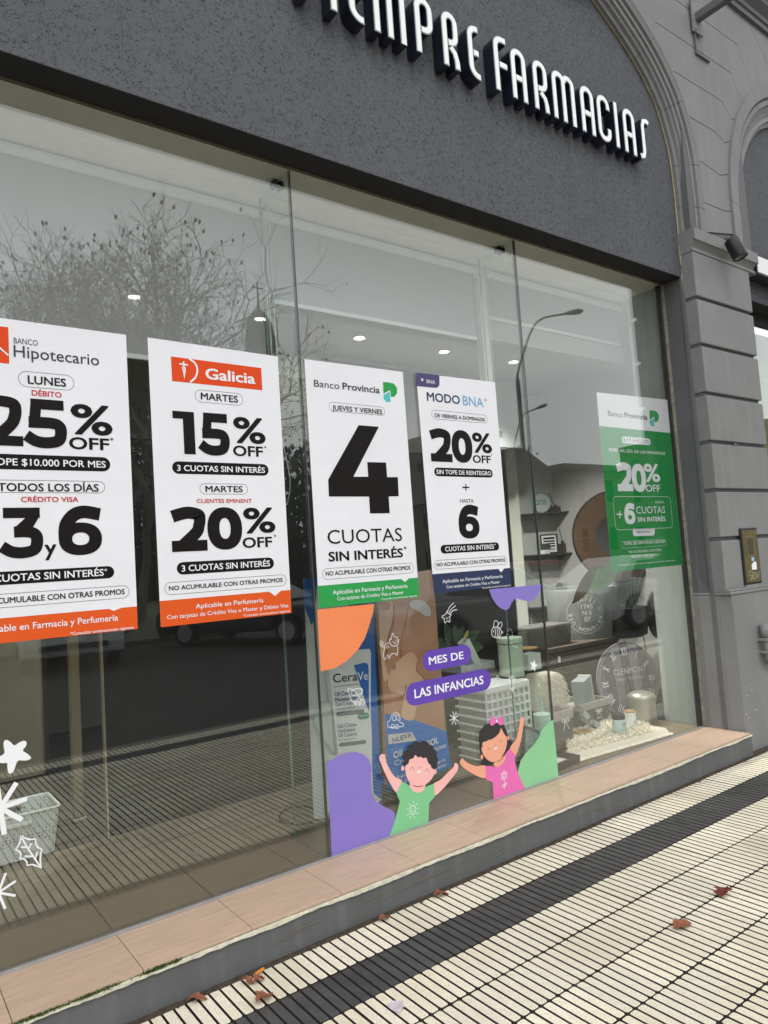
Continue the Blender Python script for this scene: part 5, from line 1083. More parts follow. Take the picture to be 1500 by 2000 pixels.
# floor cable and plastic bag scrap
cb = thing('floor_cable', 'black cable loop lying on the display floor left of the tube display', 'cable', F(560, 1600))
b = MB(); b.tube(crom([F(x, y, FZ+.006) for x, y in ((640, 1588), (600, 1575), (565, 1578), (548, 1590), (550, 1602), (575, 1610), (610, 1606))], False, 6), .005, 6); loc(obj('cable', b, 'black', smooth=True), cb)
cb = thing('plastic_scrap', 'crumpled clear plastic scrap on the floor at the edge of the black backdrop', 'litter', F(425, 1578))
b = MB(); rr_ = random.Random(5); p0 = F(425, 1580); g3 = [[(p0.x-.05+.1*i/6+rr_.uniform(-.008, .008), p0.y-.04+.08*j/5+rr_.uniform(-.008, .008), FZ+.003+rr_.uniform(0, .03)*math.sin(math.pi*i/6)*math.sin(math.pi*j/5)) for i in range(7)] for j in range(6)]
b.add([v for r_ in g3 for v in r_], [(j*7+i, j*7+i+1, (j+1)*7+i+1, (j+1)*7+i) for j in range(5) for i in range(6)]); loc(obj('film', b, 'clearplastic'), cb)

def wicker(name, col, s=1.):
    def ex(m, n, l, p, mp, cur):
        w = n.new('ShaderNodeTexWave'); w.inputs['Scale'].default_value = 22*s; w.inputs['Distortion'].default_value = 2; w.bands_direction = 'Z'; l.new(mp.outputs[0], w.inputs['Vector'])
        return mixc(n, l, w.outputs[0], tuple(c*.35 for c in col), cur)
    return mat(name, col, .8, var=.3, vs=40, bump=.6, bs=60, extra=ex)
M['wick'] = wicker('dark_wicker', rgb(104, 92, 80)); M['wickg'] = wicker('grey_wicker', rgb(130, 128, 124), 1.3)
M['linen'] = mat('grey_linen', rgb(178, 172, 164), .9, var=.1, vs=30, bump=.3, bs=200)
M['dlinen'] = mat('dark_linen', rgb(108, 104, 102), .9, var=.12, vs=30, bump=.3, bs=200)
M['mint'] = mat('mint_metal', rgb(186, 204, 180), .4, var=.04, vs=8)
M['mintp'] = mat('mint_plastic', rgb(190, 214, 200), .4)
M['steel'] = mat('brushed_steel', rgb(182, 178, 168), .35, metal=.6, var=.15, vs=12, stretch=(.5, .5, 30))
M['gold'] = mat('gold_rod', rgb(196, 160, 96), .3, metal=.8)
M['leaf'] = mat('plant_leaf', rgb(118, 172, 84), .45, var=.25, vs=12); M['leafd'] = mat('plant_leaf_dark', rgb(58, 84, 58), .35, var=.2, vs=12); M['leafb'] = mat('plant_leaf_brown', rgb(104, 84, 52), .5, var=.3, vs=12)
M['wool'] = mat('cream_wool', rgb(240, 234, 216), .95, var=.1, vs=30)
M['photo'] = mat('grey_photo', rgb(150, 158, 158), .3, var=.35, vs=16)
M['darkwood'] = mat('charcoal_frame', rgb(72, 72, 74), .5, var=.15, vs=9, stretch=(1, 8, 8))
M['tanw'] = mat('tan_wood', rgb(170, 138, 96), .5, var=.15, vs=6, stretch=(1, 9, 1))

# white woven basket with lid, and the mint bin on it
p0 = F(957, 1520); yb_ = .50
A = onY(957, 1500, yb_); zt_ = onY(950, 1343, yb_).z
x0_, x1_ = onY(951, 1400, yb_).x, onY(1036, 1400, yb_).x; dpt_ = .30
wb = thing('white_woven_basket', 'tall white lidded basket of woven cord behind the girl sticker', 'basket', ((x0_+x1_)/2, yb_+dpt_/2, FZ))
b = MB(); b.box((x0_+.012, yb_+.012, FZ), (x1_-.012, yb_+dpt_-.012, zt_-.04)); loc(obj('liner', b, mat('liner', rgb(206, 208, 204), .9, var=.1, vs=20)), wb)
M['cord'] = mat('white_cord', rgb(240, 243, 240), .8, var=.05, vs=60, bump=.4, bs=200)
b = MB(); nz_ = 8; hz_ = (zt_-.05-FZ)/nz_
for i in range(nz_+1):
    z = FZ+.006+i*hz_
    for (u0_, u1_, f_) in ((x0_, x1_, lambda u: (u, yb_)), (yb_, yb_+dpt_, lambda u: (x1_, u)), (yb_, yb_+dpt_, lambda u: (x0_, u))):
        n_ = 14; b.tube([(*f_(u0_+(u1_-u0_)*k/n_), z+(.006 if k % 2 else -.004)) for k in range(n_+1)], .0065, 5); b.tube([(*f_(u0_+(u1_-u0_)*k/n_), z+(-.007 if k % 2 else .007)) for k in range(n_+1)], .0045, 4)
for k in range(9):
    u = x0_+(x1_-x0_)*k/8; b.tube([(u, yb_-.001, FZ), (u, yb_-.001, zt_-.05)], .0055, 5); b.tube([(u+.012, yb_+.002, FZ), (u+.012, yb_+.002, zt_-.05)], .0035, 4)
for k in range(9):
    u = yb_+dpt_*k/8; b.tube([(x1_, u, FZ), (x1_, u, zt_-.05)], .0055, 5)
o = loc(obj('weave', b, 'cord'), wb); o['kind'] = 'stuff'
b = MB(); b.box((x0_-.008, yb_-.01, zt_-.045), (x1_+.008, yb_+dpt_+.008, zt_-.002)); loc(obj('lid', b, 'cord', bevel=.008), wb)
b = MB()
for i in range(18):
    for j in range(16):
        b.lathe([(.008, -.002), (.006, .003), (.001, .0045)], (x0_+.008+(x1_-x0_-.016)*i/17, yb_+.006+(dpt_-.012)*j/15, zt_), 5)
o = loc(obj('lid_weave', b, 'cord'), wb); o['kind'] = 'stuff'
def item_scale(p): return proj(p)[2]/FPX
bc = onZ(999, 1308, zt_+.004); bc.y = yb_+.14; bc.x = onY(999, 1300, bc.y).x; sc1 = item_scale(bc)
rb = 25*sc1; hb = 75*sc1
mb_ = thing('mint_bin', 'pale mint metal bin with a flat lid standing on the white woven basket', 'bin', (bc.x, bc.y, zt_+.004))
b = MB(); b.lathe([(rb*.95, 0), (rb*.96, hb*.84), (rb*.96, hb*.85)], (bc.x, bc.y, zt_+.006), 32); loc(obj('body', b, 'mint', smooth=True), mb_)
b = MB(); b.lathe([(rb, hb*.865), (rb*1.01, hb*.88), (rb*1.01, hb*.975), (rb*.97, hb), (.01, hb)], (bc.x, bc.y, zt_+.006), 32); loc(obj('lid', b, 'mint', smooth=True), mb_)
b = MB(); b.lathe([(rb*1.0, -.004), (rb*1.02, .006), (rb*.9, .008)], (bc.x, bc.y, zt_+.005), 32); b.box((bc.x-.02, bc.y-rb-.02, zt_+.003), (bc.x+.02, bc.y-rb*.9, zt_+.011)); b.lathe([(rb*.97, hb*.85), (rb*.97, hb*.865)], (bc.x, bc.y, zt_+.006), 32); loc(obj('base_ring', b, 'black'), mb_)
# organisers on a wicker side table left of it + rubber plant
tb = thing('wicker_side_table', 'low wicker table partly hidden by the purple pills, carrying clear organisers', 'table', (3.25, .85, FZ))
tz = onY(930, 1312, .72).z; tx0, tx1 = onY(905, 1310, .72).x, onY(965, 1310, .72).x
b = MB(); b.box((tx0, .72, tz-.09), (tx1+.02, 1.0, tz)); loc(obj('top', b, 'wick', bevel=.004), tb)
for x in (tx0+.02, tx1-.01):
    for y in (.74, .98):
        b = MB(); b.tube([(x, y, FZ), (x, y, tz-.09)], .012, 6); loc(obj('leg', b, 'tanw'), tb)
def tray(name, lab, x0, x1, y0, y1, z0, h, m='clearplastic', tilt=0., cat='organiser', comp=2):
    t = thing(name, lab, cat, ((x0+x1)/2, (y0+y1)/2, z0)); b = MB(); w = .004
    b.box((x0, y0, z0), (x1, y1, z0+w)); b.box((x0, y0, z0+w), (x1, y0+w, z0+h)); b.box((x0, y1-w, z0+w), (x1, y1, z0+h)); b.box((x0, y0+w, z0+w), (x0+w, y1-w, z0+h)); b.box((x1-w, y0+w, z0+w), (x1, y1-w, z0+h))
    loc(obj('shell', b, m), t); b = MB()
    for k in range(1, comp+1):
        x = x0+(x1-x0)*k/(comp+1); b.box((x-.002, y0+w, z0+w), (x+.002, y1-w, z0+h*.8))
    loc(obj('dividers', b, 'plast'), t); t.rotation_euler = (0, tilt, 0); return t
M['frost'] = mat('frosted_plastic', rgb(176, 182, 182), .25, var=.2, vs=30)
tray('clear_tray', 'clear plastic tray lying on the wicker table', tx0, tx1+.03, .74, .96, tz+.001, .05, 'frost')
cc_ = tray('ice_cube_organiser', 'white compartment organiser leaning out of the clear tray', tx1-.10, tx1-.04, .80, .87, tz+.03, .20, 'plast', -.5, comp=3)
cc_ = tray('honeycomb_organiser', 'clear honeycomb organiser leaning behind the tray beside the plant', tx0+.02, tx1-.12, .88, .91, tz+.03, .13, 'frost', .15, comp=4)
def leafmesh(mb, base, tip, w, fold=.15, sag=.0):
    base = Vector(base); tip = Vector(tip); d = tip-base; L_ = d.length; d.normalize(); side = d.cross(Vector((.2, -1, .1))).normalized(); up = side.cross(d)
    n = 7; vs = []
    for i in range(n+1):
        t_ = i/n; ww = w*math.sin(math.pi*min(1, t_*.97+.03))**.8; c = base+d*L_*t_-Vector((0, 0, sag*t_*t_))
        vs += [c+side*ww+up*fold*ww, c, c-side*ww+up*fold*ww]
    fs = []
    for i in range(n): fs += [(i*3, i*3+1, i*3+4, i*3+3), (i*3+1, i*3+2, i*3+5, i*3+4)]
    mb.add(vs, fs)
rp_ = thing('rubber_plant', 'rubber plant with glossy dark leaves and one yellow bud above the purple pills', 'plant', (3.1, 1.0, FZ))
cY = .98; c0 = onY(893, 1300, cY)
b = MB(); b.tube([(c0.x, cY, FZ+.15), (c0.x, cY, c0.z), onY(896, 1255, cY)], .006, 6); loc(obj('stem', b, 'leafb'), rp_)
b = MB(); b.lathe([(.07, 0), (.09, .16), (.095, .165), (.085, .16)], (c0.x, cY, FZ), 16); loc(obj('pot', b, 'black'), rp_)
for (x0, y0, x1, y1, w) in ((878, 1262, 868, 1215, .03), (895, 1258, 885, 1220, .028), (898, 1256, 938, 1231, .026), (896, 1262, 945, 1263, .03), (893, 1250, 905, 1222, .026), (885, 1270, 850, 1250, .03), (898, 1268, 930, 1290, .028), (880, 1285, 862, 1290, .03)):
    b = MB(); leafmesh(b, onY(x0, y0, cY), onY(x1, y1, cY-.04), w*1.6); loc(obj('leaf', b, 'leafd', smooth=True), rp_)
b = MB(); leafmesh(b, onY(905, 1250, cY-.03), onY(915, 1230, cY-.03), .018); loc(obj('bud', b, mat('bud', rgb(170, 170, 100), .5)), rp_)
# round wood-top stool behind
st = thing('round_side_table', 'small round tan tabletop glimpsed right of the mint bin', 'table', (3.9, .95, FZ)); p = onY(1032, 1264, .98)
b = MB(); b.lathe([(.085, 0), (.087, .01), (.001, .012)], (p.x-.02, .98, p.z-.01), 24); loc(obj('top', b, 'tanw'), st)
for k in range(3):
    b = MB(); a_ = k*2.09; b.tube([(p.x+.06*math.cos(a_), .98+.06*math.sin(a_), p.z-.012), (p.x+.09*math.cos(a_), .98+.09*math.sin(a_), FZ)], .007, 5); loc(obj('leg', b, 'black'), st)
wc = tray('white_crate', 'pale slatted crate behind the mint bin', onY(1022, 1290, .85).x, onY(1040, 1290, .85).x+.04, .80, .9, onY(1030, 1308, .85).z, .12, 'plast', 0, 'crate')
# toilet brush
p = F(1062, 1462); p = onY(1062, 1440, .36); tbz = FZ
tb_ = thing('toilet_brush', 'mint toilet brush in its round holder beside the woven basket', 'toilet brush', (p.x, .36, FZ)); s1 = item_scale((p.x, .36, .5)); z1 = onY(1062, 1392, .36).z
b = MB(); b.lathe([(16*s1, 0), (16.5*s1, z1-FZ-.02), (16.5*s1, z1-FZ-.006), (14*s1, z1-FZ), (3.2*s1, z1-FZ+.012)], (p.x, .36, FZ), 24); loc(obj('holder', b, 'mintp', smooth=True), tb_)
b = MB(); b.tube([(p.x, .36, z1), (p.x, .36, onY(1060, 1355, .36).z)], 3*s1, 8); loc(obj('handle', b, 'mintp', smooth=True), tb_)
# dark tray behind green hill
dt = thing('dark_box_frame', 'dark framed tray leaning between the woven basket and the brush', 'tray', F(1040, 1480)); c = onY(1040, 1450, .34)
Mx = Matrix.Translation((c.x, .34, FZ+.09)) @ Matrix.Rotation(R(25), 4, 'Y') @ Matrix.Rotation(R(-14), 4, 'X')
b = MB(); b.box((-.10, -.01, -.10), (.10, .01, .10), Mx); loc(obj('board', b, 'photo'), dt)
for q_ in (((-.11, -.02, -.11), (-.098, .015, .11)), ((.098, -.02, -.11), (.11, .015, .11)), ((-.11, -.02, .098), (.11, .015, .11)), ((-.11, -.02, -.11), (.11, .015, -.098))):
    b = MB(); b.box(*q_, Mx); loc(obj('frame_rail', b, 'darkwood'), dt)
# tray with photo, foreground right
tr = thing('photo_tray', 'charcoal tray lined with a pale drawing, tipped on the floor before the rug', 'tray', F(1105, 1480))
ca = [F(1083, 1448, FZ+.02), F(1103, 1446, FZ+.02), F(1133, 1487, FZ+.02), F(1086, 1497, FZ+.02)]
o_ = ca[3]; ux = (ca[2]-ca[3]); uy = (ca[0]-ca[3]); ux = Vector((1, -.05, 0))*.22; cc0 = F(1132, 1488, FZ); 
Mx = Matrix.Translation((cc0.x, cc0.y, FZ)) @ Matrix.Rotation(R(6), 4, 'Z')
b = MB(); b.box((-.24, .0, .004), (0, .30, .010), Mx); loc(obj('base', b, 'darkwood'), tr)
b = MB(); b.box((-.215, .03, .0102), (-.028, .27, .0125), Mx); loc(obj('print', b, mat('pale_drawing', rgb(205, 212, 208), .5, var=.2, vs=14)), tr)
for q_ in (((-.245, -.004, 0), (.004, .01, .045)), ((-.245, .29, 0), (.004, .304, .045)), ((-.248, .0, 0), (-.236, .3, .045)), ((-.008, .0, 0), (.006, .3, .045))):
    b = MB(); b.box(*q_, Mx); loc(obj('side_rail', b, 'darkwood', bevel=.002), tr)
# rug
rug = thing('shaggy_rug', 'cream tufted rug spread on the display floor in front of the clock', 'rug', (4.2, .25, FZ))
poly = [F(x, y) for x, y in ((1120, 1488), (1210, 1462), (1308, 1434), (1300, 1424), (1262, 1418), (1180, 1412), (1110, 1440), (1105, 1455))]
b = MB(); b.prism([(p_.x, p_.y, FZ+.001) for p_ in poly], (0, 0, .008)); loc(obj('backing', b, mat('rug_backing', rgb(214, 212, 196), .95, var=.1, vs=60, bump=.5, bs=300)), rug)
from mathutils.geometry import intersect_point_quad_2d
def inside(p_, pg):
    c_ = False; n = len(pg)
    for i in range(n):
        a_, b2 = pg[i], pg[(i+1) % n]
        if (a_.y > p_.y) != (b2.y > p_.y) and p_.x < (b2.x-a_.x)*(p_.y-a_.y)/(b2.y-a_.y)+a_.x: c_ = not c_
    return c_
rg2 = random.Random(11); b = MB(); zone = [F(x, y) for x, y in ((1112, 1476), (1200, 1452), (1272, 1432), (1262, 1414), (1180, 1406), (1105, 1436))]
bx = [min(v.x for v in zone), max(v.x for v in zone), min(v.y for v in zone), max(v.y for v in zone)]; cnt = 0
while cnt < 2600:
    q_ = Vector((rg2.uniform(bx[0], bx[1]), rg2.uniform(bx[2], bx[3]), 0))
    if not inside(q_, zone): continue
    cnt += 1; a_ = rg2.uniform(0, 6.28); l_ = rg2.uniform(.012, .03); h_ = rg2.uniform(.012, .035); d_ = Vector((math.cos(a_), math.sin(a_), 0))
    p1 = Vector((q_.x, q_.y, FZ+.006)); b.tube([p1, p1+d_*l_*.4+Vector((0, 0, h_)), p1+d_*l_+Vector((0, 0, h_*.7))], .004, 3, True, [.003, .0045, .003])
for i in range(150):
    t_ = i/149; pa = poly[0].lerp(poly[2], t_); a_ = rg2.uniform(-.6, .6); p1 = Vector((pa.x, pa.y+.004, FZ+.006)); d_ = Vector((math.sin(a_)*.4, -1, 0)).normalized()
    b.tube([p1, p1+d_*.015+Vector((0, 0, .006)), p1+d_*.032-Vector((0, 0, .003))], .0035, 3, True)
o = loc(obj('pile', b, 'wool'), rug); o['kind'] = 'stuff'
# clock
cY = .62; cc = onY(1228, 1330, cY); rc = 75*item_scale(cc)
ck = thing('wall_clock', 'large round grey plank clock with Roman numerals leaning behind the steel bin', 'clock', (cc.x, cY, FZ))
face_n = Vector((-.25, -1, .12)).normalized()
cu = Vector((0, 0, 1)).cross(face_n).normalized()*1; cu = Vector((-face_n.y, face_n.x, 0)).normalized(); cv = face_n.cross(cu).normalized()
if cv.z < 0: cv = -cv
pl = Plane(cc, cu, cv); pr = Print(pl, parent=ck, h0=.0, step=.001)
tones = [(140, 134, 142), (120, 114, 124), (156, 150, 158), (112, 106, 116), (162, 156, 162), (124, 118, 128), (148, 142, 150)]
for k in range(7):
    u0_ = -rc+2*rc*k/7+.0015; u1_ = -rc+2*rc*(k+1)/7-.0015
    up_ = [(u0_+(u1_-u0_)*j/6) for j in range(7)]; o_ = [(u, math.sqrt(max(0, rc*rc-u*u))) for u in up_]; lo_ = [(u, -v) for u, v in reversed(o_)]
    mb = MB(); mb.prism([pl.P(v, 0) for v in o_+lo_], pl.n*-.015); loc(obj('plank', mb, mat('plank%d' % k, rgb(*tones[k]), .7, var=.2, vs=8, stretch=(6, 6, .8))), ck)
pr.strokes('minute_track', [[(rc*.95*math.cos(R(a_)), rc*.95*math.sin(R(a_))) for a_ in range(0, 365, 8)], [(rc*.91*math.cos(R(a_)), rc*.91*math.sin(R(a_))) for a_ in range(0, 365, 8)]], .0022, 'p_cream', 1, False, (), True)
numer = None; num = ['XII', 'I', 'II', 'III', 'IIII', 'V', 'VI', 'VII', 'VIII', 'IX', 'X', 'XI']; paths = []
for i, s_ in enumerate(num):
    th = R(90-30*i); d_ = Vector((math.cos(th), math.sin(th))); tn = Vector((d_.y, -d_.x)); hN = rc*.2; paths = []; wch = {'I': .045, 'V': .09, 'X': .09}; tot = sum(wch[c_] for c_ in s_)*rc*1.15; x_ = -tot/2; c0_ = d_*rc*.76
    for c_ in s_:
        w_ = wch[c_]*rc*1.15; m0 = x_+w_/2
        Pq = lambda a_, b2: tuple(c0_+tn*a_+d_*b2)
        if c_ == 'I': paths.append([Pq(m0, -hN/2), Pq(m0, hN/2)])
        elif c_ == 'V': paths += [[Pq(m0-w_*.38, hN/2), Pq(m0, -hN/2)], [Pq(m0, -hN/2), Pq(m0+w_*.38, hN/2)]]
        else: paths += [[Pq(m0-w_*.38, hN/2), Pq(m0+w_*.38, -hN/2)], [Pq(m0-w_*.38, -hN/2), Pq(m0+w_*.38, hN/2)]]
        x_ += w_
    pr.strokes('numeral', paths, .0085, 'p_decalwhite', 2, False, (), True)
pq = Print(pl, parent=ck, h0=0, step=.001); pq.text('CLENMONT', 1198, 1312, 1264, 1318, 12, 'p_cream', .0, 2); pq.text('Hôtel · Restaurant', 1205, 1325, 1258, 1329, 6, 'p_cream', .0, 2)
pr.strokes('hands', [[(0, 0), (-.002, rc*.16)], [(0, 0), (.004, -rc*.4)]], .006, 'p_ink', 3, False, (), True)
tloc(pr, ck)
# steel bin
p = F(1256, 1420); c = onY(1256, 1400, .40); s1 = item_scale((c.x, .40, .3)); r1 = 26*s1; z1 = onY(1256, 1362, .40).z-FZ
sb = thing('steel_pedal_bin', 'brushed steel pedal bin with a domed lid at the right end of the rug', 'bin', (c.x, .40, FZ))
b = MB(); b.lathe([(r1*.97, .008), (r1*.97, z1)], (c.x, .40, FZ), 32); loc(obj('body', b, 'steel', smooth=True), sb)
b = MB(); b.lathe([(r1*1.03, z1), (r1*1.04, z1+.012), (r1*.95, z1+.03), (r1*.6, z1+.048), (.005, z1+.053)], (c.x, .40, FZ), 32); loc(obj('lid', b, 'steel', smooth=True), sb)
b = MB(); b.lathe([(r1*1.0, 0), (r1*1.0, .01)], (c.x, .40, FZ), 32); b.box((c.x-.02, .40-r1-.03, .004+FZ), (c.x+.02, .40-r1, .012+FZ)); loc(obj('base', b, 'black'), sb)
# candle jars
def can(name, lab, px_, pyb, pyt, wpx, Y, m, lid, lidh=.2, label=None):
    c = onY(px_, (pyb+pyt)/2, Y); s1 = item_scale(c); z0 = FZ+.012; h = (pyb-pyt)*s1; r1 = wpx/2*s1
    t = thing(name, lab, 'jar', (c.x, Y, z0)); b = MB(); b.lathe([(r1, 0), (r1, h*(1-lidh))], (c.x, Y, z0), 24); loc(obj('body', b, m, smooth=True), t)
    b = MB(); b.lathe([(r1*.97, h*(1-lidh)), (r1*.97, h*.97), (r1*.9, h), (.003, h)], (c.x, Y, z0), 24); loc(obj('lid', b, lid, smooth=True), t)
    if label:
        p = Print(Plane((c.x, Y-r1-.001, z0), (1, 0, 0)), parent=None, h0=0, step=.0005); p.parent = t
        for k, (w_, v_) in enumerate(label): p.flat('label_line', [[Vector((-r1*w_, v_*h)), Vector((r1*w_*.6, v_*h)), Vector((r1*w_*.6, v_*h+.004)), Vector((-r1*w_, v_*h+.004))]], 'p_greytext', 1)
        for o in t.children:
            if o.name.startswith('label'): o.matrix_parent_inverse = Matrix.Translation(t.location).inverted()
can('candle_jar', 'pale mint jar with a dark lid on the rug', 1208, 1424, 1385, 26, .29, mat('pale_mint', rgb(196, 218, 216), .4), 'black', .22, [(.6, .6), (.6, .5)])
can('candle_box', 'white canister with a tan lid behind the mint jar', 1230, 1412, 1380, 22, .36, 'white', 'tanw', .1, [(.5, .3), (.4, .4)])
can('pump_bottle', 'short dark cap rising behind the white canister', 1226, 1395, 1370, 12, .46, 'black', 'black', .4)
# crates with linen
def crate(name, lab, x0, x1, y0, y1, h, m, bow=None):
    t = thing(name, lab, 'basket', ((x0+x1)/2, (y0+y1)/2, FZ)); b = MB(); w = .008
    frustum(b, (x0+x1)/2, (y0+y1)/2, FZ, FZ+h, (x1-x0)/2*.92, (y1-y0)/2*.92, (x1-x0)/2, (y1-y0)/2, .008, .012, 2); loc(obj('body', b, m), t)
    b = MB(); frustum(b, (x0+x1)/2, (y0+y1)/2, FZ+h*.74, FZ+h+.004, (x1-x0)/2*1.0, (y1-y0)/2*1.0, (x1-x0)/2*1.02, (y1-y0)/2*1.03, .012, .012, 2); loc(obj('liner_cuff', b, 'linen'), t)
    if bow:
        bx_, bz_ = bow; yb2 = y0-.003; b = MB()
        for s_ in (-1, 1):
            b.tube(crom([(bx_, yb2, bz_), (bx_+s_*.022, yb2-.008, bz_+.016), (bx_+s_*.038, yb2-.006, bz_+.004), (bx_+s_*.02, yb2-.006, bz_-.006), (bx_, yb2, bz_)], False, 4), .0035, 5)
            b.tube(crom([(bx_, yb2, bz_), (bx_+s_*.015, yb2-.005, bz_-.03), (bx_+s_*.03, yb2-.004, bz_-.06)], False, 4), .003, 5)
        loc(obj('ribbon_bow', b, 'p_cream'), t)
    return t
xa, xb = onY(1101, 1400, .62).x, onY(1190, 1400, .62).x
c1_ = crate('lined_basket', 'wide grey lined basket with a ribbon bow and heart tag', xa, xb, .60, .86, onY(1150, 1372, .62).z-FZ, 'dlinen', (onY(1168, 1390, .6).x, onY(1168, 1388, .6).z))
hx, hz_2 = onY(1166, 1402, .6).x, onY(1166, 1402, .6).z
b = MB(); hp = [(0, -.03), (.03, .0), (.032, .016), (.018, .024), (0, .014), (-.018, .024), (-.032, .016), (-.03, 0)]
b.prism([(hx+u, .585, hz_2+v) for u, v in hp], (0, .006, 0)); loc(obj('heart_tag', b, 'darkwood'), c1_)
pt_ = Print(Plane((hx, .585, hz_2), (1, 0, 0)), parent=c1_, h0=.0006); 
c_ = bpy.data.curves.new('t', 'FONT'); c_.body = 'HOME'; o = bpy.data.objects.new('t', c_); COL.objects.link(o); TEXTJOBS.append((o, pt_, 'tag_lettering', 'HOME', -.022, .022, -.004, .014, 'p_cream', 1, .01))
xa, xb = onY(1084, 1420, .45).x, onY(1120, 1420, .45).x
crate('lined_basket', 'small grey lined basket with a white ribbon bow next to the middle pane edge', xa-.03, xb, .44, .62, onY(1100, 1388, .45).z-FZ, 'dlinen', (onY(1103, 1408, .44).x, onY(1103, 1408, .44).z))
# grey gift box in the wide basket
gx = onY(1143, 1350, .74).x; gb = thing('gift_box', 'blue grey box with a pale band standing in the wide lined basket', 'box', (gx, .74, FZ+.1))
Mx = Matrix.Translation((gx, .74, FZ+.012)) @ Matrix.Rotation(R(-6), 4, 'Y') @ Matrix.Rotation(R(18), 4, 'Z'); zz = onY(1143, 1326, .74).z-FZ
b = MB(); b.box((-.10, -.05, 0), (.055, .05, zz), Mx); loc(obj('box', b, mat('slate_card', rgb(150, 162, 162), .6, var=.06)), gb)
b = MB(); b.box((.056, -.052, 0), (.085, .052, zz+.008), Mx); loc(obj('band', b, mat('linen_band', rgb(206, 200, 188), .8, bump=.2)), gb)
# glass block holder leaning
gl_ = thing('glass_holder', 'clear acrylic holder lying tilted against the wide basket', 'organiser', F(1150, 1425)); c = onY(1146, 1402, .50)
Mx = Matrix.Translation((c.x, .50, c.z)) @ Matrix.Rotation(R(38), 4, 'Y')
for k in range(4):
    b = MB(); b.box((-.15+.075*k, -.03, -.022), (-.15+.075*k+.068, .03, .022), Mx); loc(obj('cell', b, 'frost' if k % 2 else 'clearplastic', bevel=.003), gl_)
b = MB(); b.box((-.155, -.034, -.028), (.155, .034, -.0225), Mx); loc(obj('base', b, 'clearplastic'), gl_)
p = F(1142, 1440); wbx = thing('wooden_block', 'small dark block with a tan wooden top on the rug', 'box', p)
Mx = Matrix.Translation((p.x, p.y+.02, FZ)) @ Matrix.Rotation(R(-12), 4, 'Z'); b = MB(); b.box((-.06, -.04, .004), (.06, .04, .036), Mx); loc(obj('block', b, 'black'), wbx)
b = MB(); b.box((-.06, -.04, .0362), (.06, .04, .045), Mx); loc(obj('top', b, 'tanw'), wbx)
# dark wicker chests + fleece + wire basket + bag
xa, xb = onY(1078, 1330, .98).x, onY(1215, 1330, .98).x; zt2 = onY(1100, 1262, .98).z
wc_ = thing('dark_wicker_chest', 'large dark wicker chest behind the goods, a white label on its front', 'chest', ((xa+xb)/2, 1.2, FZ))
b = MB(); b.box((xa, .98, FZ), (xb, 1.4, zt2-.05)); loc(obj('body', b, 'wick', bevel=.01), wc_)
b = MB(); b.box((xa-.01, .97, zt2-.045), (xb+.01, 1.41, zt2)); loc(obj('lid', b, 'wick', bevel=.01), wc_)
lx = onY(1091, 1288, .97); b = MB(); b.box((lx.x-.015, .962, lx.z-.024), (lx.x+.015, .966, lx.z+.024)); loc(obj('label', b, 'white'), wc_)
b = MB()
for i in range(7):
    z = FZ+.03+i*(zt2-.1-FZ)/6; b.tube([(xa+(xb-xa)*k/30, .978+(.006 if (k+i) % 2 else -.004), z) for k in range(31)], .008, 4)
o = loc(obj('weave', b, 'wick'), wc_); o['kind'] = 'stuff'
fc = thing('fleece_cushion', 'cream fleece hanging over the edge of the dark wicker chest', 'cushion', (4, .8, FZ)); Y = .80
pts = [onY(x, y, Y) for x, y in ((1048, 1318), (1090, 1312), (1102, 1335), (1106, 1362), (1098, 1388), (1050, 1392))]
b = MB(); b.prism(pts, (0, .12, 0)); loc(obj('body', b, 'wool', bevel=.02), fc)
b = MB(); rg2 = random.Random(2)
xs_ = [p_.x for p_ in pts]; zs_ = [p_.z for p_ in pts]
for i in range(1500):
    q_ = Vector((rg2.uniform(min(xs_), max(xs_)), rg2.uniform(min(zs_), max(zs_)), 0))
    if not inside(q_, [Vector((p_.x, p_.z, 0)) for p_ in pts]): continue
    p1 = Vector((q_.x, Y+.002, q_.y)); d_ = Vector((rg2.uniform(-.2, .9), -.5, rg2.uniform(-1, -.1))).normalized(); b.tube([p1, p1+d_*.02, p1+d_*.035+Vector((.006, 0, -.012))], .002, 3, True)
o = loc(obj('pile', b, 'wool'), fc); o['kind'] = 'stuff'
xa, xb = onY(1035, 1240, 1.05).x, onY(1118, 1240, 1.05).x; z0, z1 = onY(1090, 1264, 1.05).z, onY(1090, 1222, 1.05).z
gw = thing('grey_woven_box', 'dark grey woven box with rounded corners behind the middle pane edge', 'basket', ((xa+xb)/2, 1.2, z0))
b = MB(); frustum(b, (xa+xb)/2, 1.17, max(z0, zt2+.002), z1, (xb-xa)/2*.96, .12, (xb-xa)/2, .13, .008, .03, 3); loc(obj('body', b, 'wickg'), gw)
b = MB(); b.box((xa+.01, 1.05, z1-.004), (xb-.01, 1.29, z1+.012)); loc(obj('lid', b, 'dlinen', bevel=.01), gw)
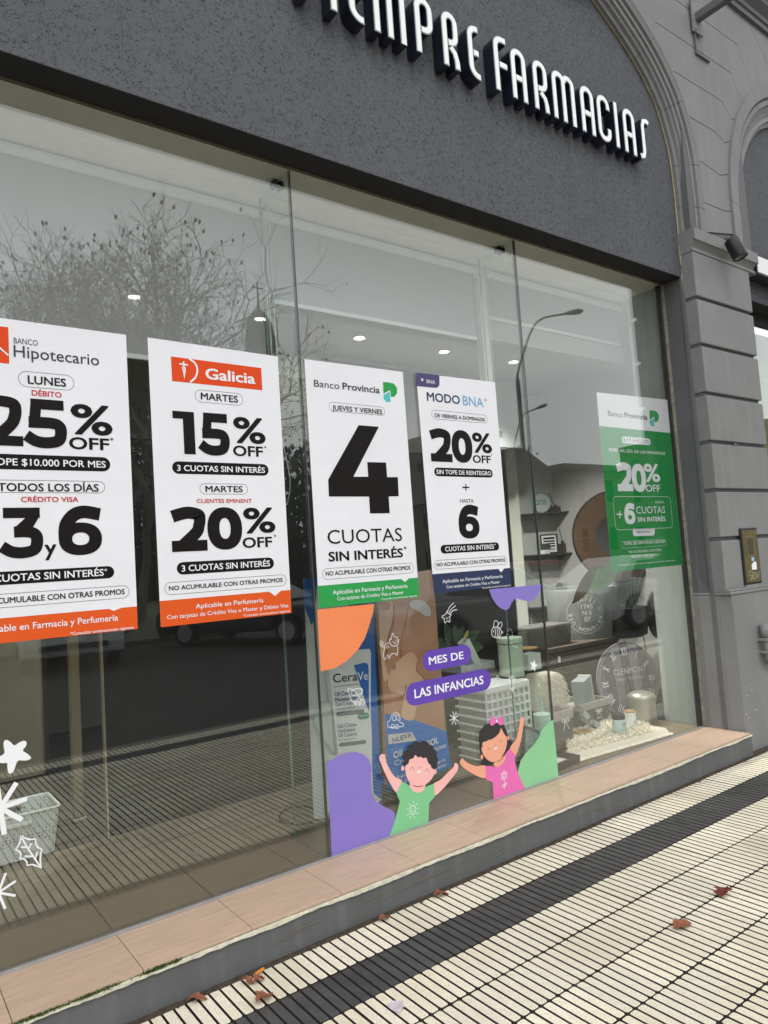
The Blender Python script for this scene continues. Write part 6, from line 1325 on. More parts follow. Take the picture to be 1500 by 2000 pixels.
# supports keep the stacked row standing
b = MB(); b.box((xa-.05, 1.0, FZ), (onY(1078, 1330, .98).x-.02, 1.35, zt2)); cs = tag(obj('storage_bench', b, 'roomdark', bevel=.01), 'low black bench carrying the grey woven box beside the wicker chest', 'bench')
xa, xb = onY(1122, 1200, 1.12).x, onY(1208, 1200, 1.12).x; z1 = onY(1165, 1146, 1.12).z
bgx, bgr = (xa+xb)/2, (xb-xa)/2
bg_ = thing('printed_laundry_bag', 'round grey laundry hamper with a white circular stamp print', 'hamper', (bgx, 1.25, zt2))
bag_lo = zt2+.002
b = MB(); b.lathe([(bgr*.94, bag_lo), (bgr, bag_lo+.1), (bgr, z1-.02), (bgr*.97, z1), (bgr*.93, z1-.005), (bgr*.9, z1-.05)], (bgx, 1.16+bgr*.4, 0), 32); loc(obj('body', b, mat('grey_canvas', rgb(132, 136, 132), .9, var=.1, vs=20, bump=.3, bs=200), smooth=True), bg_)
# stamp print wrapped on the cylinder
def wrap(a_, v): return Vector((bgx+(bgr+.0015)*math.sin(a_), 1.16+bgr*.4-(bgr+.0015)*math.cos(a_), v))
cz_ = onY(1147, 1202, 1.0).z; ca_ = -.8; rs = .165; b = MB()
for rr_, w_ in ((rs, .0035),):
    vs = []; n = 40
    for k in range(n):
        t_ = 2*math.pi*k/n
        for q_ in (rr_-w_/2, rr_+w_/2): vs.append(wrap(ca_+q_*math.cos(t_)/bgr, cz_+q_*math.sin(t_)))
    b.add(vs, [(2*k, 2*k+1, (2*k+3) % (2*n), (2*k+2) % (2*n)) for k in range(n)])
loc(obj('stamp_ring', b, 'p_cream'), bg_)
STAMP = []
def stampchar(c_, t_, r_, size, rot):
    cu_ = bpy.data.curves.new('t', 'FONT'); cu_.body = c_; cu_.offset = .008; cu_.align_x = 'CENTER'; o = bpy.data.objects.new('t', cu_); COL.objects.link(o); STAMP.append((o, t_, r_, size, rot))
for i, c_ in enumerate("TAPES·D'AVIGNON·USE"): stampchar(c_, R(118-i*16.5), .133, .046, True)
for i, s_ in enumerate(('1745', 'N·5', '07')): stampchar(s_, 0, .05-i*.055, .056, False)
# pot plant on gold stand
xa, xb = onY(1198, 1215, .95).x, onY(1265, 1215, .95).x; pz0, pz1 = onY(1232, 1242, .95).z, onY(1232, 1186, .95).z; pcx, prr = (xa+xb)/2, (xb-xa)/2; py_ = .95+prr*.5
pp = thing('potted_plant', 'leafy plant in a black woven pot on a thin gold stand behind the clock', 'plant', (pcx, py_, FZ))
b = MB(); b.lathe([(prr*.86, pz0), (prr*.95, pz0+.01), (prr, (pz0+pz1)/2), (prr, pz1), (prr*.93, pz1), (prr*.9, pz1-.03)], (pcx, py_, 0), 28); loc(obj('pot', b, mat('black_weave', rgb(42, 42, 42), .6, var=.4, vs=60, bump=.8, bs=80), smooth=True), pp)
b = MB(); b.tube([(pcx+prr*.8*math.cos(R(a_)), py_+prr*.8*math.sin(R(a_)), pz0-.006) for a_ in range(0, 361, 20)], .005, 5); loc(obj('stand_ring', b, 'gold'), pp)
for k in range(4):
    a_ = R(45+90*k); b = MB(); b.tube([(pcx+prr*.8*math.cos(a_), py_+prr*.8*math.sin(a_), pz0-.006), (pcx+prr*1.0*math.cos(a_), py_+prr*1.0*math.sin(a_), FZ)], .005, 5); loc(obj('leg', b, 'gold'), pp)
stems = [((1228, 1186), (1226, 1150), (1218, 1120), (1208, 1106), 'leaf', (1150, 1152), .075), ((1224, 1186), (1212, 1140), (1190, 1112), (1166, 1104), 'leafb', (1117, 1180), .062), ((1232, 1186), (1232, 1150), (1228, 1115), (1222, 1085), 'leaf', (1180, 1108), .05), ((1238, 1186), (1240, 1150), (1238, 1110), (1236, 1075), 'leafd', (1262, 1100), .05), ((1230, 1186), (1216, 1152), (1202, 1136), (1192, 1128), 'leaf', (1160, 1118), .05), ((1234, 1186), (1244, 1150), (1252, 1125), (1256, 1112), 'leafd', (1248, 1096), .04)]
for s_ in stems:
    pts = crom([onY(*q_, py_-.05) for q_ in s_[:4]], False, 4); b = MB(); b.tube(pts, .0055, 5); loc(obj('stem', b, 'leafd'), pp)
    b = MB(); leafmesh(b, pts[-1], onY(*s_[5], py_-.13), s_[6]*1.1); loc(obj('leaf', b, s_[4], smooth=True), pp)
# grey hoop behind pot at right
hp_ = thing('grey_hoop', 'dark grey ring standing between the black pot and the side wall', 'mirror', (5.6, 1.0, FZ)); c = onY(1288, 1200, .95); s1 = item_scale(c)
b = MB(); b.tube([(c.x+30*s1*math.cos(R(a_)), .98, c.z+44*s1*math.sin(R(a_))) for a_ in range(0, 361, 12)], .012, 6); loc(obj('rim', b, 'dlinen'), hp_)
b = MB(); b.prism([(c.x+30*s1*math.cos(R(a_)), .985, c.z+44*s1*math.sin(R(a_))) for a_ in range(0, 360, 12)], (0, .006, 0)); loc(obj('disc', b, 'darkwood'), hp_)
# round wooden mirror
mY = 1.3; c = onY(1207, 1046, mY); s1 = item_scale(c); r1 = 88*s1; r2 = 44*s1
rm = thing('round_wood_mirror', 'large round mirror with a broad brown wooden ring behind the green poster', 'mirror', (c.x, mY, c.z)); mn = Vector((-.6, -.8, 0)); mu = Vector((.8, -.6, 0)); mv = Vector((0, 0, 1))
for k in range(12):
    b = MB(); a0, a1 = R(30*k+.12), R(30*k+29.88); ps = [(r1, a0+(a1-a0)*j/4) for j in range(5)]+[(r2, a1-(a1-a0)*j/4) for j in range(5)]
    b.prism([c+mu*q_*math.cos(a_)+mv*q_*math.sin(a_) for q_, a_ in ps], mn*.02); loc(obj('wood_segment', b, mat('mirror_wood', rgb(96, 72, 52), .6, var=.25, vs=6) if k == 0 else bpy.data.materials['mirror_wood']), rm)
b = MB(); b.tube([c+mu*r1*math.cos(R(a_))+mv*r1*math.sin(R(a_))+mn*.01 for a_ in range(0, 361, 10)], .012, 6); loc(obj('rim', b, 'black'), rm)
b = MB(); b.prism([c+mu*r2*math.cos(R(a_))+mv*r2*math.sin(R(a_))+mn*.004 for a_ in range(0, 360, 10)], mn*.004); loc(obj('mirror_glass', b, mat('mirror', (.7, .72, .72), .03, metal=1.)), rm)
# support ledge for the mirror: back shelf wall (faces the street corner)
w0 = onY(1005, 1100, 2.5); wu = Vector((math.cos(YAW), -math.sin(YAW), 0)); 
sw_ = thing('shelf_wall', 'pale display wall with three dark shelves behind the right pane', 'shelf unit', (w0.x, w0.y, FZ)); pw = Plane((w0.x, w0.y, 0), wu)
def wq(px_, py_): return pw.uv(px_, py_)
u0_, u1_ = wq(1003, 1100).x, wq(1215, 1100).x
b = MB(); b.prism([pw.P((u0_, .15), 0), pw.P((u1_, .15), 0), pw.P((u1_, 3.25), 0), pw.P((u0_, 3.25), 0)], pw.n*-.05); loc(obj('wall_panel', b, 'room'), sw_)
b = MB(); ub = wq(1022, 1100).x; b.prism([pw.P((u0_-.01, .15), .0), pw.P((ub, .15), .0), pw.P((ub, 3.2), .0), pw.P((u0_-.01, 3.2), .0)], pw.n*.05); loc(obj('upright', b, 'cream'), sw_)
shz = []
for (x_, y_, xr) in ((1060, 1004, 1118), (1068, 1083, 1126), (1075, 1185, 1128)):
    v = wq(x_, y_).y; ul = ub+.002; ur = wq(xr, y_).x; shz.append(v)
    b = MB(); b.prism([pw.P((ul, v-.008), .002), pw.P((ur, v-.008), .002), pw.P((ur, v-.008), .16), pw.P((ul, v-.008), .16)], (0, 0, .014)); loc(obj('shelf', b, mat('shelf_dark', rgb(58, 52, 48), .6)), sw_)
def onshelf(px_, k, d=.08): 
    u = pw.uv(px_, [1004, 1083, 1185][k]).x; return pw.P((u, 0), d)+Vector((0, 0, shz[k]+.007))
ws = proj(pw.P((ub+.3, 1.4), 0))[2]/FPX
# teal round sign, diffusers, framed text, boxes
p = onshelf(1056, 0); c = Vector((p.x, p.y, p.z+20*ws)); pl = Plane(c, wu)
t = thing('round_teal_sign', 'small round pale sign with teal lettering on the top shelf', 'sign', c); pr = Print(pl, parent=t, h0=0., step=.001)
b = MB(); b.prism([pl.P((18*ws*math.cos(R(a_)), 19.5*ws*math.sin(R(a_))), 0) for a_ in range(0, 360, 12)], pl.n*-.012); obj('disc', b, mat('pale_disc', rgb(178, 186, 182), .6), t)
b = MB(); b.tube([pl.P((18*ws*math.cos(R(a_)), 19.5*ws*math.sin(R(a_))), 0) for a_ in range(0, 361, 12)], .004, 5); obj('rim', b, mat('teal', rgb(80, 130, 138), .6), t)
pr.text('IGOS', 1043, 986, 1068, 987, 9, bpy.data.materials['teal'].name and 'tealm', .03, 1) if False else None
M['tealm'] = bpy.data.materials['teal']; pr.text('IGOS', 1042, 985, 1068, 987, 10, 'tealm', .03, 1); tloc(pr, t)
def diffuser(lab, px_, k, hpx, stick):
    p = onshelf(px_, k, .07); t = thing('reed_diffuser', lab, 'diffuser', p); w = 7*ws
    b = MB(); b.box((p.x-w, p.y-w, p.z), (p.x+w, p.y+w, p.z+hpx*ws)); loc(obj('jar', b, mat('smoke_glass', rgb(60, 56, 54), .15, spec=.8) if 'smoke_glass' not in bpy.data.materials else bpy.data.materials['smoke_glass'], bevel=.003), t)
    b = MB(); b.tube([(p.x, p.y, p.z+hpx*ws), (p.x, p.y, p.z+hpx*ws*1.3)], w*.5, 10); loc(obj('cap', b, 'black'), t)
    b = MB()
    for d_ in (0, .3, -.3): b.tube([(p.x, p.y, p.z+hpx*ws), (p.x-stick*ws*.75+d_*.01, p.y+stick*ws*.55, p.z+(hpx+28)*ws)], .003, 4)
    loc(obj('sticks', b, 'black'), t)
diffuser('reed diffuser with slanting dark sticks on the top shelf', 1083, 0, 11, 12)
diffuser('black reed diffuser with upright sticks on the middle shelf', 1098, 1, 18, 5)
p = onshelf(1073, 1, .03); c = Vector((p.x, p.y, p.z)); pl = Plane(c, wu); t = thing('framed_text_print', 'black framed print of bold text on the middle shelf', 'picture', c); pr = Print(pl, parent=t, h0=.006, step=.001)
Wf, Hf = 17*ws, 38*ws; b = MB(); b.prism([pl.P(q_, 0) for q_ in ((-Wf, 0), (Wf, 0), (Wf, Hf), (-Wf, Hf))], pl.n*.005); obj('frame', b, 'black', t)
pr.flat('paper', [[Vector(q_) for q_ in ((-Wf*.82, Hf*.07), (Wf*.82, Hf*.07), (Wf*.82, Hf*.93), (-Wf*.82, Hf*.93))]], 'p_white', 0)
pr.flat('print_blocks', [[Vector((-Wf*a_, Hf*v)), Vector((Wf*c_, Hf*v)), Vector((Wf*c_, Hf*(v+h_))), Vector((-Wf*a_, Hf*(v+h_)))] for a_, c_, v, h_ in ((.65, .65, .74, .1), (.65, .1, .6, .08), (-.1, .65, .6, .08), (.3, .65, .48, .07), (.65, .65, .34, .08), (.5, .6, .2, .05))], 'p_ink', 1); tloc(pr, t)
p = onshelf(1062, 1, .12); t = thing('small_product_box', 'small dark and white carton in front of the framed text', 'box', p); b = MB(); b.box((p.x-.05, p.y-.03, p.z), (p.x+.03, p.y+.03, p.z+8*ws)); loc(obj('lower', b, 'white'), t); b = MB(); b.box((p.x-.05, p.y-.03, p.z+8*ws), (p.x+.045, p.y+.03, p.z+20*ws)); loc(obj('upper', b, 'darkwood'), t)
p = onshelf(1072, 2, .05); c = p; pl = Plane(c, wu); t = thing('easel_picture', 'grey photograph on a tan easel on the lowest shelf', 'picture', c); pr = Print(pl, parent=t, h0=.006)
Wf, Hf = 17*ws, 44*ws; b = MB(); b.prism([pl.P(q_, 0) for q_ in ((-Wf, .01), (Wf, .01), (Wf, Hf), (-Wf, Hf))], pl.n*.006); obj('photograph', b, mat('snow_photo', rgb(190, 198, 198), .5, var=.4, vs=22), t)
b = MB(); b.prism([pl.P(q_, .004) for q_ in ((-.025, 0), (.025, 0), (.02, .018), (-.02, .018))], pl.n*.02); obj('easel', b, 'tanw', t); tloc(pr, t)
p = onshelf(1098, 2, .08); t = thing('black_ornament', 'black pedestal ornament with a pale disc on the lowest shelf', 'ornament', p); b = MB(); b.box((p.x-8*ws, p.y-.03, p.z), (p.x+8*ws, p.y+.03, p.z+24*ws)); loc(obj('pedestal', b, 'black'), t)
b = MB(); b.lathe([(.004, -.01), (.03, 0), (.004, .01)], (p.x, p.y, p.z+30*ws), 12); loc(obj('figure', b, 'black'), t)
b = MB(); q_ = Matrix.Rotation(R(90), 3, 'X'); b.lathe([(11*ws, -.003), (11*ws, .003)], (p.x+.0, p.y+.04, p.z+34*ws), 20, q_); loc(obj('disc', b, 'photo'), t)
# second downlit wall block: grey armchair shape behind
# ================================================================== LITTER & PLANTS OUTSIDE
lfm = mat('dry_leaf', rgb(140, 86, 58), .8, var=.35, vs=60, bump=.3, bs=80); lfr = mat('red_leaf', rgb(104, 40, 30), .8, var=.3, vs=60)
def dry(px_, py_, L_, rot, lab, m=None, shape=0, group='dry leaves on the pavement'):
    p = onZ(px_, py_, .003); rr_ = random.Random(int(px_)); n = 9; w = L_*.32; vs = []
    for i in range(n+1):
        t_ = i/n; ww = w*math.sin(math.pi*t_)**.7*(1+.35*math.sin(t_*15+rr_.random()*5)) if shape == 0 else w*(1.3*abs(math.sin(t_*math.pi*2.6))+.25)*math.sin(math.pi*min(1, t_+.05))
        x = (t_-.5)*L_; z = .004+.010*math.sin(math.pi*t_*1.3)+rr_.uniform(0, .003)
        vs += [Vector((x, ww, z+.008*rr_.random())), Vector((x, 0, z-.002)), Vector((x, -ww*.9, z+.012*rr_.random()))]
    fs = []
    for i in range(n): fs += [(i*3, i*3+1, i*3+4, i*3+3), (i*3+1, i*3+2, i*3+5, i*3+4)]
    b = MB(); b.add(vs, fs); o = obj('dry_leaf', b, m or lfm, loc=(p.x, p.y, .004)); o.rotation_euler = (rr_.uniform(-.15, .15), rr_.uniform(-.15, .15), rot)
    sd = o.modifiers.new('thick', 'SOLIDIFY'); sd.thickness = .0008
    tag(o, lab, 'leaf', group)
dry(1415, 1745, .095, .2, 'dark red lobed leaf, farthest right on the light paving', lfr, 1)
dry(1333, 1810, .085, -.3, 'brown curled leaf on the light paving between two joints')
dry(862, 1750, .075, -.2, 'brown leaf against the step below the boy sticker')
dry(516, 1952, .085, .35, 'long orange brown leaf across the first row of ribs')
dry(385, 1955, .07, -.5, 'pinkish brown leaf lying tight against the step, nearest the camera')
dry(483, 1920, .05, -.9, 'small brown leaf in the dirt line below the step'); dry(506, 1917, .05, .2, 'brown leaf tucked at the end of a rib beside an orange scrap')
dry(750, 1797, .055, .1, 'small reddish leaf in the dirt line, middle of the step')
p = onZ(508, 1903, .004); b = MB(); b.tube([(p.x-.02, p.y, .012), (p.x+.02, p.y+.008, .014)], .006, 6); tag(obj('orange_scrap', b, mat('orange_scrap', rgb(204, 128, 50), .7)), 'small orange rolled scrap at the foot of the step', 'litter')
p = onZ(775, 1965, .004); b = MB(); rr_ = random.Random(8); b.add([(p.x+.05*math.cos(a_)*rr_.uniform(.4, 1), p.y+.05*math.sin(a_)*rr_.uniform(.4, 1), rr_.uniform(.002, .01)) for a_ in [k*.7 for k in range(9)]], [tuple(range(9))]); tag(obj('paper_scrap', b, mat('torn_paper', rgb(196, 190, 196), .8)), 'torn scrap of pale paper on the ribs near the bottom of the picture', 'litter')
# moss tufts in the sill joint
ms = mat('moss', rgb(76, 104, 40), .9, var=.3, vs=40)
for (px_, py_, L_, lab, nn) in ((309, 1886, .10, 'bright tuft of moss under the second sill tile joint', 260), (344, 1872, .03, 'tiny moss tuft right of the bright one', 60), (165, 1938, .20, 'long thin line of moss in the joint above the step', 240), (60, 1980, .16, 'moss along the sill joint at the lower left corner', 200)):
    p = onY(px_, py_, -.345); b = MB(); rr_ = random.Random(px_)
    for i in range(nn):
        q_ = Vector((p.x+rr_.gauss(0, L_*.3), -.345-rr_.uniform(-.004, .006), .139+rr_.uniform(-.004, .004))); d_ = Vector((rr_.uniform(-1, 1), -rr_.random(), rr_.uniform(.2, 1))).normalized()*rr_.uniform(.004, .012); s_ = d_.cross(Vector((0, 1, .3))).normalized()*.003
        b.add([q_-s_, q_+s_, q_+d_], [(0, 1, 2)])
    o = tag(obj('moss_tuft', b, ms), lab, 'moss', 'moss in the sill joint', 'stuff')
# bits of dirt along the step
b = MB(); rr_ = random.Random(4)
for i in range(1400):
    x = rr_.uniform(.4, 5.3); y = -.352-abs(rr_.gauss(0, .014)); s_ = rr_.uniform(.0012, .0045); b.lathe([(s_, 0), (s_*.7, s_*.9)], (x, y, .001), 5)
tag(obj('grit', b, 'dirt'), 'dark grit gathered along the foot of the step', 'grit', None, 'stuff')

# ================================================================== STREET MIRRORED IN THE GLASS
def car(name, lab, pos, rz, col, suv=False, m=None):
    t = thing(name, lab, 'car', (0, 0, 0), 0, 'cars parked across the street')
    L_, W_ = (4.5, 1.8); H = 1.78 if suv else 1.45; bh = 1.05 if suv else .88; g0 = .28 if suv else .2; wr = .36 if suv else .31
    paint = mat('car_paint_'+name+str(rz), rgb(*col), .3, spec=.7) if m is None else m
    prof = [(2.2, g0), (2.25, .5), (2.2, bh-.12), (1.95, bh-.03), (1.1, bh+.03), (-1.9 if not suv else -2.15, bh+.06), (-2.2, bh-.1), (-2.22, .45), (-2.1, g0)]
    low = []
    for wx in (-1.35, 1.4):
        low.append((wx, [(wx+(wr+.07)*math.cos(R(a_)), wr+(wr+.07)*math.sin(R(a_))) for a_ in range(0, 181, 20)]))
    bottom = [(-2.1, g0)]
    for wx, ar in low: bottom += [(x_, max(z_, g0)) for x_, z_ in reversed(ar)]
    bottom += [(2.2, g0)]; outline = prof[1:-1]; pts = [(x_, z_) for x_, z_ in reversed(outline)]
    allp = bottom+[(x_, z_) for x_, z_ in outline]
    b = MB(); b.prism([(x_, -W_/2, z_) for x_, z_ in allp], (0, W_, 0)); obj('body', b, paint, t, bevel=.06)
    cab = [(1.15, bh+.02), (.35, H-.03), (.1, H), (-1.1 if not suv else -1.9, H-.02), (-1.9 if not suv else -2.15, bh+.05)]
    b = MB(); n = len(cab); ins = .2
    vs = [(x_, s_*(W_/2-.04-(ins if z_ > bh+.2 else 0)), z_) for s_ in (-1, 1) for x_, z_ in cab]; b.add(vs, [tuple(range(n)), tuple(range(n, 2*n))]+[(i, (i+1) % n, (i+1) % n+n, i+n) for i in range(n)]); obj('cabin', b, paint, t, bevel=.04)
    gm = M.setdefault('carglass', mat('car_glass', rgb(30, 36, 38), .08, spec=.8))
    def cs(x_, z_, s_, e=.012):
        f_ = (z_-bh)/(H-bh); y_ = W_/2-.04-ins*min(1, max(0, f_))+e; return (x_, s_*y_, z_)
    for s_ in (-1, 1):
        b = MB(); zz0, zz1 = bh+.08, H-.1; b.add([cs(.95, zz0, s_), cs(.35, zz1, s_), cs(-.25, zz1, s_), cs(-.25, zz0, s_)], [(0, 1, 2, 3)]); b.add([cs(-.33, zz0, s_), cs(-.33, zz1, s_), cs(-1.05 if not suv else -1.75, zz1, s_), cs(-1.5 if not suv else -1.85, zz0, s_)], [(0, 1, 2, 3)]); obj('side_window', b, gm, t)
    b = MB(); b.add([(1.14, -W_/2+.12, bh+.07), (1.14, W_/2-.12, bh+.07), (.40, W_/2-.3, H-.07), (.40, -W_/2+.3, H-.07)], [(0, 1, 2, 3)]); b.v = [(x_+.03, y_, z_+.02) for x_, y_, z_ in b.v]; obj('windscreen', b, gm, t)
    for wx in (-1.35, 1.4):
        for s_ in (-1, 1):
            b = MB(); q_ = Matrix.Rotation(R(90), 3, 'X'); b.lathe([(wr*.55, -.1), (wr*.95, -.11), (wr, -.08), (wr, .08), (wr*.95, .11), (wr*.55, .1)], (wx, s_*(W_/2-.12), wr), 20, q_); w_ = obj('wheel', b, 'black', t, smooth=True)
            b = MB()
            for k in range(5):
                a_ = k*math.pi*2/5; b.box((-.03, -.005, 0), (.03, .005, wr*.6), Matrix.Translation((wx, s_*(W_/2-.0), wr)) @ Matrix.Rotation(a_, 4, 'Y'))
            b.lathe([(wr*.66, -.006), (wr*.62, .006)], (wx, s_*(W_/2-.01), wr), 20, q_); r_ = obj('rim', b, 'alu'); r_.parent = w_
    hl = M.setdefault('hlamp', mat('headlight', rgb(210, 214, 214), .15, spec=.9))
    for s_ in (-1, 1):
        b = MB(); b.box((2.05, s_*.62-.2, bh-.34), (2.27, s_*.62+.2, bh-.18)); obj('headlight', b, hl, t, bevel=.04)
        b = MB(); b.box((1.0, s_*(W_/2+.1)-.1, bh+.05), (1.14, s_*(W_/2+.1)+.08, bh+.2)); obj('mirror', b, paint, t, bevel=.03)
    b = MB(); b.box((2.2, -.42, bh-.36), (2.265, .42, bh-.2)); b.box((2.22, -.6, .42), (2.275, .6, .52)); obj('grille', b, 'black', t)
    b = MB(); b.box((2.26, -.2, .55), (2.285, .2, .64)); obj('plate', b, 'white', t)
    t.location = pos; t.rotation_euler = (0, 0, rz); return t
car('parked_suv', 'silver off-road car mirrored in the glass behind the two left posters', (3.6, -13.6, -.12), R(98), (214, 218, 222), True)
p = mir(1185, 1150, 11.2); car('parked_car', 'white hatchback mirrored in front of the green poster', (13.9, -6.3, -.12), R(6), (206, 208, 210))
car('parked_car', 'red car mirrored beside the lavender wave sticker', (13.2, -8.9, -.12), R(4), (150, 24, 30))
car('parked_car', 'pale silver car mirrored next to the navy footed poster', (9.2, -6.6, -.12), R(4), (170, 172, 172))
car('parked_car', 'dark car mirrored between the second and third posters', (7.6, -12.6, -.12), R(60), (34, 38, 42))
# street lamps
def lamp(lab, base, tip, h, reach_dir, s_=1.):
    t = thing('street_lamp', lab, 'street lamp', base, group='street lamps across the street'); b = MB(); ap_ = tip
    pts = [Vector(base), Vector((base[0], base[1], h*.72))]+crom([Vector((base[0], base[1], h*.74)), Vector((base[0], base[1], h*.8)).lerp(Vector((tip.x, tip.y, h*.84)), .1), Vector((base[0], base[1], h*.93)).lerp(Vector((tip.x, tip.y, h*.96)), .42), tip], False, 5)
    b.tube(pts, .07*s_, 8, True, [.075*s_]*2+[.04*s_]*(len(pts)-2)); loc(obj('pole', b, 'wall2', smooth=True), t)
    d_ = (pts[-1]-pts[-3]).normalized(); b = MB(); b.tube([tip-d_*.1, tip+d_*.2, tip+d_*.7*s_, tip+d_*.95*s_], .1, 8, True, [.05, .09*s_, .11*s_, .04]); loc(obj('head', b, 'wall2', smooth=True), t)
D = 13.2; tp = mir(1108, 612, D); bs = mir(1040, 1100, D); lamp('tall curved street lamp mirrored in the right pane', (bs.x, -D, -.1), tp, tp.z, None, 1.0)
D = 26; tp = mir(1050, 797, D); bs = mir(1020, 1090, D); lamp('farther curved street lamp mirrored below the first', (bs.x, -D, -.1), tp, tp.z, None, 1.0)
# bare plane trees
bark = mat('tree_bark', rgb(112, 106, 98), .9, var=.3, vs=3); twig = mat('tree_twigs', rgb(132, 125, 114), .9); dl = mat('hanging_leaf', rgb(86, 66, 46), .9)
def maketree(seed, H):
    rr_ = random.Random(seed); tr_, cr_, lv = MB(), MB(), MB()
    def grow(p, d, L_, r_, lvl):
        n = 3 if lvl < 5 else 2; pts = [p]; q = p
        for i in range(n):
            d = (d+Vector((rr_.uniform(-.28, .28), rr_.uniform(-.28, .28), rr_.uniform(-.1, .16)))).normalized(); q = q+d*L_/n; pts.append(q)
        (tr_ if lvl < 2 else cr_).tube(pts, r_, 6 if lvl < 2 else 3, False, [r_*(1-.35*i/n) for i in range(n+1)])
        if lvl >= 7:
            if rr_.random() < .16:
                s_ = .045; a = q+Vector((0, 0, -.05)); lv.add([a+Vector((s_, 0, 0)), a+Vector((0, s_*.5, s_)), a-Vector((s_, 0, 0)), a-Vector((0, s_*.5, s_))], [(0, 1, 2, 3)])
            return
        k = 3 if lvl in (0, 1, 2) else (3 if rr_.random() < .55 else 2)
        for i in range(k):
            a = rr_.uniform(0, 6.28); sp = rr_.uniform(.5, 1.15); o_ = d.orthogonal().normalized(); o2_ = d.cross(o_); nd = (d+(o_*math.cos(a)+o2_*math.sin(a))*sp+Vector((0, 0, .12))).normalized()
            grow(pts[-1] if i else pts[-1], nd, L_*rr_.uniform(.66, .84), r_*.6, lvl+1)
        if lvl > 1 and lvl < 5: grow(pts[1], (d+Vector((rr_.uniform(-1, 1), rr_.uniform(-1, 1), .1))).normalized(), L_*.6, r_*.4, lvl+2)
    grow(Vector((0, 0, 0)), Vector((0, 0, 1)), H*.2, H*.0125, 0)
    return tr_.mesh('trunk'), cr_.mesh('crown'), lv.mesh('hanging_leaves')
kinds = [maketree(s_, 12) for s_ in (3, 8, 21)]
spots = [((60, 415), 16.5), ((215, 500), 18.5), ((300, 450), 17), ((-60, 480), 15), ((130, 560), 24), ((250, 620), 27), ((-20, 600), 27), ((345, 560), 22), ((240, 470), 23)]
labs = ['bare plane tree mirrored above the leftmost poster', 'bare plane tree mirrored left of the lit spot', 'bare plane tree mirrored high above the second poster', 'bare plane tree mirrored at the left edge', 'farther bare tree mirrored behind the leftmost ones', 'farther bare tree mirrored behind the middle branches', 'farther bare tree mirrored at the left edge', 'bare tree mirrored above the orange logo of the second poster', 'bare tree mirrored behind the two highest crowns']
for i, (((px_, py_), D), lab) in enumerate(zip(spots, labs)):
    top = mir(px_, py_, D); k = kinds[i % 3]; zz = max(v.co.z for v in k[1].vertices); s_ = top.z/zz
    t = thing('bare_tree', lab, 'tree', (top.x, -D, 0), random.uniform(0, 6), 'bare trees in the square across the street'); t.scale = (s_, s_, s_)
    for me, nm, mt in zip(k, ('trunk', 'crown', 'hanging_leaves'), (bark, twig, dl)):
        if not me.materials: me.materials.append(mt)
        o = bpy.data.objects.new(nm, me); COL.objects.link(o); o.parent = t
        if nm == 'hanging_leaves': o['kind'] = 'stuff'
# hedge mass far behind
b = MB(); rr_ = random.Random(9)
for i in range(30000):
    x = rr_.uniform(-4, 56); y = -rr_.uniform(44, 54); z = rr_.random()**1.25*(9+1.8*math.sin(x*.5)+1.2*math.sin(x*1.3+1)); s_ = rr_.uniform(.12, .4); a = rr_.uniform(0, 6.28); v_ = Vector((x, y, z)); u_ = Vector((math.cos(a), math.sin(a)*.3, rr_.uniform(-.5, .5)))*s_; w_ = Vector((0, .2, 1))*s_; b.add([v_-u_, v_+w_, v_+u_, v_-w_], [(0, 1, 2, 3)])
tag(obj('far_greenery', b, mat('greenery', rgb(50, 54, 40), .95, var=.3, vs=1)), 'dark mass of bushes at the back of the square', 'bushes', None, 'stuff')
# church dome
D = 60; tp = mir(505, 552, D); bt = mir(505, 780, D); mid_ = mir(505, 605, D); wd_ = abs(mir(530, 660, D).x-mir(480, 660, D).x)/2
cg = thing('church_dome', 'grey church dome with a thin cross mirrored above the second poster', 'church', (mid_.x, -D, 0)); stn = mat('church_stone', rgb(84, 82, 78), .9, var=.15, vs=.5)
b = MB(); hd = mid_.z; b.lathe([(wd_*1.05, 0), (wd_*1.05, hd*.72), (wd_*1.12, hd*.73), (wd_*1.12, hd*.75)], (mid_.x, -D, 0), 16); loc(obj('drum', b, stn), cg)
b = MB(); b.lathe([(wd_*1.12, hd*.76), (wd_*1.1, hd*.86), (wd_*1.04, hd*.905), (wd_*.9, hd*.943), (wd_*.68, hd*.968), (wd_*.38, hd*.988), (wd_*.13, hd*1.003), (wd_*.05, hd+(tp.z-hd)*.5)], (mid_.x, -D, 0), 16); loc(obj('dome', b, stn, smooth=True), cg)
b = MB(); b.tube([(mid_.x, -D, hd), (mid_.x, -D, tp.z)], .09, 5); b.tube([(mid_.x-.6, -D, hd+(tp.z-hd)*.8), (mid_.x+.6, -D, hd+(tp.z-hd)*.8)], .09, 5); loc(obj('cross', b, stn), cg)
b = MB()
for k in range(8):
    a_ = k*math.pi/4; b.box((wd_*1.04, -.5, hd*.4), (wd_*1.09, .5, hd*.65), Matrix.Translation((mid_.x, -D, 0)) @ Matrix.Rotation(a_, 4, 'Z'))
loc(obj('window', b, 'black'), cg)
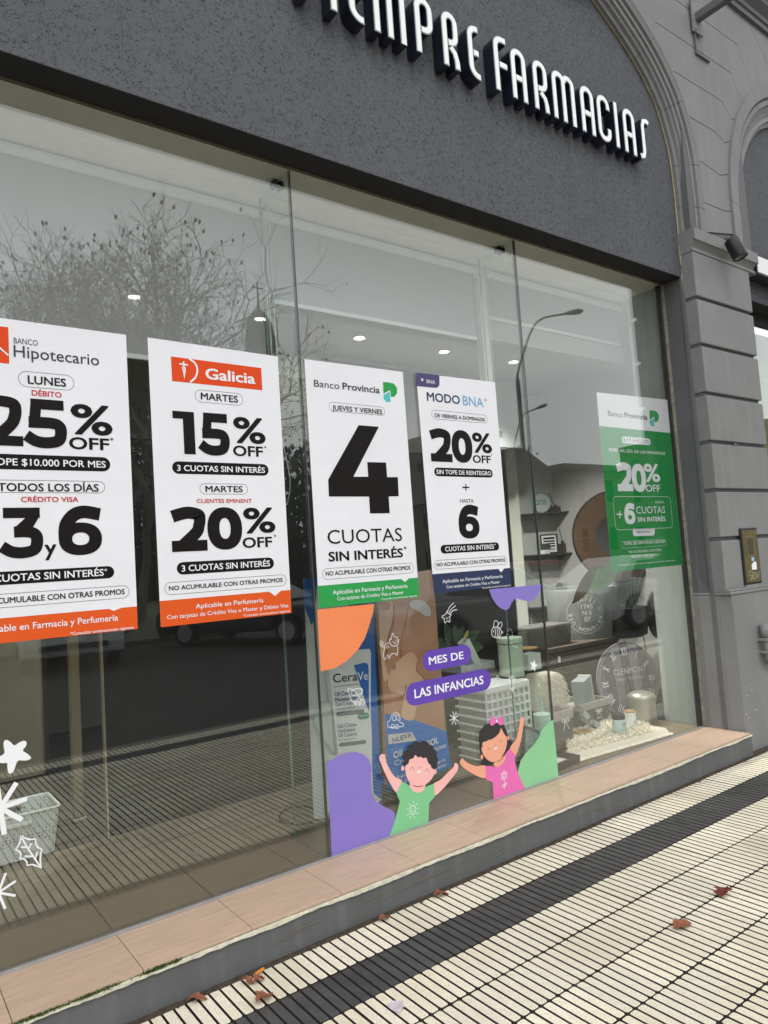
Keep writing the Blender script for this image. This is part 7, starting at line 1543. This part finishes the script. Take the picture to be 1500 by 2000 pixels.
# buildings across at the right
def bld(name, lab, x0, x1, y0, y1, h, col, gable=0., rows=3, cols=6, roof=(92, 84, 78)):
    t = thing(name, lab, 'building', ((x0+x1)/2, y0, 0)); m_ = mat('facade_'+lab[:14], rgb(*col), .9, var=.12, vs=.6); b = MB(); b.box((x0, y1, 0), (x1, y0, h)); loc(obj('wall', b, m_), t)
    if gable: b = MB(); b.prism([(x0-.3, y1, h), (x1+.3, y1, h), ((x0*.65+x1*.35), y1, h+gable)], (0, y0-y1+.3, 0)); loc(obj('roof', b, mat('roof_'+lab[:10], rgb(*roof), .9)), t)
    else: b = MB(); b.box((x0-.2, y1, h), (x1+.2, y0+.25, h+.5)); loc(obj('cornice', b, m_), t)
    for j in range(rows):
        for i in range(cols):
            x = x0+(x1-x0)*(i+.5)/cols; z = h*(j+.35)/rows; b = MB(); b.box((x-.5, y0-.02, z), (x+.5, y0+.03, z+h*.38/rows*1.2)); loc(obj('window', b, 'carglass'), t)
    for i in range(cols):
        y = y0+(y1-y0)*(i+.5)/cols
        for j in range(rows):
            z = h*(j+.35)/rows; b = MB(); b.box((x0-.03, y-.5, z), (x0+.02, y+.5, z+h*.4/rows)); loc(obj('window', b, 'carglass'), t)
g0 = mir(985, 880, 30); g1 = mir(1110, 925, 30)
bld('gabled_house', 'gabled house mirrored left of the round wooden mirror', g0.x-2, g1.x+1, -30, -42, mir(1040, 965, 30)  .z, (104, 98, 88), mir(985, 870, 30).z-mir(1040, 965, 30).z, 2, 5)
g2 = mir(1115, 918, 34); bld('flat_house', 'long pale flat-roofed house mirrored behind the green poster', g2.x-1, g2.x+34, -34, -46, g2.z, (118, 114, 106), 0, 2, 9)
bld('corner_house', 'darker house mirrored between the navy footed poster and the green one', mir(960, 880, 36).x-4, mir(985, 880, 36).x-.5, -36, -46, mir(970, 855, 36).z, (96, 88, 78), 0, 3, 4)
bld('tall_house', 'tall house far right across the street', 62, 80, -20, -40, 11, (104, 98, 90), 0, 3, 6)
run_textjobs()
bpy.context.view_layer.update(); dg = bpy.context.evaluated_depsgraph_get(); b = MB()
for (o, t_, r_, size, rot) in STAMP:
    me = bpy.data.meshes.new_from_object(o.evaluated_get(dg)); vs = []
    for v in me.vertices:
        x, y = v.co.x*size, v.co.y*size
        if rot: a = t_; rr2 = r_-.016+y; X_ = rr2*math.cos(a)+x*math.sin(a); Y_ = rr2*math.sin(a)-x*math.cos(a)
        else: X_, Y_ = x+.01, y+r_
        vs.append(wrap(ca_+X_/bgr, cz_+Y_))
    b.add(vs, [tuple(p_.vertices) for p_ in me.polygons]); bpy.data.meshes.remove(me)
for s_ in STAMP:
    c_ = s_[0].data; bpy.data.objects.remove(s_[0]); bpy.data.curves.remove(c_)
loc(obj('stamp_lettering', b, 'p_cream'), bg_)

# pieces that were collected in one mesh but can be told apart become parts of their own
def split_loose(o):
    me = o.data; n = len(me.vertices); par = list(range(n))
    def f(a):
        while par[a] != a: par[a] = par[par[a]]; a = par[a]
        return a
    for e in me.edges:
        a, b2 = f(e.vertices[0]), f(e.vertices[1]); par[a] = b2
    groups = {}
    for p_ in me.polygons: groups.setdefault(f(p_.vertices[0]), []).append(p_)
    if len(groups) < 2: return
    name = o.name.split('.')[0]
    for i, ps in enumerate(groups.values()):
        idx = sorted({v for p_ in ps for v in p_.vertices}); mp_ = {v: k for k, v in enumerate(idx)}
        nm = bpy.data.meshes.new(name); nm.from_pydata([me.vertices[v].co for v in idx], [], [tuple(mp_[v] for v in p_.vertices) for p_ in ps])
        for q_, p_ in zip(nm.polygons, ps): q_.use_smooth = p_.use_smooth; q_.material_index = p_.material_index
        for mt in me.materials: nm.materials.append(mt)
        if i == 0: o.data = nm
        else: c = o.copy(); c.data = nm; COL.objects.link(c)
for o in [o for o in COL.objects if o.type == 'MESH' and o.name.split('.')[0] in ('clamp', 'end_bracket', 'dividers', 'fin_edge', 'far_wall', 'raised_strip', 'plinth_cap', 'lintel_underside', 'grille', 'spacer', 'pipe', 'cord', 'hands', 'cross', 'minute_track', 'print_blocks', 'ribbon_bow', 'side_window', 'conduit', 'sun_rays', 'smile_lines', 'plus_sign', 'logo_sword', 'wall_core')]: split_loose(o)
for o in COL.objects:
    if o.name.split('.')[0] in ('cracks', 'paint_chips', 'flight_path'): o['kind'] = 'stuff'
# put every thing's empty at the base of what it holds
bpy.context.view_layer.update()
def deep(o):
    out = []
    for c in o.children: out.append(c); out += deep(c)
    return out
for t in [o for o in COL.objects if o.type == 'EMPTY' and o.parent is None and o.location.length < 1e-6 and o.children and o.get('category')]:
    if t.get('category') == 'car': continue
    pts = [c.matrix_world @ Vector(v) for c in deep(t) if c.type == 'MESH' for v in c.bound_box]
    if not pts: continue
    lo = Vector([min(p[i] for p in pts) for i in range(3)]); hi = Vector([max(p[i] for p in pts) for i in range(3)])
    t.location = Vector(((lo.x+hi.x)/2, (lo.y+hi.y)/2, lo.z))
    for c in t.children: c.matrix_parent_inverse = Matrix.Translation(t.location).inverted() @ c.matrix_parent_inverse
